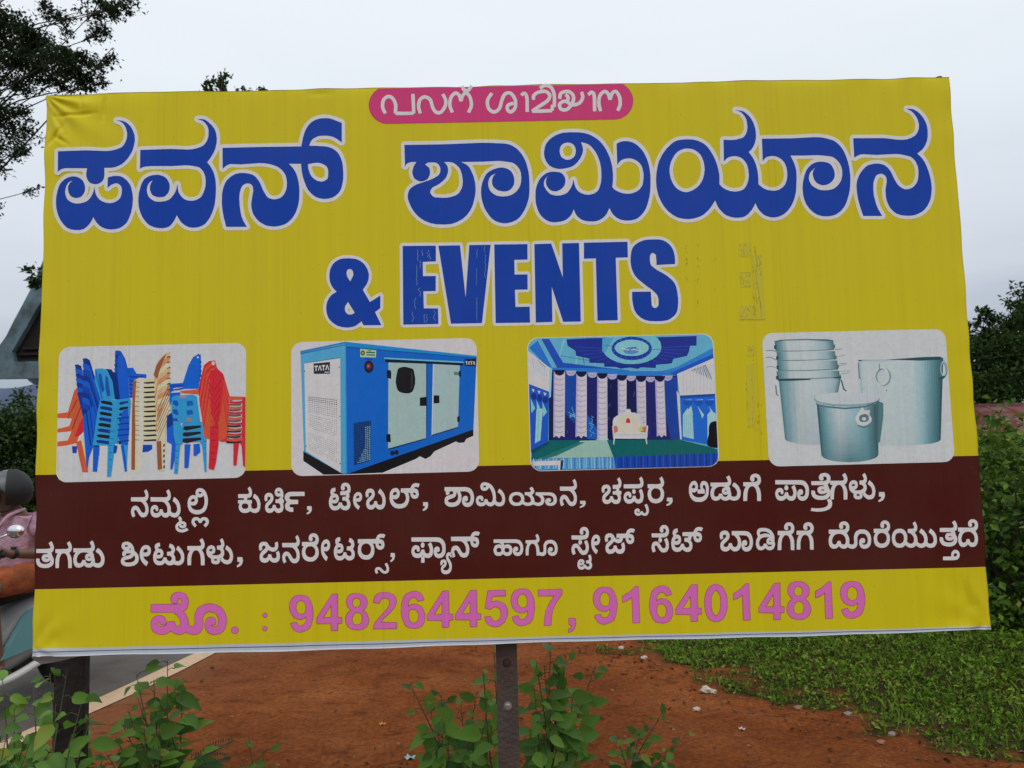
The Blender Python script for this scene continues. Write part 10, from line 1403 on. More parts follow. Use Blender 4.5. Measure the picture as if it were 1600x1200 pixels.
C 170 160 45 0.5|1604,2483 -4,-8 3,-1 4,8|1564,2516 0,-12 4,0 0,12|1580,2492 2,-16 4,1 -2,15|1558,2547 -2,-9 3,-1 3,9|1599,2541 1,-10 3,1 0,10|1581,2494 3,-8 3,2 -3,8|1578,2471 -2,-6 3,-1 3,6|1567,2485 1,-18 3,0 -1,18|1594,2556 -2,-15 3,0 3,14|1586,2547 -2,-11 4,-1 1,12|1582,2520 -4,-6 4,-2 3,6|1613,2492 -1,-7 3,0 1,7|1576,2508 3,-11 3,1 -2,11|1629,2511 -4,-13 4,-1 3,13|1599,2504 2,-6 3,1 -1,6|1586,2487 -3,-6 3,-1 3,6|1561,2331 -1,-9 4,-1 1,10|1593,2342 -1,-14 3,-1 2,14|1583,2265 3,-9 3,1 -2,9|1571,2306 -1,-10 4,0 0,10|1609,2339 0,-7 3,-1 1,7|1609,2299 3,-7 3,1 -3,8|1597,2300 -5,-15 4,-1 4,15|1611,2349 2,-15 4,1 -3,15|1590,2306 -3,-6 4,-1 2,6|1579,2275 -3,-12 3,0 3,11|1566,2291 3,-17 3,1 -2,17|1568,2319 -5,-12 4,-2 4,12|1606,2276 -4,-11 3,-1 4,11|1553,2317 3,-9 3,1 -2,9|1604,2265 2,-9 4,1 -2,8|1610,2267 3,-6 3,2 -3,6|1548,2331 0,-11 4,0 0,11|1553,2297 1,-14 3,0 -1,14|1583,2304 1,-6 3,1 -1,6|1577,2126 -4,-15 3,0 4,14|1566,2107 -3,-13 4,-1 2,13|1546,2078 -4,-17 3,-1 4,17|1549,2066 0,-11 3,0 0,11|1564,2104 1,-12 4,1 -2,12|1585,2115 1,-8 3,0 0,8|1578,2076 0,-13 3,0 1,13|1588,2120 3,-15 4,1 -3,14|1598,2047 0,-10 3,0 1,9|1564,2109 -2,-9 3,-1 2,9|1555,2093 -2,-10 3,-1 2,10|1596,2108 2,-16 4,1 -2,15|1564,2060 -3,-7 3,-1 3,6|1627,2135 -5,-16 4,-1 4,16|1536,2077 0,-8 3,0 0,8|1556,2046 -2,-8 4,0 1,8|1574,2069 -2,-7 4,0 2,6|1609,2130 -4,-6 3,-1 4,5|1625,2096 1,-13 4,1 -2,12|1661,2375 -2,-14 4,0 2,14|1636,2366 1,-13 4,0 -2,13|1634,2085 -2,-15 4,0 1,15|1653,2502 -1,-8 3,0 2,8|1639,2404 -4,-11 3,-1 4,11|1645,2172 2,-10 3,1 -2,10|1639,2108 -1,-17 3,0 2,17|1624,2093 2,-18 4,0 -2,18|1648,2195 -1,-14 3,-1 2,15|1653,2261 0,-17 3,0 0,17|1644,2380 -5,-16 4,-1 4,16|1644,2214 -2,-7 3,-1 2,7|1635,2114 -2,-10 4,-1 1,11|1634,2130 -4,-16 4,-1 4,17|1627,2201 2,-11 3,0 -1,11|1657,2407 -3,-10 3,-1 3,10|1633,2192 0,-13 4,0 0,13|1650,2164 1,-17 4,0 -1,18|1650,2180 -2,-12 3,0 2,12|1673,2163 2,-24 4,1 -2,23|1682,2390 0,-13 4,0 -1,13|1683,2423 -5,-27 3,-1 5,28|1689,2368 -5,-25 3,0 5,25|1688,2432 1,-25 4,0 -1,25|1678,2382 -4,-10 3,-1 4,10|1663,2191 0,-13 4,0 -1,13|1691,2471 1,-12 3,0 0,13|1658,2416 1,-13 4,1 -2,13|1652,2293 -3,-20 4,0 2,20|1668,2196 3,-15 3,1 -2,15|1684,2448 -3,-10 4,-1 2,10|1687,2354 1,-26 3,0 0,26|1672,2410 -3,-18 4,0 3,18|1675,2469 2,-22 3,1 -1,21|1676,2138 1,-25 3,0 0,25|1199,2461 2,-18 3,1 -1,17|1198,2535 -3,-11 3,-1 3,11|1199,2435 2,-10 4,0 -2,11|1200,2508 1,-9 3,0 0,9|1194,2469 0,-17 3,0 1,17|1190,2331 2,-7 4,1 -3,7|1194,2329 3,-14 3,1 -3,14|1195,2431 1,-14 3,1 0,13|1190,2343 0,-7 3,0 0,7|1200,2551 -1,-6 4,-1 1,7|1270,2415 2,-15 4,0 -2,15|1256,2140 0,-8 3,0 0,9|1279,2557 -1,-13 4,-1 1,13|1263,2305 3,-10 3,1 -3,10|1274,2461 3,-18 3,0 -3,18|1257,2165 -2,-6 3,-1 2,6|1258,2183 -1,-12 3,0 1,12|1270,2471 -1,-12 3,0 2,12|1268,2327 -2,-17 4,0 2,17|1260,2169 2,-12 3,1 -1,11|1381,2449 1,-9 3,0 -1,9|1374,2136 0,-6 3,0 0,6|1390,2459 -1,-7 3,0 2,7|1376,2256 -3,-7 3,-1 3,7|1579,1841 -3,-9 4,-1 3,9|1602,1839 -3,-11 3,-1 3,12|1605,1847 -3,-11 4,-1 2,11|1607,1866 1,-6 3,1 -1,6|1616,1854 2,-6 4,1 -3,6|1596,1850 1,-15 4,0 -2,15|1578,1866 1,-11 4,1 -2,10|1589,1843 -1,-12 3,-1 2,13|1591,1860 -1,-18 3,0 1,18|1608,1814 2,-11 4,1 -3,11|1559,1394 -4,-14 4,-1 3,14|1553,1479 -1,-15 3,0 1,15|1547,1454 2,-5 4,1 -3,6|1589,1651 1,-17 3,0 -1,18|1551,1588 -1,-17 4,0 0,17|1608,1779 -4,-10 4,-1 3,10|1581,1395 0,-17 3,0 1,17|1580,1351 0,-9 4,0 -1,9|1580,1431 3,-7 3,1 -3,7|1554,1622 -3,-10 4,-1 2,10|1549,1486 -1,-9 3,0 1,8|1552,1504 -4,-16 3,0 4,16|1552,1342 -3,-10 3,-1 3,10|1587,1530 -1,-17 3,0 2,16|1606,1317 0,-8 3,0 0,8|1621,1475 1,-11 3,0 0,11|1622,1372 2,-14 4,1 -2,14|1614,1368 0,-16 4,0 -1,16|1619,1405 1,-10 4,1 -2,9|1615,1381 -1,-16 3,0 2,15|1622,1491 0,-13 4,0 0,13|1636,1292 -1,-11 3,0 1,10|1629,1412 1,-10 3,0 0,10|1632,1305 1,-14 3,0 -1,15|1642,1480 3,-8 3,2 -3,7
C 170 160 45 0.5|1532,2042 44,3 51,-6 74,-1 0,3 -74,1 -51,6 -45,-3
C 170 160 45 0.5|1551,2355 69,1 0,3 -69,-1
C 170 160 45 0.5|1654,2538 14,-130 -18,-38 18,-156 9,-167 3,0 -9,167 -18,156 18,38 -14,131
@scratch_marks
C 133 162 218 0.5|-586,2562 4,-11 -3,-11 0,-12 4,-11 -5,-11 2,-11 0,-12 3,0 0,12 -2,11 5,11 -3,12 -1,11 3,11 -4,12|-563,2490 -8,-12 4,-11 -1,-11 -2,-12 1,-11 3,0 -1,11 2,11 1,12 -3,11 6,10|-593,2458 0,-12 2,-11 0,-11 -1,-11 -1,-12 2,-11 -2,-11 -4,-12 6,-11 -3,-11 5,-11 -8,-10 2,-2 9,11 -5,12 3,11 -6,12 4,10 2,12 -2,11 1,11 1,12 0,11 -2,12 0,11|-553,2562 -4,-11 4,-12 2,-11 -2,-11 3,-1 3,12 -3,12 -4,11 4,10|-516,2560 7,-10 -16,-11 17,-12 -12,-11 4,-12 3,1 -4,10 12,12 -17,12 16,10 -8,13|-507,2537 -3,-12 3,-12 8,-11 -6,-10 3,-2 7,13 -9,12 -2,10 2,11|-570,2306 -17,-12 13,-13 6,-10 -6,-12 6,-12 3,2 -5,10 5,12 -6,12 -13,10 16,10|-602,2241 1,-11 -12,-11 6,-12 -3,-11 2,-11 4,-12 0,-10 3,0 0,11 -4,11 -2,11 3,12 -6,10 12,11 -1,12|-624,2146 -1,-12 -2,-11 11,-12 1,-10 -12,-11 1,-12 3,1 -1,10 12,11 -1,12 -11,12 2,10 1,11|-143,2576 5,-10 -6,-11 3,-12 2,-12 3,1 -2,11 -3,11 6,11 -5,13|-140,2519 6,-10 -5,-11 4,-12 -3,-11 -4,-12 9,-11 -5,-10 3,-2 5,12 -9,12 4,10 3,12 -4,11 5,12 -7,12|-138,2440 -3,-12 2,-11 -2,-11 -4,-11 -1,-12 6,-12 -2,-10 3,-1 2,12 -6,11 1,11 4,11 2,12 -2,11 3,11|-191,2554 0,-11 -3,-12 2,-11 0,-11 -4,-11 2,-1 4,11 1,12 -2,11 3,11 0,12|-197,2424 2,-11 -2,-11 1,-11 -4,-11 2,-12 0,-11 0,-11 1,-12 -2,-11 0,-11 2,0 0,11 2,11 -1,12 0,11 0,11 -1,11 3,11 -1,12 2,11 -1,12|-199,2231 0,-11 0,-11 -2,-11 -1,-11 4,-12 -4,-11 2,-11 -3,-11 4,-11 -5,-11 1,-12 0,-11 3,-11 -1,-11 2,0 1,11 -3,11 1,11 -1,11 5,12 -4,11 3,11 -2,11 3,11 -3,12 1,11 1,11 1,11 -1,12|-482,2158 0,-12 9,-11 -6,-10 -5,-11 -2,-12 12,-12 -2,-10 3,0 1,12 -11,11 2,10 5,11 6,12 -10,12 1,10|-541,2129 -10,-12 5,-12 -4,-11 5,-11 -4,-10 3,-2 4,12 -5,11 4,11 -4,11 9,11|-533,2127 4,-11 -5,-11 8,-11 -8,-11 1,-12 3,1 -1,10 8,12 -8,11 5,11 -4,12
'''
LAY = 0.00003
def parse_print(txt):
    """C r g b unit|contours (first point, then steps)   P strips rows top-sag sag shade, four corners, colour stops"""
    groups = []
    for ln in txt.strip().split('\n'):
        if ln[0] == '@': groups.append((ln[1:], []))
        elif ln[0] == 'C':
            hd, *cc = ln.split('|')
            r_, g_, b_, u = [float(q) for q in hd[2:].split()]
            cs = []
            for c in cc:
                p = np.array([[int(q) for q in s.split(',')] for s in c.split(' ')], float)
                cs.append(np.cumsum(p, 0)*u/1000)
            groups[-1][1].append((srgb((r_, g_, b_)), cs))
        elif ln[0] == 'P':
            groups[-1][1].append([float(q) for q in ln[2:].split()])
    return groups
def fill(cs):
    """faces of an even-odd filled set of contours"""
    if len(cs) == 1: return cs[0], [list(range(len(cs[0])))]
    v = []; e = []
    for c in cs:
        k = len(v); v += [Vector(p) for p in c]; e += [(k+i, k+(i+1) % len(c)) for i in range(len(c))]
    r = delaunay_2d_cdt(v, e, [], 0, 1e-7)
    pv = np.array([p[:] for p in r[0]]); tri = np.array([list(q) for q in r[2]])
    cen = pv[tri].mean(1)
    inside = np.zeros(len(cen), int)
    for c in cs:
        a = np.asarray(c, float); d = np.roll(a, -1, 0)
        lo, hi = a.min(0), a.max(0)
        near = np.nonzero((cen[:, 0] >= lo[0]) & (cen[:, 0] <= hi[0]) & (cen[:, 1] >= lo[1]) & (cen[:, 1] <= hi[1]))[0]
        if not len(near): continue
        px, py = cen[near, :1], cen[near, 1:]
        cross = (a[None, :, 1] > py) != (d[None, :, 1] > py)
        with np.errstate(divide='ignore', invalid='ignore'):
            xi = (d[None, :, 0]-a[None, :, 0])*(py-a[None, :, 1])/(d[None, :, 1]-a[None, :, 1])+a[None, :, 0]
        inside[near] += (cross & (px < xi)).sum(1)
    return pv, tri[inside % 2 == 1].tolist()
def pot_body(q):
    """printed pot: a grid of strips whose ink runs through the colour stops from side to side"""
    nu, nv, ts, sg, dark = int(q[0]), int(q[1]), q[2]/1000, q[3]/1000, q[4]
    tl, tr, br, bl = np.array(q[5:13]).reshape(4, 2)/1000
    st = np.array(q[13:]).reshape(-1, 4)
    u = np.linspace(0, 1, nu+1); bulge = np.sqrt(np.maximum(0, 1-(2*u-1)**2))[:, None]*np.array([0, 1])
    top = tl+(tr-tl)*u[:, None]-bulge*ts; bot = bl+(br-bl)*u[:, None]-bulge*sg
    vs = [top+(bot-top)*j/nv for j in range(nv+1)]
    fs, cs = [], []
    dk = np.array(srgb((84, 138, 150)))
    for j in range(nv):
        for i in range(nu):
            um = (i+.5)/nu
            c = np.array(srgb([np.interp(um, st[:, 0], st[:, k]) for k in (1, 2, 3)]))
            w = dark*((j+.5)/nv)**1.5*(1-.5*abs(2*um-1))
            fs.append([(j+1)*(nu+1)+i, (j+1)*(nu+1)+i+1, j*(nu+1)+i+1, j*(nu+1)+i]); cs.append(tuple(c*(1-w)+dk*w))
    return np.concatenate(vs), fs, cs
def printed(name, items, base, label=None, kind=None):
    vs, fs, fcs, boxes = [], [], [], []
    for it in items:
        if isinstance(it, list): pv, pf, pc = pot_body(it)
        else:
            pv, pf = fill(it[1]); pc = [it[0]]*len(pf)
        lo, hi = pv.min(0)-0.0005, pv.max(0)+0.0005
        lay = 0
        for bl, bh, L in boxes:
            if L >= lay and bl[0] < hi[0] and bh[0] > lo[0] and bl[1] < hi[1] and bh[1] > lo[1]: lay = L+1
        boxes.append((lo, hi, lay))
        y = -0.05-base-LAY*lay
        k = len(vs)
        vs += [(p[0], y, p[1]+ZB) for p in pv]
        for q, c in zip(pf, pc):
            # outward face looks to -Y (counter clockwise seen from the front)
            ar = sum(pv[q[i]][0]*pv[q[(i+1) % len(q)]][1]-pv[q[(i+1) % len(q)]][0]*pv[q[i]][1] for i in range(len(q)))
            fs.append([k+i for i in (q if ar > 0 else q[::-1])]); fcs.append(c)
    o = link(name, mesh(name, vs, fs, M_PHOTO if 'picture' in name else M_VINYL, False, fcs), banner)
    return tag(o, label, kind=kind)
PG = parse_print(PRINT)
LBL = {'letter_outline': 'pale outline round the large blue lettering', 'title_lettering': 'large blue Kannada title lettering', 'events_lettering': 'blue lettering reading & EVENTS',
       'name_badge': 'pink rounded badge at the top edge', 'badge_lettering': 'pale Malayalam lettering on the pink badge', 'chair_picture': 'picture of stacked blue, cream and red plastic chairs', 'generator_picture': 'picture of a blue generator cabinet with pale doors',
       'stage_picture': 'picture of a blue draped stage with a cream sofa', 'pot_picture': 'picture of large steel cooking pots with ring handles', 'residue_marks': 'faint residue of peeled off letters', 'scratch_marks': 'pale scratches on the blue letters'}
BASE = {'title_lettering': 0.0009, 'events_lettering': 0.0009, 'badge_lettering': 0.0009, 'scratch_marks': 0.0013}
for g_, items in PG: printed(g_, items, BASE.get(g_, 0.0005), LBL.get(g_), 'stuff' if g_ in ('residue_marks', 'scratch_marks') else None)
# ------------------------------------------------------------------ trees, shrubs
M_BARK = material('bark', (0.075, 0.060, 0.048), 0.9, 0.4, 9.0, 0.8, 30.0)
M_TWIG = material('twig', (0.055, 0.050, 0.030), 0.85, 0.3, 20.0)
M_FINE = leaf_material('fine_foliage', (0.012, 0.024, 0.010), (0.045, 0.075, 0.026), 0.16)
M_TREE = leaf_material('tree_foliage', (0.012, 0.032, 0.008), (0.066, 0.125, 0.026), 0.2)
M_HEDGE = leaf_material('creeper_foliage', (0.012, 0.042, 0.007), (0.145, 0.265, 0.034), 0.25, 0.6, 0.2, (0.26, 0.31, 0.05))
M_GRASS = leaf_material('grass_foliage', (0.026, 0.066, 0.008), (0.205, 0.345, 0.038), 0.25, 0.7, 0.1, (0.30, 0.33, 0.06))
M_PLANT = leaf_material('broad_leaf', (0.042, 0.120, 0.016), (0.165, 0.345, 0.040), 0.34, 0.45, 0.3, (0.34, 0.33, 0.045))
M_PLANT2 = leaf_material('small_leaf', (0.024, 0.082, 0.013), (0.135, 0.290, 0.036), 0.34, 0.45, 0.3, (0.30, 0.27, 0.04))
M_FERN = leaf_material('feathery_leaf', (0.020, 0.072, 0.036), (0.050, 0.125, 0.058), 0.3)

def branch_tree(name, base, label, tips, fol_mat, leaf, per, rad=0.16, spread=0.42, fork=0.45, group=None, crown_flat=0.7, mass=(), cat='tree'):
    """trunk > limbs to each tip; leaves sit in clumps along and round the limb ends"""
    t_ = tag(empty(name, base), label, cat, group)
    bz = Vector(base)
    mb = MB()
    top = max(p[2] for p in tips)-base[2]
    f0 = Vector((0, 0, top*fork))
    lean = Vector((random.uniform(-.15, .15), random.uniform(-.15, .15), 0))
    tr = catmull([Vector((0, 0, -0.2)), Vector((0, 0, f0.z*0.4))+lean*0.5, f0+lean], 4)
    mb.tube(tr, [rad*(1.25-0.55*i/(len(tr)-1)) for i in range(len(tr))], 9)
    mb.build('trunk', M_BARK, t_, True)
    lm = MB(); cs = []
    for p in tips:
        q = Vector(p[:3])-bz
        h = random.uniform(0.55, 1.0)
        s0 = tr[int((len(tr)-1)*h)] if q.z > f0.z*0.8 else tr[int((len(tr)-1)*min(1, max(0.3, q.z/f0.z*0.6)))]
        jl = (q-s0).length
        j3 = lambda a: Vector((random.uniform(-a, a), random.uniform(-a, a), random.uniform(-a, a)))*jl
        path = catmull([s0, s0.lerp(q, .33)+j3(.06)+Vector((0, 0, .10*jl)), s0.lerp(q, .66)+j3(.06)+Vector((0, 0, .08*jl)), q], 4)
        r0 = rad*0.30*min(1.0, 0.35+0.5*(p[3] if len(p) > 3 else 1))
        lm.tube(path, [0.004+r0*(1-i/(len(path)-1))**1.5 for i in range(len(path))], 6)
        k = p[3] if len(p) > 3 else 1.0
        nn = int(per*k)
        # clumps: leaf clusters on short side twigs round the limb end
        ncl = max(5, int(12*k))
        d0 = (path[-1]-path[-2]).normalized()
        for c in range(ncl):
            off = Vector(rand_unit(1)[0])*spread*(k**0.4)*random.uniform(0.1, 1.0)
            off.z *= crown_flat
            e = q+off-d0*spread*0.3
            s1 = q-d0*spread*random.uniform(0.3, 0.9)
            lm.tube([s1, s1.lerp(e, .6)+Vector((0, 0, .03)), e], [0.008, 0.005, 0.002], 4, False)
            g = rng.normal(size=(nn//ncl, 3))*spread*0.19*(k**0.35)*random.uniform(.5, 1.5)
            g[:, 2] *= crown_flat
            cs.append(np.array(e)+g)
    lm.build('limbs', M_BARK, t_, True)
    for (c, r, k) in mass:
        v_ = rand_unit(k)*(rng.random((k, 1))**0.4)*np.array(r)
        lump = 0.75+0.35*np.sin(v_[:, :1]*5+c[0])*np.sin(v_[:, 1:2]*4+1)*np.sin(v_[:, 2:]*5)
        cs.append(np.array(c)-np.array(base)+v_*lump)
    cen = np.concatenate(cs)
    tag(leaf_cloud('crown', cen, leaf*rng.uniform(0.6, 1.3, len(cen)), fol_mat, t_, up=0.25), kind='stuff')
    return t_

def up(x, y, d):
    """a point seen at photo coordinates x, y lies at depth d in front of the camera (used only to survey the place)"""
    k = 1199.8
    dd = _r2*((x-800)/k)-_u2*((y-600)/k)+_f
    return Vector((-0.0254, -2.498, 1.60))+dd*d

# the tall tree whose boughs hang in at the upper left
tp = []
for (x, y, d, k) in ((-40, 20, 8.3, 1.6), (20, 25, 8.2, 1.3), (60, 45, 8.4, 1.2), (95, 15, 8.8, .7), (30, 85, 8.3, 1.2), (70, 95, 8.6, 1.0), (100, 85, 8.2, .9), (125, 110, 8.4, .9), (148, 118, 8.6, .7), (108, 128, 8.8, .5), (55, 62, 9.0, 1.2), (160, 5, 8.6, .5), (185, 12, 8.4, .5), (205, 6, 8.4, .25), (165, 52, 8.5, .38), (176, 75, 8.6, .2), (150, 90, 8.5, .3), (8, 128, 8.6, .8), (-5, 165, 8.4, 1.5), (20, 190, 8.6, .8), (40, 225, 8.6, .35), (5, 215, 8.2, .8), (50, 165, 8.9, .25), (62, 192, 8.8, .28), (-30, 100, 8.9, 1.2), (-10, 60, 8.6, 1.4), (172, 130, 8.7, .12), (45, 120, 8.4, .5), (5, 250, 8.5, .2),
                    (-150, -60, 9, 2.0), (-120, 120, 9.4, 1.8), (-220, 20, 9.6, 2), (-90, 220, 9.6, 1.4), (-30, -90, 8.8, 2), (-300, -80, 10.2, 2), (-260, 180, 10.4, 1.8), (80, -60, 8.6, 1.0), (-400, 60, 11, 2), (-200, -200, 9.6, 2), (0, 320, 9.2, .22), (62, 295, 9.4, .08)):
    p = up(x, y, d); tp.append((p.x, p.y, p.z, k))
branch_tree('roadside_tree', (-9.4, 7.4, 0), 'tall dark fine leaved tree reaching in over the upper left corner', tp, M_FINE, 0.046, 800, 0.26, 0.34, 0.42)
# the tree straight behind the board: only its tip and one bough look past the board
tp = []
for (x, y, d, k) in ((395, 146, 12.2, .5), (375, 142, 12.0, .45), (350, 150, 12.0, .4), (330, 135, 12.1, .10), (312, 140, 12.2, .12), (340, 112, 12.0, .06), (345, 122, 12.1, .12), (322, 118, 12.1, .05), (352, 106, 12.0, .05), (280, 146, 12.2, .10), (52, 422, 12.2, .34), (42, 434, 12.1, .16), (300, 230, 12, 1.2), (380, 220, 12.4, 1.4), (430, 260, 12, 1.4), (250, 300, 12.2, 1.4), (360, 330, 11.6, 1.6), (450, 360, 12.4, 1.4), (200, 390, 12.4, 1.0)):
    p = up(x, y, d); tp.append((p.x, p.y, p.z, k))
branch_tree('broadleaf_tree', (-4.4, 9.4, 0), 'green tree behind the board, its tip showing over the top edge', tp, M_TREE, 0.10, 420, 0.15, 0.42, 0.4)
# trees past the hedge on the right
def right_tree(base, tips, label, mass, per=420, leaf=0.13):
    q = []
    for (x, y, d, k) in tips:
        p = up(x, y, d); q.append((p.x, p.y, p.z, k))
    mm_ = []
    for (x, y, d, r, k) in mass:
        p = up(x, y, d); mm_.append(((p.x, p.y, p.z), r, k))
    branch_tree('broadleaf_tree', base, label, q, M_TREE, leaf, per, 0.14, 0.5, 0.45, 'trees beyond the hedge', 0.8, mm_)
right_tree((12.0, 16.4, 0), ((1512, 500, 19.4, .2), (1516, 525, 19.4, .3), (1538, 478, 19.2, .22), (1530, 492, 19.3, .25), (1548, 492, 19.2, .3), (1552, 505, 19, .5), (1528, 520, 19, .35), (1520, 545, 19, .6), (1545, 530, 19, 1)), 'dark green tree with a thin feathery top right of the board',
           ((1540, 575, 19, (1.1, 1.0, 1.1), 2600), (1525, 620, 18.6, (1.0, 1.0, 0.9), 2200), (1480, 600, 19.5, (1.2, 1.0, 1.4), 1500)))
right_tree((13.6, 16.0, 0), ((1592, 468, 18.8, .7), (1600, 478, 18.6, .9), (1586, 485, 18.8, .6), (1578, 502, 18.6, .5), (1568, 508, 18.8, .3), (1610, 455, 18.8, 1.2), (1640, 440, 18.8, 1.6), (1588, 515, 18.6, .8)), 'taller dark green tree at the right edge of the photo',
           ((1590, 560, 18.4, (1.2, 1.0, 1.0), 2800), (1585, 610, 18.0, (1.3, 1.0, 0.8), 2600), (1640, 540, 18.4, (1.4, 1.2, 1.5), 2600), (1700, 520, 18.8, (1.6, 1.4, 1.8), 2600)))
right_tree((9.6, 20.0, 0), ((1420, 470, 23, 1.2), (1450, 500, 23, 1.2), (1380, 500, 23, 1.2)), 'dark green tree hidden behind the right end of the board', ((1400, 570, 23, (2.0, 1.6, 1.8), 3000),), 420, 0.16)

def shrub(name, c, r, label, mat, nleaf, leaf, group=None, cat='shrub', parent_stems=7, squash=1.0):
    """c = ground point, r = half sizes; leaves in uneven clumps over and inside the shape, a few bare stems"""
    t_ = tag(empty(name, c), label, cat, group)
    mb = MB()
    for k in range(parent_stems):
        a = random.uniform(0, 6.28); q = Vector((r[0]*0.7*math.cos(a), r[1]*0.7*math.sin(a), r[2]*random.uniform(1.0, 1.75)))
        mb.tube(catmull([(q.x*.15, q.y*.15, -0.05), (q.x*.5, q.y*.5, q.z*.55), q], 4), [0.022, 0.02, 0.018, 0.016, 0.013, 0.011, 0.009, 0.006, 0.004], 5)
    mb.build('stems', M_TWIG, t_, True)
    ncl = max(20, nleaf//55)
    d = rand_unit(ncl); d[:, 2] = np.abs(d[:, 2])*1.0-0.05
    rr = rng.uniform(0.55, 1.0, (ncl, 1))**0.5
    bump = 0.86+0.2*np.sin(d[:, :1]*4.1+c[0]*3)*np.cos(d[:, 1:2]*5.3+c[1])
    cc = d*rr*bump*np.array([r[0], r[1], r[2]*2])
    cc[:, 2] = np.maximum(cc[:, 2], 0.05)
    cs = []
    for q in cc:
        k = nleaf//ncl
        s_ = rng.uniform(0.07, 0.17)*max(r)
        g = rng.normal(size=(k, 3))*s_; g[:, 2] *= 0.7
        cs.append(q+g)
    cen = np.concatenate(cs); cen = cen[cen[:, 2] > 0.0]
    tag(leaf_cloud('foliage', cen, leaf*rng.uniform(0.55, 1.35, len(cen)), mat, t_, up=0.35, aspect=0.62), kind='stuff')
    return t_

hg = 'creeper covered hedge on the right'
for (x, y, r, lb) in ((2.75, 5.6, (0.9, 0.6, 0.86), 'far end of the green creeper hedge, behind the lower right of the board'),
                      (3.45, 4.6, (0.85, 0.7, 0.90), 'dense creeper shrub in the hedge just right of the board'),
                      (4.1, 3.7, (0.85, 0.75, 0.92), 'creeper covered shrub in the hedge below the red roof'),
                      (4.6, 2.6, (0.9, 0.8, 0.88), 'nearest creeper shrub of the hedge at the right edge'),
                      (4.9, 5.2, (1.3, 0.8, 0.95), 'tall creeper shrub at the back of the hedge under the red roof')):
    shrub('hedge_shrub', (x, y, float(gh(x, y))), r, lb, M_HEDGE, 8500, 0.070, hg)
# bushes across the road on the left
for (x, y, r, lb) in ((-13.6, 15.5, (1.9, 1.4, 1.62), 'dark bush across the road at the left edge'), (-11.9, 16.5, (1.7, 1.3, 1.85), 'dark bush across the road beside the left end of the board'), (-10.6, 18.0, (1.7, 1.3, 1.6), 'dark bush across the road hidden behind the board'), (-14.6, 12.0, (1.6, 1.3, 1.3), 'low dark bush across the road behind the rider')):
    shrub('bush', (x, y, 0), r, lb, M_TREE, 19000, 0.12, 'bushes across the road')
shrub('bush', (-11.2, 10.2, 0), (1.3, 1.0, 0.95), 'green bush by the foot of the small shrine tower', M_TREE, 3600, 0.10, 'bushes across the road')

# far hill line
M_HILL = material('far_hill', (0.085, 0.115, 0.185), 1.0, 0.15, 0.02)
v = []; f = []
xs_ = np.linspace(-900, 500, 60)
for i, x in enumerate(xs_):
    h_ = 92+8*math.sin(x*0.006+1)+5*math.sin(x*0.021)+2*math.sin(x*0.09)
    v += [(x, 820, -5), (x, 850, h_*0.6), (x, 900, h_)]
for i in range(len(xs_)-1):
    for k in range(2): f.append((i*3+k, (i+1)*3+k, (i+1)*3+k+1, i*3+k+1))
tag(link('hills', mesh('hills', v, f, M_HILL, True)), kind='structure')

# ------------------------------------------------------------------ small shrine tower with a flared gable across the road
M_CONC = material('mossy_painted_concrete', (0.15, 0.23, 0.28), 0.85, 0.3, 3.0, 0.4, 30.0, dirt=(0.055, 0.07, 0.055), dirt_amt=0.9, dirt_scale=3.2)
M_INNER = material('beams_and_recess_shade', (0.014, 0.010, 0.009), 0.85, 0.3, 8.0, 0.3, 30.0)
sh = tag(empty('shrine_tower', (-7.95, 11.5, 0)), 'weathered blue grey flared gable tower past the left end of the board', 'tower')
# outline of the gable board, half profile (x from the axis outward, z)
half = [(0.0, 5.35), (0.16, 4.92), (0.31, 4.57), (0.447, 4.29), (0.56, 4.07), (0.69, 3.79), (0.84, 3.57), (0.96, 3.38), (1.00, 3.25), (0.98, 3.13), (0.87, 3.05), (0.0, 3.04)]
inner = [(0.0, 4.55), (0.18, 4.25), (0.335, 3.96), (0.58, 3.52), (0.54, 3.34), (0.0, 3.34)]
out_ = half+[(-x, z) for x, z in half[1:-1][::-1]]
inn_ = inner+[(-x, z) for x, z in inner[1:-1][::-1]]
def prism(outline, y0, y1, hole=None):
    cs = [np.array(outline)]+([np.array(hole)] if hole else [])
    pv, pf = fill(cs) if hole else (np.array(outline), [list(range(len(outline)))])
    k = len(pv); vv = [(p[0], y0, p[1]) for p in pv]+[(p[0], y1, p[1]) for p in pv]
    ff = [q for q in pf]+[[i+k for i in q[::-1]] for q in pf]
    for c in cs:
        b0 = len(vv); nn = len(c)
        vv += [(p[0], y0, p[1]) for p in c]+[(p[0], y1, p[1]) for p in c]
        ff += [[b0+i, b0+(i+1) % nn, b0+nn+(i+1) % nn, b0+nn+i] for i in range(nn)]
    return vv, ff
vv, ff = prism(out_, -0.62, -0.50, inn_)
link('gable_board', mesh('gable_board', vv, ff, M_CONC), sh)
vv, ff = prism(out_, 0.50, 0.62, inn_)
link('gable_board', mesh('gable_board', vv, ff, M_CONC), sh)
secs = []
for y in (-0.499, 0.499):
    o_ = half+[(-x, z) for x, z in half[1:-1][::-1]]
    secs.append([(x*0.97, y, z-0.02) for x, z in half[:8]]+[(-x*0.97, y, z-0.02) for x, z in half[1:8][::-1]])
mb = MB(); mb.loft(secs); mb.build('roof', M_CONC, sh)
for z, w_ in ((3.345, .50), (3.46, .50), (3.56, .44)):
    mb = MB(); mb.box((-w_, -0.56, z), (w_, -0.505, z+0.04)); mb.build('beam', M_INNER, sh)
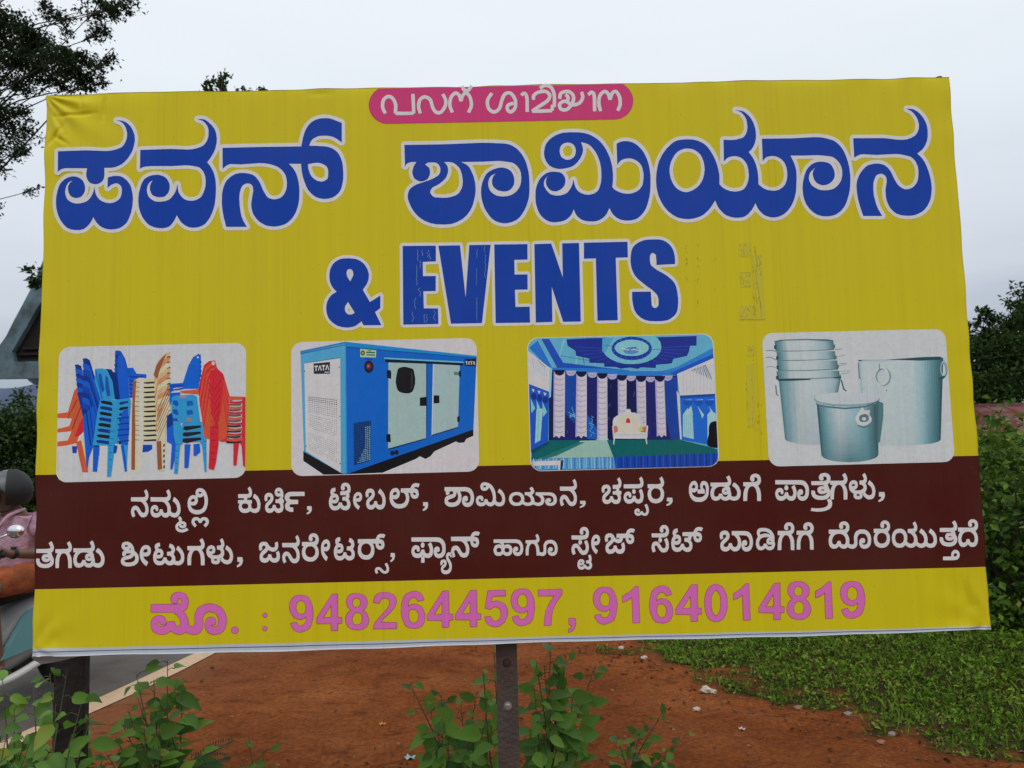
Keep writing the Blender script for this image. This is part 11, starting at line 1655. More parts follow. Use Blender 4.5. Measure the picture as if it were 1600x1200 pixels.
mb = MB(); mb.add([(-.60, -.5035, 3.30), (.60, -.5035, 3.30), (.62, -.5035, 3.55), (0, -.5035, 4.62), (-.62, -.5035, 3.55)], [(0, 1, 2, 3, 4)]); mb.build('recess', M_INNER, sh)  # near-black sheet stands in for the shade inside the gable
mb = MB(); mb.box((-0.08, -0.22, -0.2), (0.36, 0.22, 3.03), 0.02); mb.box((-0.30, -0.4, -0.2), (0.5, 0.4, 0.35), 0.03); mb.build('pillar', M_CONC, sh)

# ------------------------------------------------------------------ red sheet roofed shed beyond the hedge
M_SHEET = material('red_roof_sheet', (0.125, 0.028, 0.026), 0.75, 0.3, 3.0, 0.15, 30.0, spec=0.15, dirt=(0.36, 0.30, 0.29), dirt_amt=0.4, dirt_scale=1.3)
M_WALL = material('shed_wall', (0.36, 0.33, 0.28), 0.9, 0.2, 2.0, 0.3, 20.0)
shed = tag(empty('shed', (9.6, 10.6, 0.13), math.radians(-6)), 'low shed with a faded red ribbed sheet roof behind the hedge', 'shed')
mb = MB(); mb.box((-1.9, 0.1, -0.3), (2.6, 2.6, 1.55)); mb.build('wall', M_WALL, shed)
for k in range(16):
    x0 = -2.2+k*0.32
    mb = MB()
    prof = [(0, 0), (0.05, 0.0), (0.07, 0.025), (0.11, 0.025), (0.13, 0), (0.325, 0.0)]
    for (a, h0), (b_, h1) in zip(prof, prof[1:]):
        z0, z1 = 1.50, 2.06
        i0 = len(mb.v)
        mb.v += [(x0+a, -0.25, z0+h0), (x0+b_, -0.25, z0+h1), (x0+b_, 1.45, z1+h1), (x0+a, 1.45, z1+h0), (x0+a, -0.25, z0+h0-0.008), (x0+b_, -0.25, z0+h1-0.008)]
        mb.f += [(i0, i0+1, i0+2, i0+3), (i0+4, i0+5, i0+1, i0)]
    mb.build('roof_sheet', M_SHEET, shed)
mb = MB(); mb.box((-2.25, 1.40, 2.02), (2.95, 1.52, 2.11)); mb.build('ridge_cap', M_SHEET, shed)
mb = MB(); mb.add([(-2.2, 1.5, 2.06), (2.9, 1.5, 2.06), (2.9, 2.8, 1.74), (-2.2, 2.8, 1.74)], [(0, 1, 2, 3)]); mb.build('rear_roof', M_SHEET, shed)

# ------------------------------------------------------------------ grass verge, litter, gravel
def scatter(n_, x0, x1, y0, y1, keep):
    x = rng.uniform(x0, x1, n_); y = rng.uniform(y0, y1, n_)
    k = keep(x, y); return x[k], y[k]
def verge_keep(x, y):
    d = grass_d(x, y)+hsh(x*2.2, y*2.2)*0.50-0.02
    pr = np.clip(d/0.5+0.1, 0, 1)
    return rng.random(len(x)) < pr*np.clip(1.25-0.03*np.hypot(x, y+2.5), 0.2, 1)
x, y = scatter(190000, 0.3, 6.4, -0.6, 9.5, verge_keep)
z = gh(x, y)
hgt = rng.random(len(x))**1.6*0.11*np.clip(0.55+1.1*hsh(x*3.3+5, y*3.9), 0.12, 1.7)*np.clip(grass_d(x, y)*0.9+0.35, 0.25, 1.3)
cen = np.stack([x, y, z+0.004+hgt], 1)
tag(leaf_cloud('verge_grass', cen, rng.uniform(0.014, 0.046, len(x)), M_GRASS, None, up=0.3, aspect=0.5), kind='stuff')
# upright grass blades
x, y = scatter(40000, 0.5, 6.2, -0.6, 8.0, verge_keep)
z = gh(x, y); k = len(x)
a = rng.uniform(0, 6.283, k); hh = rng.uniform(0.02, 0.075, k); w_ = rng.uniform(0.002, 0.0045, k)
dx, dy = np.cos(a), np.sin(a); ln = rng.uniform(0.1, 0.8, k)*hh
v = np.stack([np.stack([x-dy*w_, y+dx*w_, z], 1), np.stack([x+dy*w_, y-dx*w_, z], 1), np.stack([x+dx*ln*.4+dy*w_*.7, y+dy*ln*.4-dx*w_*.7, z+hh*.65], 1), np.stack([x+dx*ln, y+dy*ln, z+hh], 1)], 1).reshape(-1, 3)
i = np.arange(k)[:, None]*4
tag(link('grass_blades', mesh('grass_blades', v, np.concatenate([i+[0, 1, 2], i+[0, 2, 3]], 1).reshape(-1, 3), M_GRASS)), kind='stuff')
# far ground cover so the land beyond the dirt is green, not bare
x, y = scatter(26000, -30, 40, 9, 60, lambda x, y: (x > ROAD(y)+0.6) | (x < ROAD(y)-7.2))
cen = np.stack([x, y, rng.uniform(0.02, 0.5, len(x))], 1)
tag(leaf_cloud('far_scrub', cen, rng.uniform(0.15, 0.4, len(x)), M_GRASS, None, up=0.3, aspect=0.6), kind='stuff')
# dry leaves and gravel on the soil
M_LITTER = leaf_material('dry_leaf', (0.045, 0.022, 0.012), (0.22, 0.11, 0.05), 0.1, 0.8)
def litter_keep(x, y):
    d = np.abs(grass_d(x, y)+0.05)
    bush = np.exp(-((x+0.35)**2+(y-1.35)**2)/0.25)
    return (x > ROAD(y)+0.1) & (rng.random(len(x)) < np.exp(-d/0.25)*0.8+bush*1.0+0.02)
x, y = scatter(16000, -2.6, 4.0, 0.2, 6.5, litter_keep)
cen = np.stack([x, y, gh(x, y)+0.008], 1)
tag(leaf_cloud('leaf_litter', cen, rng.uniform(0.012, 0.045, len(x)), M_LITTER, None, up=0.7, aspect=0.6), kind='stuff')
x, y = scatter(5000, 0.5, 5.5, -0.4, 8.0, verge_keep)
tag(leaf_cloud('dry_grass', np.stack([x, y, gh(x, y)+rng.uniform(0.01, 0.06, len(x))], 1), rng.uniform(0.02, 0.07, len(x)), M_LITTER, None, up=0.3, aspect=0.22), kind='stuff')
M_GRAVEL = leaf_material('gravel', (0.085, 0.026, 0.011), (0.34, 0.17, 0.095), 0.0, 0.9)
def pebbles(name, x, y, s_, mt):
    vs = []; fs = []
    oc = [(1, 0, 0), (-1, 0, 0), (0, 1, 0), (0, -1, 0), (0, 0, 1), (0, 0, -1)]
    fo = [(0, 2, 4), (2, 1, 4), (1, 3, 4), (3, 0, 4), (2, 0, 5), (1, 2, 5), (3, 1, 5), (0, 3, 5)]
    zz_ = gh(x, y)
    for j in range(len(x)):
        sc_ = s_[j]*np.array([random.uniform(.7, 1.3), random.uniform(.7, 1.3), random.uniform(.4, .8)]); an = random.uniform(0, 3.14)
        c_, e_ = math.cos(an), math.sin(an); b0 = len(vs)
        for p in oc:
            px, py, pz = p[0]*sc_[0]*random.uniform(.75, 1.15), p[1]*sc_[1]*random.uniform(.75, 1.15), p[2]*sc_[2]
            vs.append((x[j]+px*c_-py*e_, y[j]+px*e_+py*c_, zz_[j]+sc_[2]*0.3+pz))
        fs += [tuple(b0+q for q in t3) for t3 in fo]
    return tag(link(name, mesh(name, vs, fs, mt)), kind='stuff')
x, y = scatter(12000, -2.5, 3.6, 0.3, 7.5, lambda x, y: (x > ROAD(y)+0.1) & (rng.random(len(x)) < 0.25+0.75*np.exp(-np.abs(grass_d(x, y)+0.1)/0.3)))
pebbles('gravel', x, y, 0.0025+0.011*rng.random(len(x))**4, M_GRAVEL)

M_STONE = {'pale': material('pale_stone', (0.52, 0.46, 0.36), 0.9, 0.25, 30.0, 0.6, 60.0), 'grey': material('grey_stone', (0.26, 0.22, 0.19), 0.9, 0.3, 30.0, 0.6, 60.0), 'rust': material('reddish_stone', (0.30, 0.16, 0.10), 0.9, 0.3, 30.0, 0.6, 60.0)}
def stone(name, px, py, s_, kind, label, flat=0.65):
    bm = bmesh.new(); bmesh.ops.create_icosphere(bm, subdivisions=2, radius=1.0)
    sd2 = random.uniform(0, 9)
    for q in bm.verts:
        c = q.co
        k = 1+0.22*math.sin(c.x*3.1+sd2)*math.cos(c.y*2.7-sd2)+0.16*math.sin(c.z*5+c.x*4+sd2)
        q.co = Vector((c.x*k*s_*1.15, c.y*k*s_*0.9, c.z*k*s_*flat))
    me = bpy.data.meshes.new(name); bm.to_mesh(me); bm.free(); me.materials.append(M_STONE[kind])
    tag(link(name, me, None, (px, py, float(gh(px, py))+s_*flat*0.45)), label, 'stone', 'loose stones on the red soil')
stone('stone', 1.25, 2.60, 0.036, 'pale', 'largest pale stone at the grass edge right of the middle post')
stone('stone', 1.285, 2.585, 0.022, 'pale', 'small pale stone touching the largest pale stone')
stone('stone', 1.10, 2.26, 0.020, 'pale', 'smooth pale stone on bare soil in front of the largest one')
stone('stone', 0.995, 3.42, 0.024, 'pale', 'pale stone among leaf litter at the far grass edge')
stone('stone', 0.88, 3.80, 0.026, 'pale', 'farthest pale stone where the grass begins')
stone('stone', 1.72, 2.28, 0.022, 'rust', 'reddish stone in the broken grass edge')
stone('stone', 1.96, 2.14, 0.021, 'grey', 'grey stone in the broken grass edge at right')
stone('stone', 2.05, 1.80, 0.022, 'grey', 'grey stone on bare soil near the right bottom of the photo')
stone('stone', 1.92, 1.66, 0.018, 'rust', 'reddish stone nearest the right bottom corner')
# scraps
def scrap(name, px, py, s_, col, label, cat):
    mb = MB(); k = 5
    for i in range(k+1):
        for j in range(k+1):
            u, w = i/k-.5, j/k-.5
            mb.v.append((u*s_*2, w*s_*1.3, 0.35*s_*math.sin(u*7+1)*math.cos(w*6)+0.3*s_))
    for i in range(k):
        for j in range(k): mb.f.append((i*(k+1)+j, (i+1)*(k+1)+j, (i+1)*(k+1)+j+1, i*(k+1)+j+1))
    o = mb.build(name, material(name+'_skin', col, 0.5, 0.2, 60.0), None, True, (px, py, float(gh(px, py))))
    o.rotation_euler.z = random.uniform(0, 3)
    tag(o, label, cat)
scrap('plastic_scrap', -0.55, 1.66, 0.026, (0.25, 0.46, 0.48), 'pale blue scrap of plastic among leaf litter left of the middle post', 'litter')
scrap('wrapper', -0.78, 2.22, 0.018, (0.60, 0.24, 0.02), 'small orange wrapper on the red soil left of the bush', 'litter')
scrap('paper_scrap', 1.27, 1.92, 0.018, (0.62, 0.42, 0.42), 'pinkish paper scrap on the soil right of the middle post', 'litter')

# ------------------------------------------------------------------ leafy plants below the board
def leaf_mesh(name, L, Wd, mat, droop=0.25, fold=0.22, nseg=5, wav=0.0):
    v = []; f = []
    for i in range(nseg+1):
        t_ = i/nseg
        w_ = Wd*0.5*(math.sin(math.pi*t_**0.72))**0.9 if 0 < t_ < 1 else 0.0005
        x_ = L*t_; zc = -droop*L*t_*t_
        ww = 0.02*L*wav*math.sin(i*2.4)
        v += [(x_, w_, zc+w_*fold*2+ww), (x_, 0, zc), (x_, -w_, zc+w_*fold*2-ww)]
    for i in range(nseg):
        f += [(i*3, i*3+1, i*3+4, i*3+3), (i*3+1, i*3+2, i*3+5, i*3+4)]
    me = mesh(name, v, f, mat, True)
    return me
BROAD = [leaf_mesh('leaf', 0.105, 0.056, M_PLANT, 0.22, 0.18, 6, 1), leaf_mesh('leaf', 0.090, 0.046, M_PLANT, 0.35, 0.24, 6, 1), leaf_mesh('leaf', 0.072, 0.040, M_PLANT, 0.15, 0.2, 5, 1)]
SMALL = [leaf_mesh('leaf', 0.048, 0.028, M_PLANT2, 0.2, 0.15, 5), leaf_mesh('leaf', 0.040, 0.026, M_PLANT2, 0.3, 0.2, 5), leaf_mesh('leaf', 0.032, 0.020, M_PLANT2, 0.1, 0.2, 4)]
BUSHY = [leaf_mesh('leaf', 0.062, 0.036, M_PLANT2, 0.2, 0.15, 5, 1), leaf_mesh('leaf', 0.052, 0.034, M_PLANT2, 0.3, 0.2, 5, 1), leaf_mesh('leaf', 0.075, 0.044, M_PLANT, 0.2, 0.2, 5, 1)]
def feather(L):
    v = []; f = []
    for k in range(15):
        t_ = 0.15+0.85*k/15; x_ = L*t_; l_ = 0.30*L*math.sin(math.pi*(0.15+0.8*t_))**0.8
        for s_ in (-1, 1):
            b0 = len(v); zc = -0.3*L*t_*t_
            v += [(x_, 0, zc), (x_+0.35*l_+0.008*L, s_*l_*0.5, zc+0.01), (x_+0.6*l_, s_*l_, zc-0.1*l_), (x_+0.35*l_-0.030*L, s_*l_*0.5, zc+0.01)]
            f.append((b0, b0+1, b0+2, b0+3) if s_ < 0 else (b0, b0+3, b0+2, b0+1))
    b0 = len(v)
    for k in range(6):
        x_ = L*k/5; zc = -0.3*L*(k/5)**2
        v += [(x_, 0.0012, zc), (x_, -0.0012, zc)]
    for k in range(5): f.append((b0+k*2, b0+k*2+1, b0+k*2+3, b0+k*2+2))
    return mesh('leaf', v, f, M_FERN)
FEATHER = [feather(0.17), feather(0.14)]
M_STEM = material('green_stem', (0.060, 0.075, 0.028), 0.7, 0.3, 30.0)

def plant(label, base, stems, leaves, group=None, nleaf=9, pet=0.03, size=1.0, tipsmall=0.6, dense=1.5):
    """stems: list of tip points (world); leaves alternate up each stem, each leaf its own object sharing mesh data"""
    b0 = Vector((base[0], base[1], float(gh(base[0], base[1]))))
    t_ = tag(empty('leafy_plant', b0), label, 'plant', group)
    for tip in stems:
        tip = tuple(tip[:3])+(int(tip[3]*dense+.5),)
        q = Vector(tip[:3])-b0; k = tip[3] if len(tip) > 3 else nleaf
        mid = Vector((q.x*0.35+random.uniform(-.03, .03), q.y*0.35+random.uniform(-.03, .03), q.z*0.58))
        path = catmull([Vector((random.uniform(-.02, .02), random.uniform(-.02, .02), -0.03)), mid, q], 6)
        mb = MB(); mb.tube(path, [0.0052*(1-0.75*i/(len(path)-1)) for i in range(len(path))], 5)
        st_ = MB()
        az = random.uniform(0, 6.28)
        for j in range(k):
            u = 0.30+0.70*(j+0.6)/k
            fi = min(len(path)-1.001, u*(len(path)-1)); i0 = int(fi)
            p = path[i0].lerp(path[i0+1], fi-i0)
            az += 2.4+random.uniform(-.5, .5)
            el = random.uniform(-0.15, 0.55)
            d = Vector((math.cos(az)*math.cos(el), math.sin(az)*math.cos(el), math.sin(el)))
            pl_ = pet*random.uniform(.6, 1.3)
            mb.tube([p, p+d*pl_*.6+Vector((0, 0, .2*pl_)), p+d*pl_], [0.0018, 0.0015, 0.0012], 4, False)
            lf = link('leaf', random.choice(leaves), t_)
            sc_ = size*random.uniform(0.8, 1.45)*(1-(1-tipsmall)*max(0, (u-0.7)/0.3))
            nrm = (Vector((0, 0, 0.62))+Vector(rand_unit(1)[0])*0.5+Vector((0, -0.62, 0))).normalized()
            xd = (d-nrm*d.dot(nrm)).normalized(); yd = nrm.cross(xd)
            lf.matrix_local = Matrix.Translation(p+d*pl_) @ Matrix((xd, yd, nrm)).transposed().to_4x4() @ Matrix.Scale(sc_, 4)
        mb.build('stem', M_STEM, t_, True)
    return t_

def W_(x, y, d): return tuple(up(x, y, d))
def tips(L): return [W_(x, y, d)+(k,) for x, y, d, k in L]
gp = 'leafy weeds growing below the board'
plant('broad leaved weed in front of the dark timber post at far left', (-1.64, 0.42), tips([(78, 1052, 2.86, 9), (95, 1085, 2.82, 8), (52, 1075, 2.9, 7), (112, 1108, 2.84, 8)]), BROAD, gp, size=0.95)
plant('broad leaved weed at the left edge of the photo', (-1.86, 0.45), tips([(4, 1060, 2.9, 7), (22, 1105, 2.85, 7), (-20, 1080, 2.9, 8), (40, 1150, 2.8, 7)]), BROAD, gp, size=0.95)
plant('low broad leaved weed at the foot of the dark timber post', (-1.52, 0.34), tips([(90, 1150, 2.85, 7), (130, 1168, 2.8, 7), (60, 1185, 2.8, 7), (160, 1185, 2.85, 6)]), BROAD, gp, size=0.85)
plant('tall toothed weed over the kerb line, right of the dark timber post', (-1.27, 0.45), tips([(262, 1030, 2.95, 11), (240, 1062, 2.9, 9), (212, 1050, 3.0, 8), (285, 1078, 2.9, 8)]), BROAD, gp, size=0.92)
plant('bright leaved weed leaning across the dark timber post', (-1.50, 0.02), tips([(105, 1048, 2.58, 6), (132, 1078, 2.56, 6), (88, 1092, 2.6, 6), (140, 1128, 2.56, 6), (112, 1150, 2.55, 6)]), BROAD, gp, size=0.85)
plant('low weeds along the bottom left corner of the photo', (-1.75, 0.10), tips([(10, 1150, 2.6, 8), (45, 1165, 2.58, 8), (80, 1170, 2.6, 8), (25, 1190, 2.55, 7), (150, 1180, 2.6, 8), (190, 1188, 2.6, 7), (115, 1195, 2.55, 7)]), BUSHY, gp, size=1.05)
plant('dense leafy weed under the tall toothed one', (-1.22, 0.30), tips([(200, 1110, 2.8, 9), (225, 1130, 2.75, 9), (250, 1110, 2.8, 8), (180, 1150, 2.8, 8), (240, 1165, 2.75, 8), (280, 1190, 2.75, 6), (215, 1090, 2.85, 9), (262, 1085, 2.85, 9), (190, 1130, 2.8, 9), (165, 1175, 2.75, 8), (300, 1175, 2.8, 7)]), BUSHY, gp, size=1.0)
plant('feathery bluish green fern leaved weed', (-1.12, 0.36), tips([(262, 1130, 2.85, 4), (275, 1160, 2.8, 4), (295, 1185, 2.8, 3), (250, 1185, 2.8, 3)]), FEATHER, gp, pet=0.015, dense=1.2, size=1.15)
plant('small weed on the red soil at the bottom, right of the feathery one', (-0.93, 0.42), tips([(388, 1150, 2.9, 6), (410, 1170, 2.9, 6), (375, 1190, 2.85, 6), (430, 1195, 2.9, 5)]), SMALL, gp)
plant('bushy weed left of the middle steel post', (-0.22, 0.42), tips([(640, 1065, 2.95, 9), (690, 1085, 2.9, 9), (720, 1100, 2.85, 9), (745, 1080, 2.9, 9), (760, 1120, 2.85, 9), (700, 1140, 2.85, 9), (672, 1112, 2.9, 8), (735, 1150, 2.8, 9), (765, 1165, 2.8, 8), (715, 1175, 2.8, 8), (680, 1165, 2.85, 6), (780, 1090, 2.85, 8)]), BUSHY, gp, size=1.0)
plant('leafy weed twining up behind the middle steel post', (-0.04, 0.30), tips([(772, 1020, 2.75, 8), (755, 1050, 2.75, 7)]), BROAD, gp, size=0.8)
plant('bushy weed right of the middle steel post with long twigs', (0.10, 0.36), tips([(850, 1040, 2.8, 8), (885, 1020, 2.9, 10), (860, 1015, 2.85, 9), (838, 1035, 2.75, 9), (875, 1060, 2.85, 9), (930, 1040, 2.95, 11), (835, 1075, 2.75, 9), (860, 1100, 2.75, 9), (845, 1135, 2.7, 9), (880, 1120, 2.8, 8), (835, 1165, 2.7, 9), (870, 1160, 2.75, 9), (905, 1165, 2.8, 8), (895, 1085, 2.85, 8)]), BUSHY, gp, size=1.05)
plant('slender twig with paired small leaves on the soil right of the middle post', (0.42, 0.62), tips([(1035, 1112, 3.1, 10), (1070, 1150, 3.05, 9), (1000, 1145, 3.05, 9), (965, 1152, 3.0, 8), (1040, 1180, 3.0, 7)]), SMALL, gp, size=1.15)

# ------------------------------------------------------------------ scooter and rider, coming along the road
RH = math.atan2(-0.983, -0.184)                              # heading: towards the camera along the road
RO = Vector((-3.37, 2.62, 0.006))
M_SKIN = material('brown_skin', (0.155, 0.075, 0.045), 0.55, 0.12, 12.0)
M_SHIRT = material('pink_cotton', (0.56, 0.33, 0.42), 0.9, 0.16, 9.0, 1.0, 20.0)
M_SHORT = material('orange_cloth', (0.33, 0.080, 0.020), 0.9, 0.35, 9.0, 1.0, 22.0)
M_HELM = material('silver_helmet', (0.105, 0.115, 0.125), 0.3, 0.08, 5.0)
M_BLACK = material('black_plastic', (0.010, 0.010, 0.012), 0.6, 0.2, 20.0)
M_BODYP = material('silver_grey_paint', (0.30, 0.31, 0.31), 0.35, 0.06, 4.0)
M_WHITEP = material('white_trim', (0.66, 0.67, 0.66), 0.35, 0.06, 4.0)
M_TEAL = material('teal_panel', (0.13, 0.33, 0.36), 0.35, 0.08, 4.0)
M_CHROME = material('chrome', (0.72, 0.73, 0.74), 0.12, 0.03, 4.0, metal=1.0)
M_RUBBER = material('tyre_rubber', (0.02, 0.02, 0.02), 0.85, 0.2, 20.0)
M_GLASS = material('mirror_glass', (0.80, 0.82, 0.84), 0.05, 0.02, 4.0, metal=1.0)

def root(name, label, cat):
    e = empty(name, RO, RH)
    return tag(e, label, cat)
sc = root('scooter', 'silver scooter with a teal side panel on the road at left', 'scooter')
def rr(f, w, z0, z1, n=14, e=3.0):                            # rounded section at distance f
    out = []
    for k in range(n):
        a = 2*math.pi*k/n; c, s_ = math.cos(a), math.sin(a)
        out.append((f, w*math.copysign(abs(c)**(2/e), c), (z0+z1)/2+(z1-z0)/2*math.copysign(abs(s_)**(2/e), s_)))
    return out
mb = MB(); mb.loft([rr(-0.98, .05, .56, .64), rr(-0.90, .12, .46, .70), rr(-0.60, .185, .36, .72), rr(-0.30, .19, .30, .70), rr(-0.10, .17, .24, .64), rr(0.0, .16, .22, .56), rr(.20, .13, .24, .40)])
mb.build('rear_body', M_BODYP, sc, True)
for s_ in (-1, 1):
    pts = [(-0.86, .62), (-0.60, .66), (-0.10, .62), (0.12, .36), (-0.20, .38), (-0.62, .48)]
    mb = MB(); mb.add([(f_, s_*0.205, z) for f_, z in pts]+[(f_, s_*0.170, z) for f_, z in pts], [tuple(range(6)), tuple(range(11, 5, -1))]+[(i, (i+1) % 6, 6+(i+1) % 6, 6+i) for i in range(6)])
    mb.build('side_panel', M_TEAL, sc)
    mb = MB(); mb.tube(catmull([(-0.92, s_*.15, .50), (-0.62, s_*.205, .385), (-0.30, s_*.205, .30), (0.02, s_*.185, .225), (0.34, s_*.17, .225)], 5), 0.026, 7)
    mb.build('trim', M_WHITEP, sc, True)
mb = MB(); mb.box((-0.02, -0.17, 0.20), (0.42, 0.17, 0.27), 0.02); mb.build('floorboard', M_BLACK, sc)
mb = MB(); mb.loft([rr(0.36, .17, .22, .40), rr(0.42, .22, .30, .62), rr(0.44, .20, .52, .86), rr(0.40, .12, .80, .98)]); mb.build('front_apron', M_BODYP, sc, True)
mb = MB(); mb.loft([rr(-0.82, .12, .70, .775), rr(-0.5, .155, .70, .80), rr(-0.2, .145, .69, .79), rr(0.0, .10, .66, .74)]); mb.build('seat', M_BLACK, sc, True)
mb = MB(); mb.tube(catmull([(.26, -.34, 1.03), (.33, -.2, 1.04), (.37, 0, .99), (.33, .2, 1.04), (.26, .34, 1.03)], 4), 0.014, 7); hb_ = mb.build('handlebar', M_BLACK, sc, True)
for s_ in (-1, 1):
    mb = MB(); mb.tube([(.30, s_*.25, 1.04), (.26, s_*.34, 1.03)], 0.019, 8); mb.build('grip', M_BLACK, hb_, True)
    mb = MB(); mb.tube(catmull([(.33, s_*.2, 1.05), (.34, s_*.30, 1.11), (.33, s_*.42, 1.16)], 4), 0.006, 6)
    st = mb.build('mirror', M_CHROME, sc, True)
    mb = MB(); mb.ellipsoid((.33, s_*.475, 1.18), (.028, .058, .042)); mb.build('mirror_shell', M_CHROME, st, True)
    mb = MB(); mb.lathe([(.036, 0), (.036, -.002)], (.303, s_*.475, 1.18), 'X', 14); mb.build('mirror_glass', M_GLASS, st)
mb = MB(); mb.loft([rr(.37, .11, .94, 1.08), rr(.46, .09, .93, 1.05), rr(.49, .05, .95, 1.02)]); mb.build('headlight', M_BODYP, sc, True)
for f_, r_, nm in ((-0.66, .235, 'wheel'), (0.60, .235, 'wheel')):
    mb = MB(); mb.lathe([(.10, -.045), (.13, -.05), (.15, -.03), (.15, .03), (.13, .05), (.10, .045), (.03, .05), (.03, -.05)], (f_, 0, r_), 'Y', 20); w_ = mb.build(nm, M_BODYP, sc, True)
    mb = MB(); mb.lathe([(.148, -.035), (.175, -.05), (.215, -.045), (.235, -.015), (.235, .015), (.215, .045), (.175, .05), (.148, .035)], (f_, 0, r_), 'Y', 26); mb.build('tyre', M_RUBBER, w_, True)
mb = MB()
for k in range(10):
    a0 = math.radians(20+k*15)
    mb.v += [(0.60-math.cos(a0)*.262, y_, .235+math.sin(a0)*.262) for y_ in (-.075, 0, .075)]
for k in range(9):
    for j in range(2): mb.f.append((k*3+j, k*3+j+1, k*3+j+4, k*3+j+3))
mb.build('front_mudguard', M_BODYP, sc, True)
mb = MB(); mb.tube([(.42, 0, .9), (.58, 0, .30)], .03, 8); mb.tube([(.58, -.07, .42), (.60, -.07, .235)], .016, 6); mb.tube([(.58, .07, .42), (.60, .07, .235)], .016, 6); mb.build('fork', M_BLACK, sc, True)
mb = MB(); mb.box((-0.80, -.09, .20), (-0.10, .09, .36), 0.03); mb.tube([(-.3, -.13, .22), (-.95, -.16, .28)], .04, 9); mb.build('engine', M_BLACK, sc)

# rider: one continuous skinned body
def skinned(name, joints, edges, mat, parent, sub=2):
    me = bpy.data.meshes.new(name)
    names = list(joints)
    me.from_pydata([joints[k][0] for k in names], [(names.index(a), names.index(c)) for a, c in edges], [])
    o = bpy.data.objects.new(name, me); COL.objects.link(o)
    md = o.modifiers.new('skin', 'SKIN'); md.use_smooth_shade = True
    sv = me.skin_vertices[0].data
    for i, k in enumerate(names):
        r_ = joints[k][1]; sv[i].radius = r_ if isinstance(r_, tuple) else (r_, r_); sv[i].use_root = (i == 0)
    s2 = o.modifiers.new('sub', 'SUBSURF'); s2.levels = sub; s2.render_levels = sub
    dg = bpy.context.evaluated_depsgraph_get()
    nm = bpy.data.meshes.new_from_object(o.evaluated_get(dg))
    bpy.data.objects.remove(o)
    nm.name = name; nm.materials.clear(); nm.materials.append(mat)
    nm.polygons.foreach_set('use_smooth', [True]*len(nm.polygons))
    return link(name, nm, parent)
pr = root('person', 'man in a helmet, pink shirt and orange shorts riding the scooter', 'person')
J = {'pelvis': ((-.26, 0, .80), (.13, .12)), 'waist': ((-.25, 0, .96), (.13, .11)), 'chest': ((-.19, 0, 1.13), (.15, .115)), 'neck0': ((-.155, 0, 1.245), (.07, .065)), 'neck1': ((-.135, 0, 1.30), (.05, .05)), 'head': ((-.11, 0, 1.39), (.078, .088)), 'crown': ((-.125, 0, 1.475), (.07, .075))}
E_ = [('pelvis', 'waist'), ('waist', 'chest'), ('chest', 'neck0'), ('neck0', 'neck1'), ('neck1', 'head'), ('head', 'crown')]
for s_, t_ in ((1, 'l'), (-1, 'r')):
    J.update({'sh'+t_: ((-.18, s_*.185, 1.205), .055), 'el'+t_: ((-.13, s_*.29, .985), .040), 'wr'+t_: ((.20, s_*.315, 1.03), .026), 'pa'+t_: ((.255, s_*.305, 1.055), (.034, .022)),
              'hi'+t_: ((-.22, s_*.10, .82), .088), 'kn'+t_: ((.19, s_*.165, .815), .060), 'cf'+t_: ((.16, s_*.165, .60), .054), 'an'+t_: ((.10, s_*.165, .345), .034), 'he'+t_: ((.08, s_*.165, .305), .034), 'to'+t_: ((.25, s_*.19, .290), (.036, .022))})
    E_ += [('chest', 'sh'+t_), ('sh'+t_, 'el'+t_), ('el'+t_, 'wr'+t_), ('wr'+t_, 'pa'+t_), ('pelvis', 'hi'+t_), ('hi'+t_, 'kn'+t_), ('kn'+t_, 'cf'+t_), ('cf'+t_, 'an'+t_), ('an'+t_, 'he'+t_), ('he'+t_, 'to'+t_)]
    for j, (dy, ln) in enumerate(((-.030, .9), (-.010, 1.0), (.011, .95), (.030, .75))):     # four fingers curled over the grip
        y0 = s_*(.30+dy)
        J.update({'f%d0%s' % (j, t_): ((.285, y0, 1.068), .0095), 'f%d1%s' % (j, t_): ((.285+.026*ln, y0, 1.050), .009), 'f%d2%s' % (j, t_): ((.285+.020*ln, y0, 1.022), .008), 'f%d3%s' % (j, t_): ((.276, y0, 1.006), .007)})
        E_ += [('pa'+t_, 'f%d0%s' % (j, t_)), ('f%d0%s' % (j, t_), 'f%d1%s' % (j, t_)), ('f%d1%s' % (j, t_), 'f%d2%s' % (j, t_)), ('f%d2%s' % (j, t_), 'f%d3%s' % (j, t_))]
    J.update({'th0'+t_: ((.245, s_*.268, 1.045), .012), 'th1'+t_: ((.268, s_*.255, 1.018), .010), 'th2'+t_: ((.285, s_*.262, 1.002), .008)})
    E_ += [('pa'+t_, 'th0'+t_), ('th0'+t_, 'th1'+t_), ('th1'+t_, 'th2'+t_)]
skinned('body', J, E_, M_SKIN, pr)
mb = MB(); mb.ellipsoid((-.02, 0, 1.375), (.028, .016, .030)); mb.ellipsoid((-.105, .083, 1.385), (.022, .012, .032)); mb.ellipsoid((-.105, -.083, 1.385), (.022, .012, .032)); mb.build('nose_and_ears', M_SKIN, pr, True)
for s_ in (-1, 1):
    mb = MB(); mb.ellipsoid((-.036, s_*.032, 1.405), (.012, .014, .009)); mb.build('eye', M_BLACK, pr, True)
mb = MB(); mb.ellipsoid((-.030, 0, 1.335), (.010, .026, .007)); mb.ellipsoid((-.026, 0, 1.350), (.010, .030, .006)); mb.build('moustache', M_BLACK, pr, True)
SJ = {'pelvis': ((-.25, 0, .81), (.165, .15)), 'waist': ((-.25, 0, .95), (.158, .135)), 'chest': ((-.19, 0, 1.13), (.175, .14)), 'neck0': ((-.16, 0, 1.235), (.085, .075))}
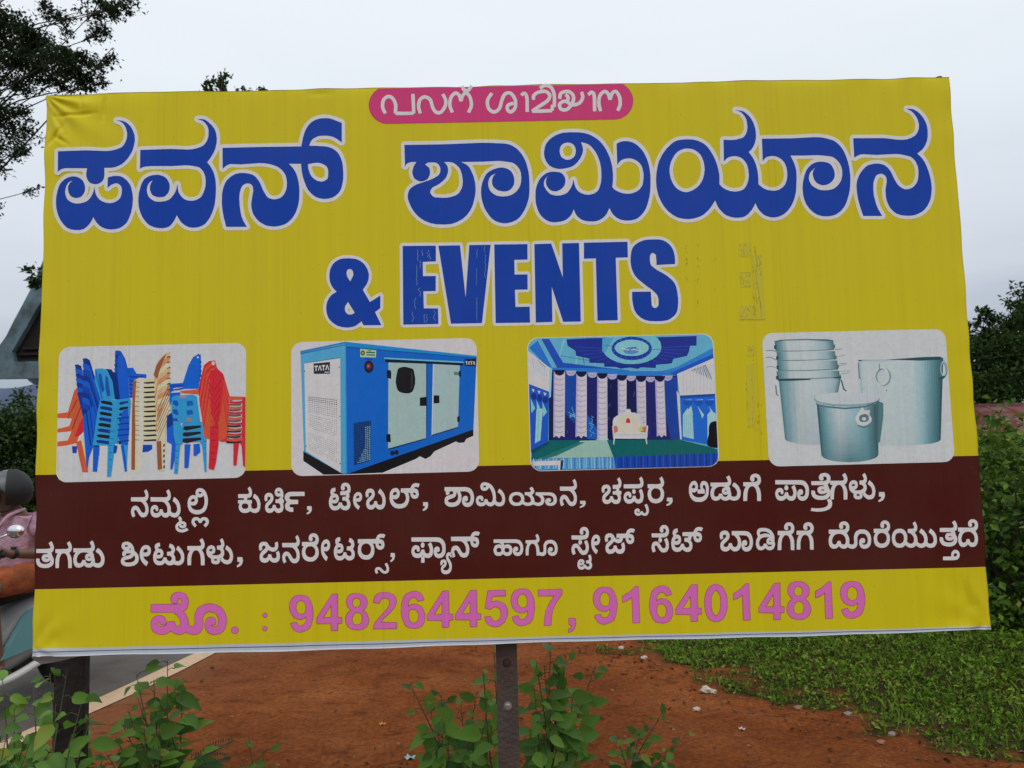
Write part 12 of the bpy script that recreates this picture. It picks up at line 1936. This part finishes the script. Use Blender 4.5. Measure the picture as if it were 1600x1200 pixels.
SE = [('pelvis', 'waist'), ('waist', 'chest'), ('chest', 'neck0')]
for s_, t_ in ((1, 'l'), (-1, 'r')):
    SJ.update({'sh'+t_: ((-.18, s_*.19, 1.195), .072), 'sl'+t_: ((-.158, s_*.235, 1.095), .068)})
    SE += [('chest', 'sh'+t_), ('sh'+t_, 'sl'+t_)]
skinned('shirt', SJ, SE, M_SHIRT, pr)
mb = MB()
for s_ in (-1, 1): mb.tube(catmull([(-.05, 0, 1.165), (-.075, s_*.055, 1.245), (-.17, s_*.085, 1.28)], 4), [.008, .011, .013, .014, .014, .014, .013, .011, .009], 6)
mb.build('collar', M_SHIRT, pr, True)
TJ = {'pelvis': ((-.25, 0, .80), (.15, .125))}; TE = []
for s_, t_ in ((1, 'l'), (-1, 'r')):
    TJ.update({'hi'+t_: ((-.16, s_*.11, .825), .108), 'mid'+t_: ((.02, s_*.14, .825), .098), 'kn'+t_: ((.165, s_*.165, .815), .088)})
    TE += [('pelvis', 'hi'+t_), ('hi'+t_, 'mid'+t_), ('mid'+t_, 'kn'+t_)]
skinned('shorts', TJ, TE, M_SHORT, pr)
# helmet: shell open at the face, dark padding and strap
mb = MB(); n_ = 24; m_ = 10
for i in range(m_+1):
    for k in range(n_):
        a = 2*math.pi*k/n_; front = max(0.0, math.cos(a))
        amax = math.radians(128-58*front**2.2)
        t_ = amax*i/m_
        mb.v.append((-.118+.148*math.sin(t_)*math.cos(a), .128*math.sin(t_)*math.sin(a), 1.405+.140*math.cos(t_)))
for i in range(m_):
    for k in range(n_): mb.f.append((i*n_+k, (i+1)*n_+k, (i+1)*n_+(k+1) % n_, i*n_+(k+1) % n_))
hm = mb.build('helmet', M_HELM, pr, True)
sm = hm.modifiers.new('shell', 'SOLIDIFY'); sm.thickness = 0.022; sm.offset = -1
mb = MB()
for i in range(7):
    for k in range(13):
        a = math.radians(40+k*23.3); t_ = math.radians(16+i*18.6)
        mb.v.append((-.118+.157*math.sin(t_)*math.cos(a), .137*math.sin(t_)*math.sin(a), 1.405+.149*math.cos(t_)))
for i in range(6):
    for k in range(12): mb.f.append((i*13+k, (i+1)*13+k, (i+1)*13+k+1, i*13+k+1))
mb.build('helmet_guard', M_BLACK, hm, True)
mb = MB(); mb.tube(catmull([(-.10, .105, 1.36), (-.075, .075, 1.29), (-.06, 0, 1.27), (-.075, -.075, 1.29), (-.10, -.105, 1.36)], 4), .007, 5); mb.build('strap', M_BLACK, hm, True)
mb = MB(); mb.lathe([(.031, -.014), (.034, 0), (.031, .014)], (.165, .314, 1.026), 'X', 14); mb.lathe([(.017, .028), (.017, .042)], (.165, .314, 1.026), 'Z', 14); mb.build('watch', M_BLACK, pr, True)
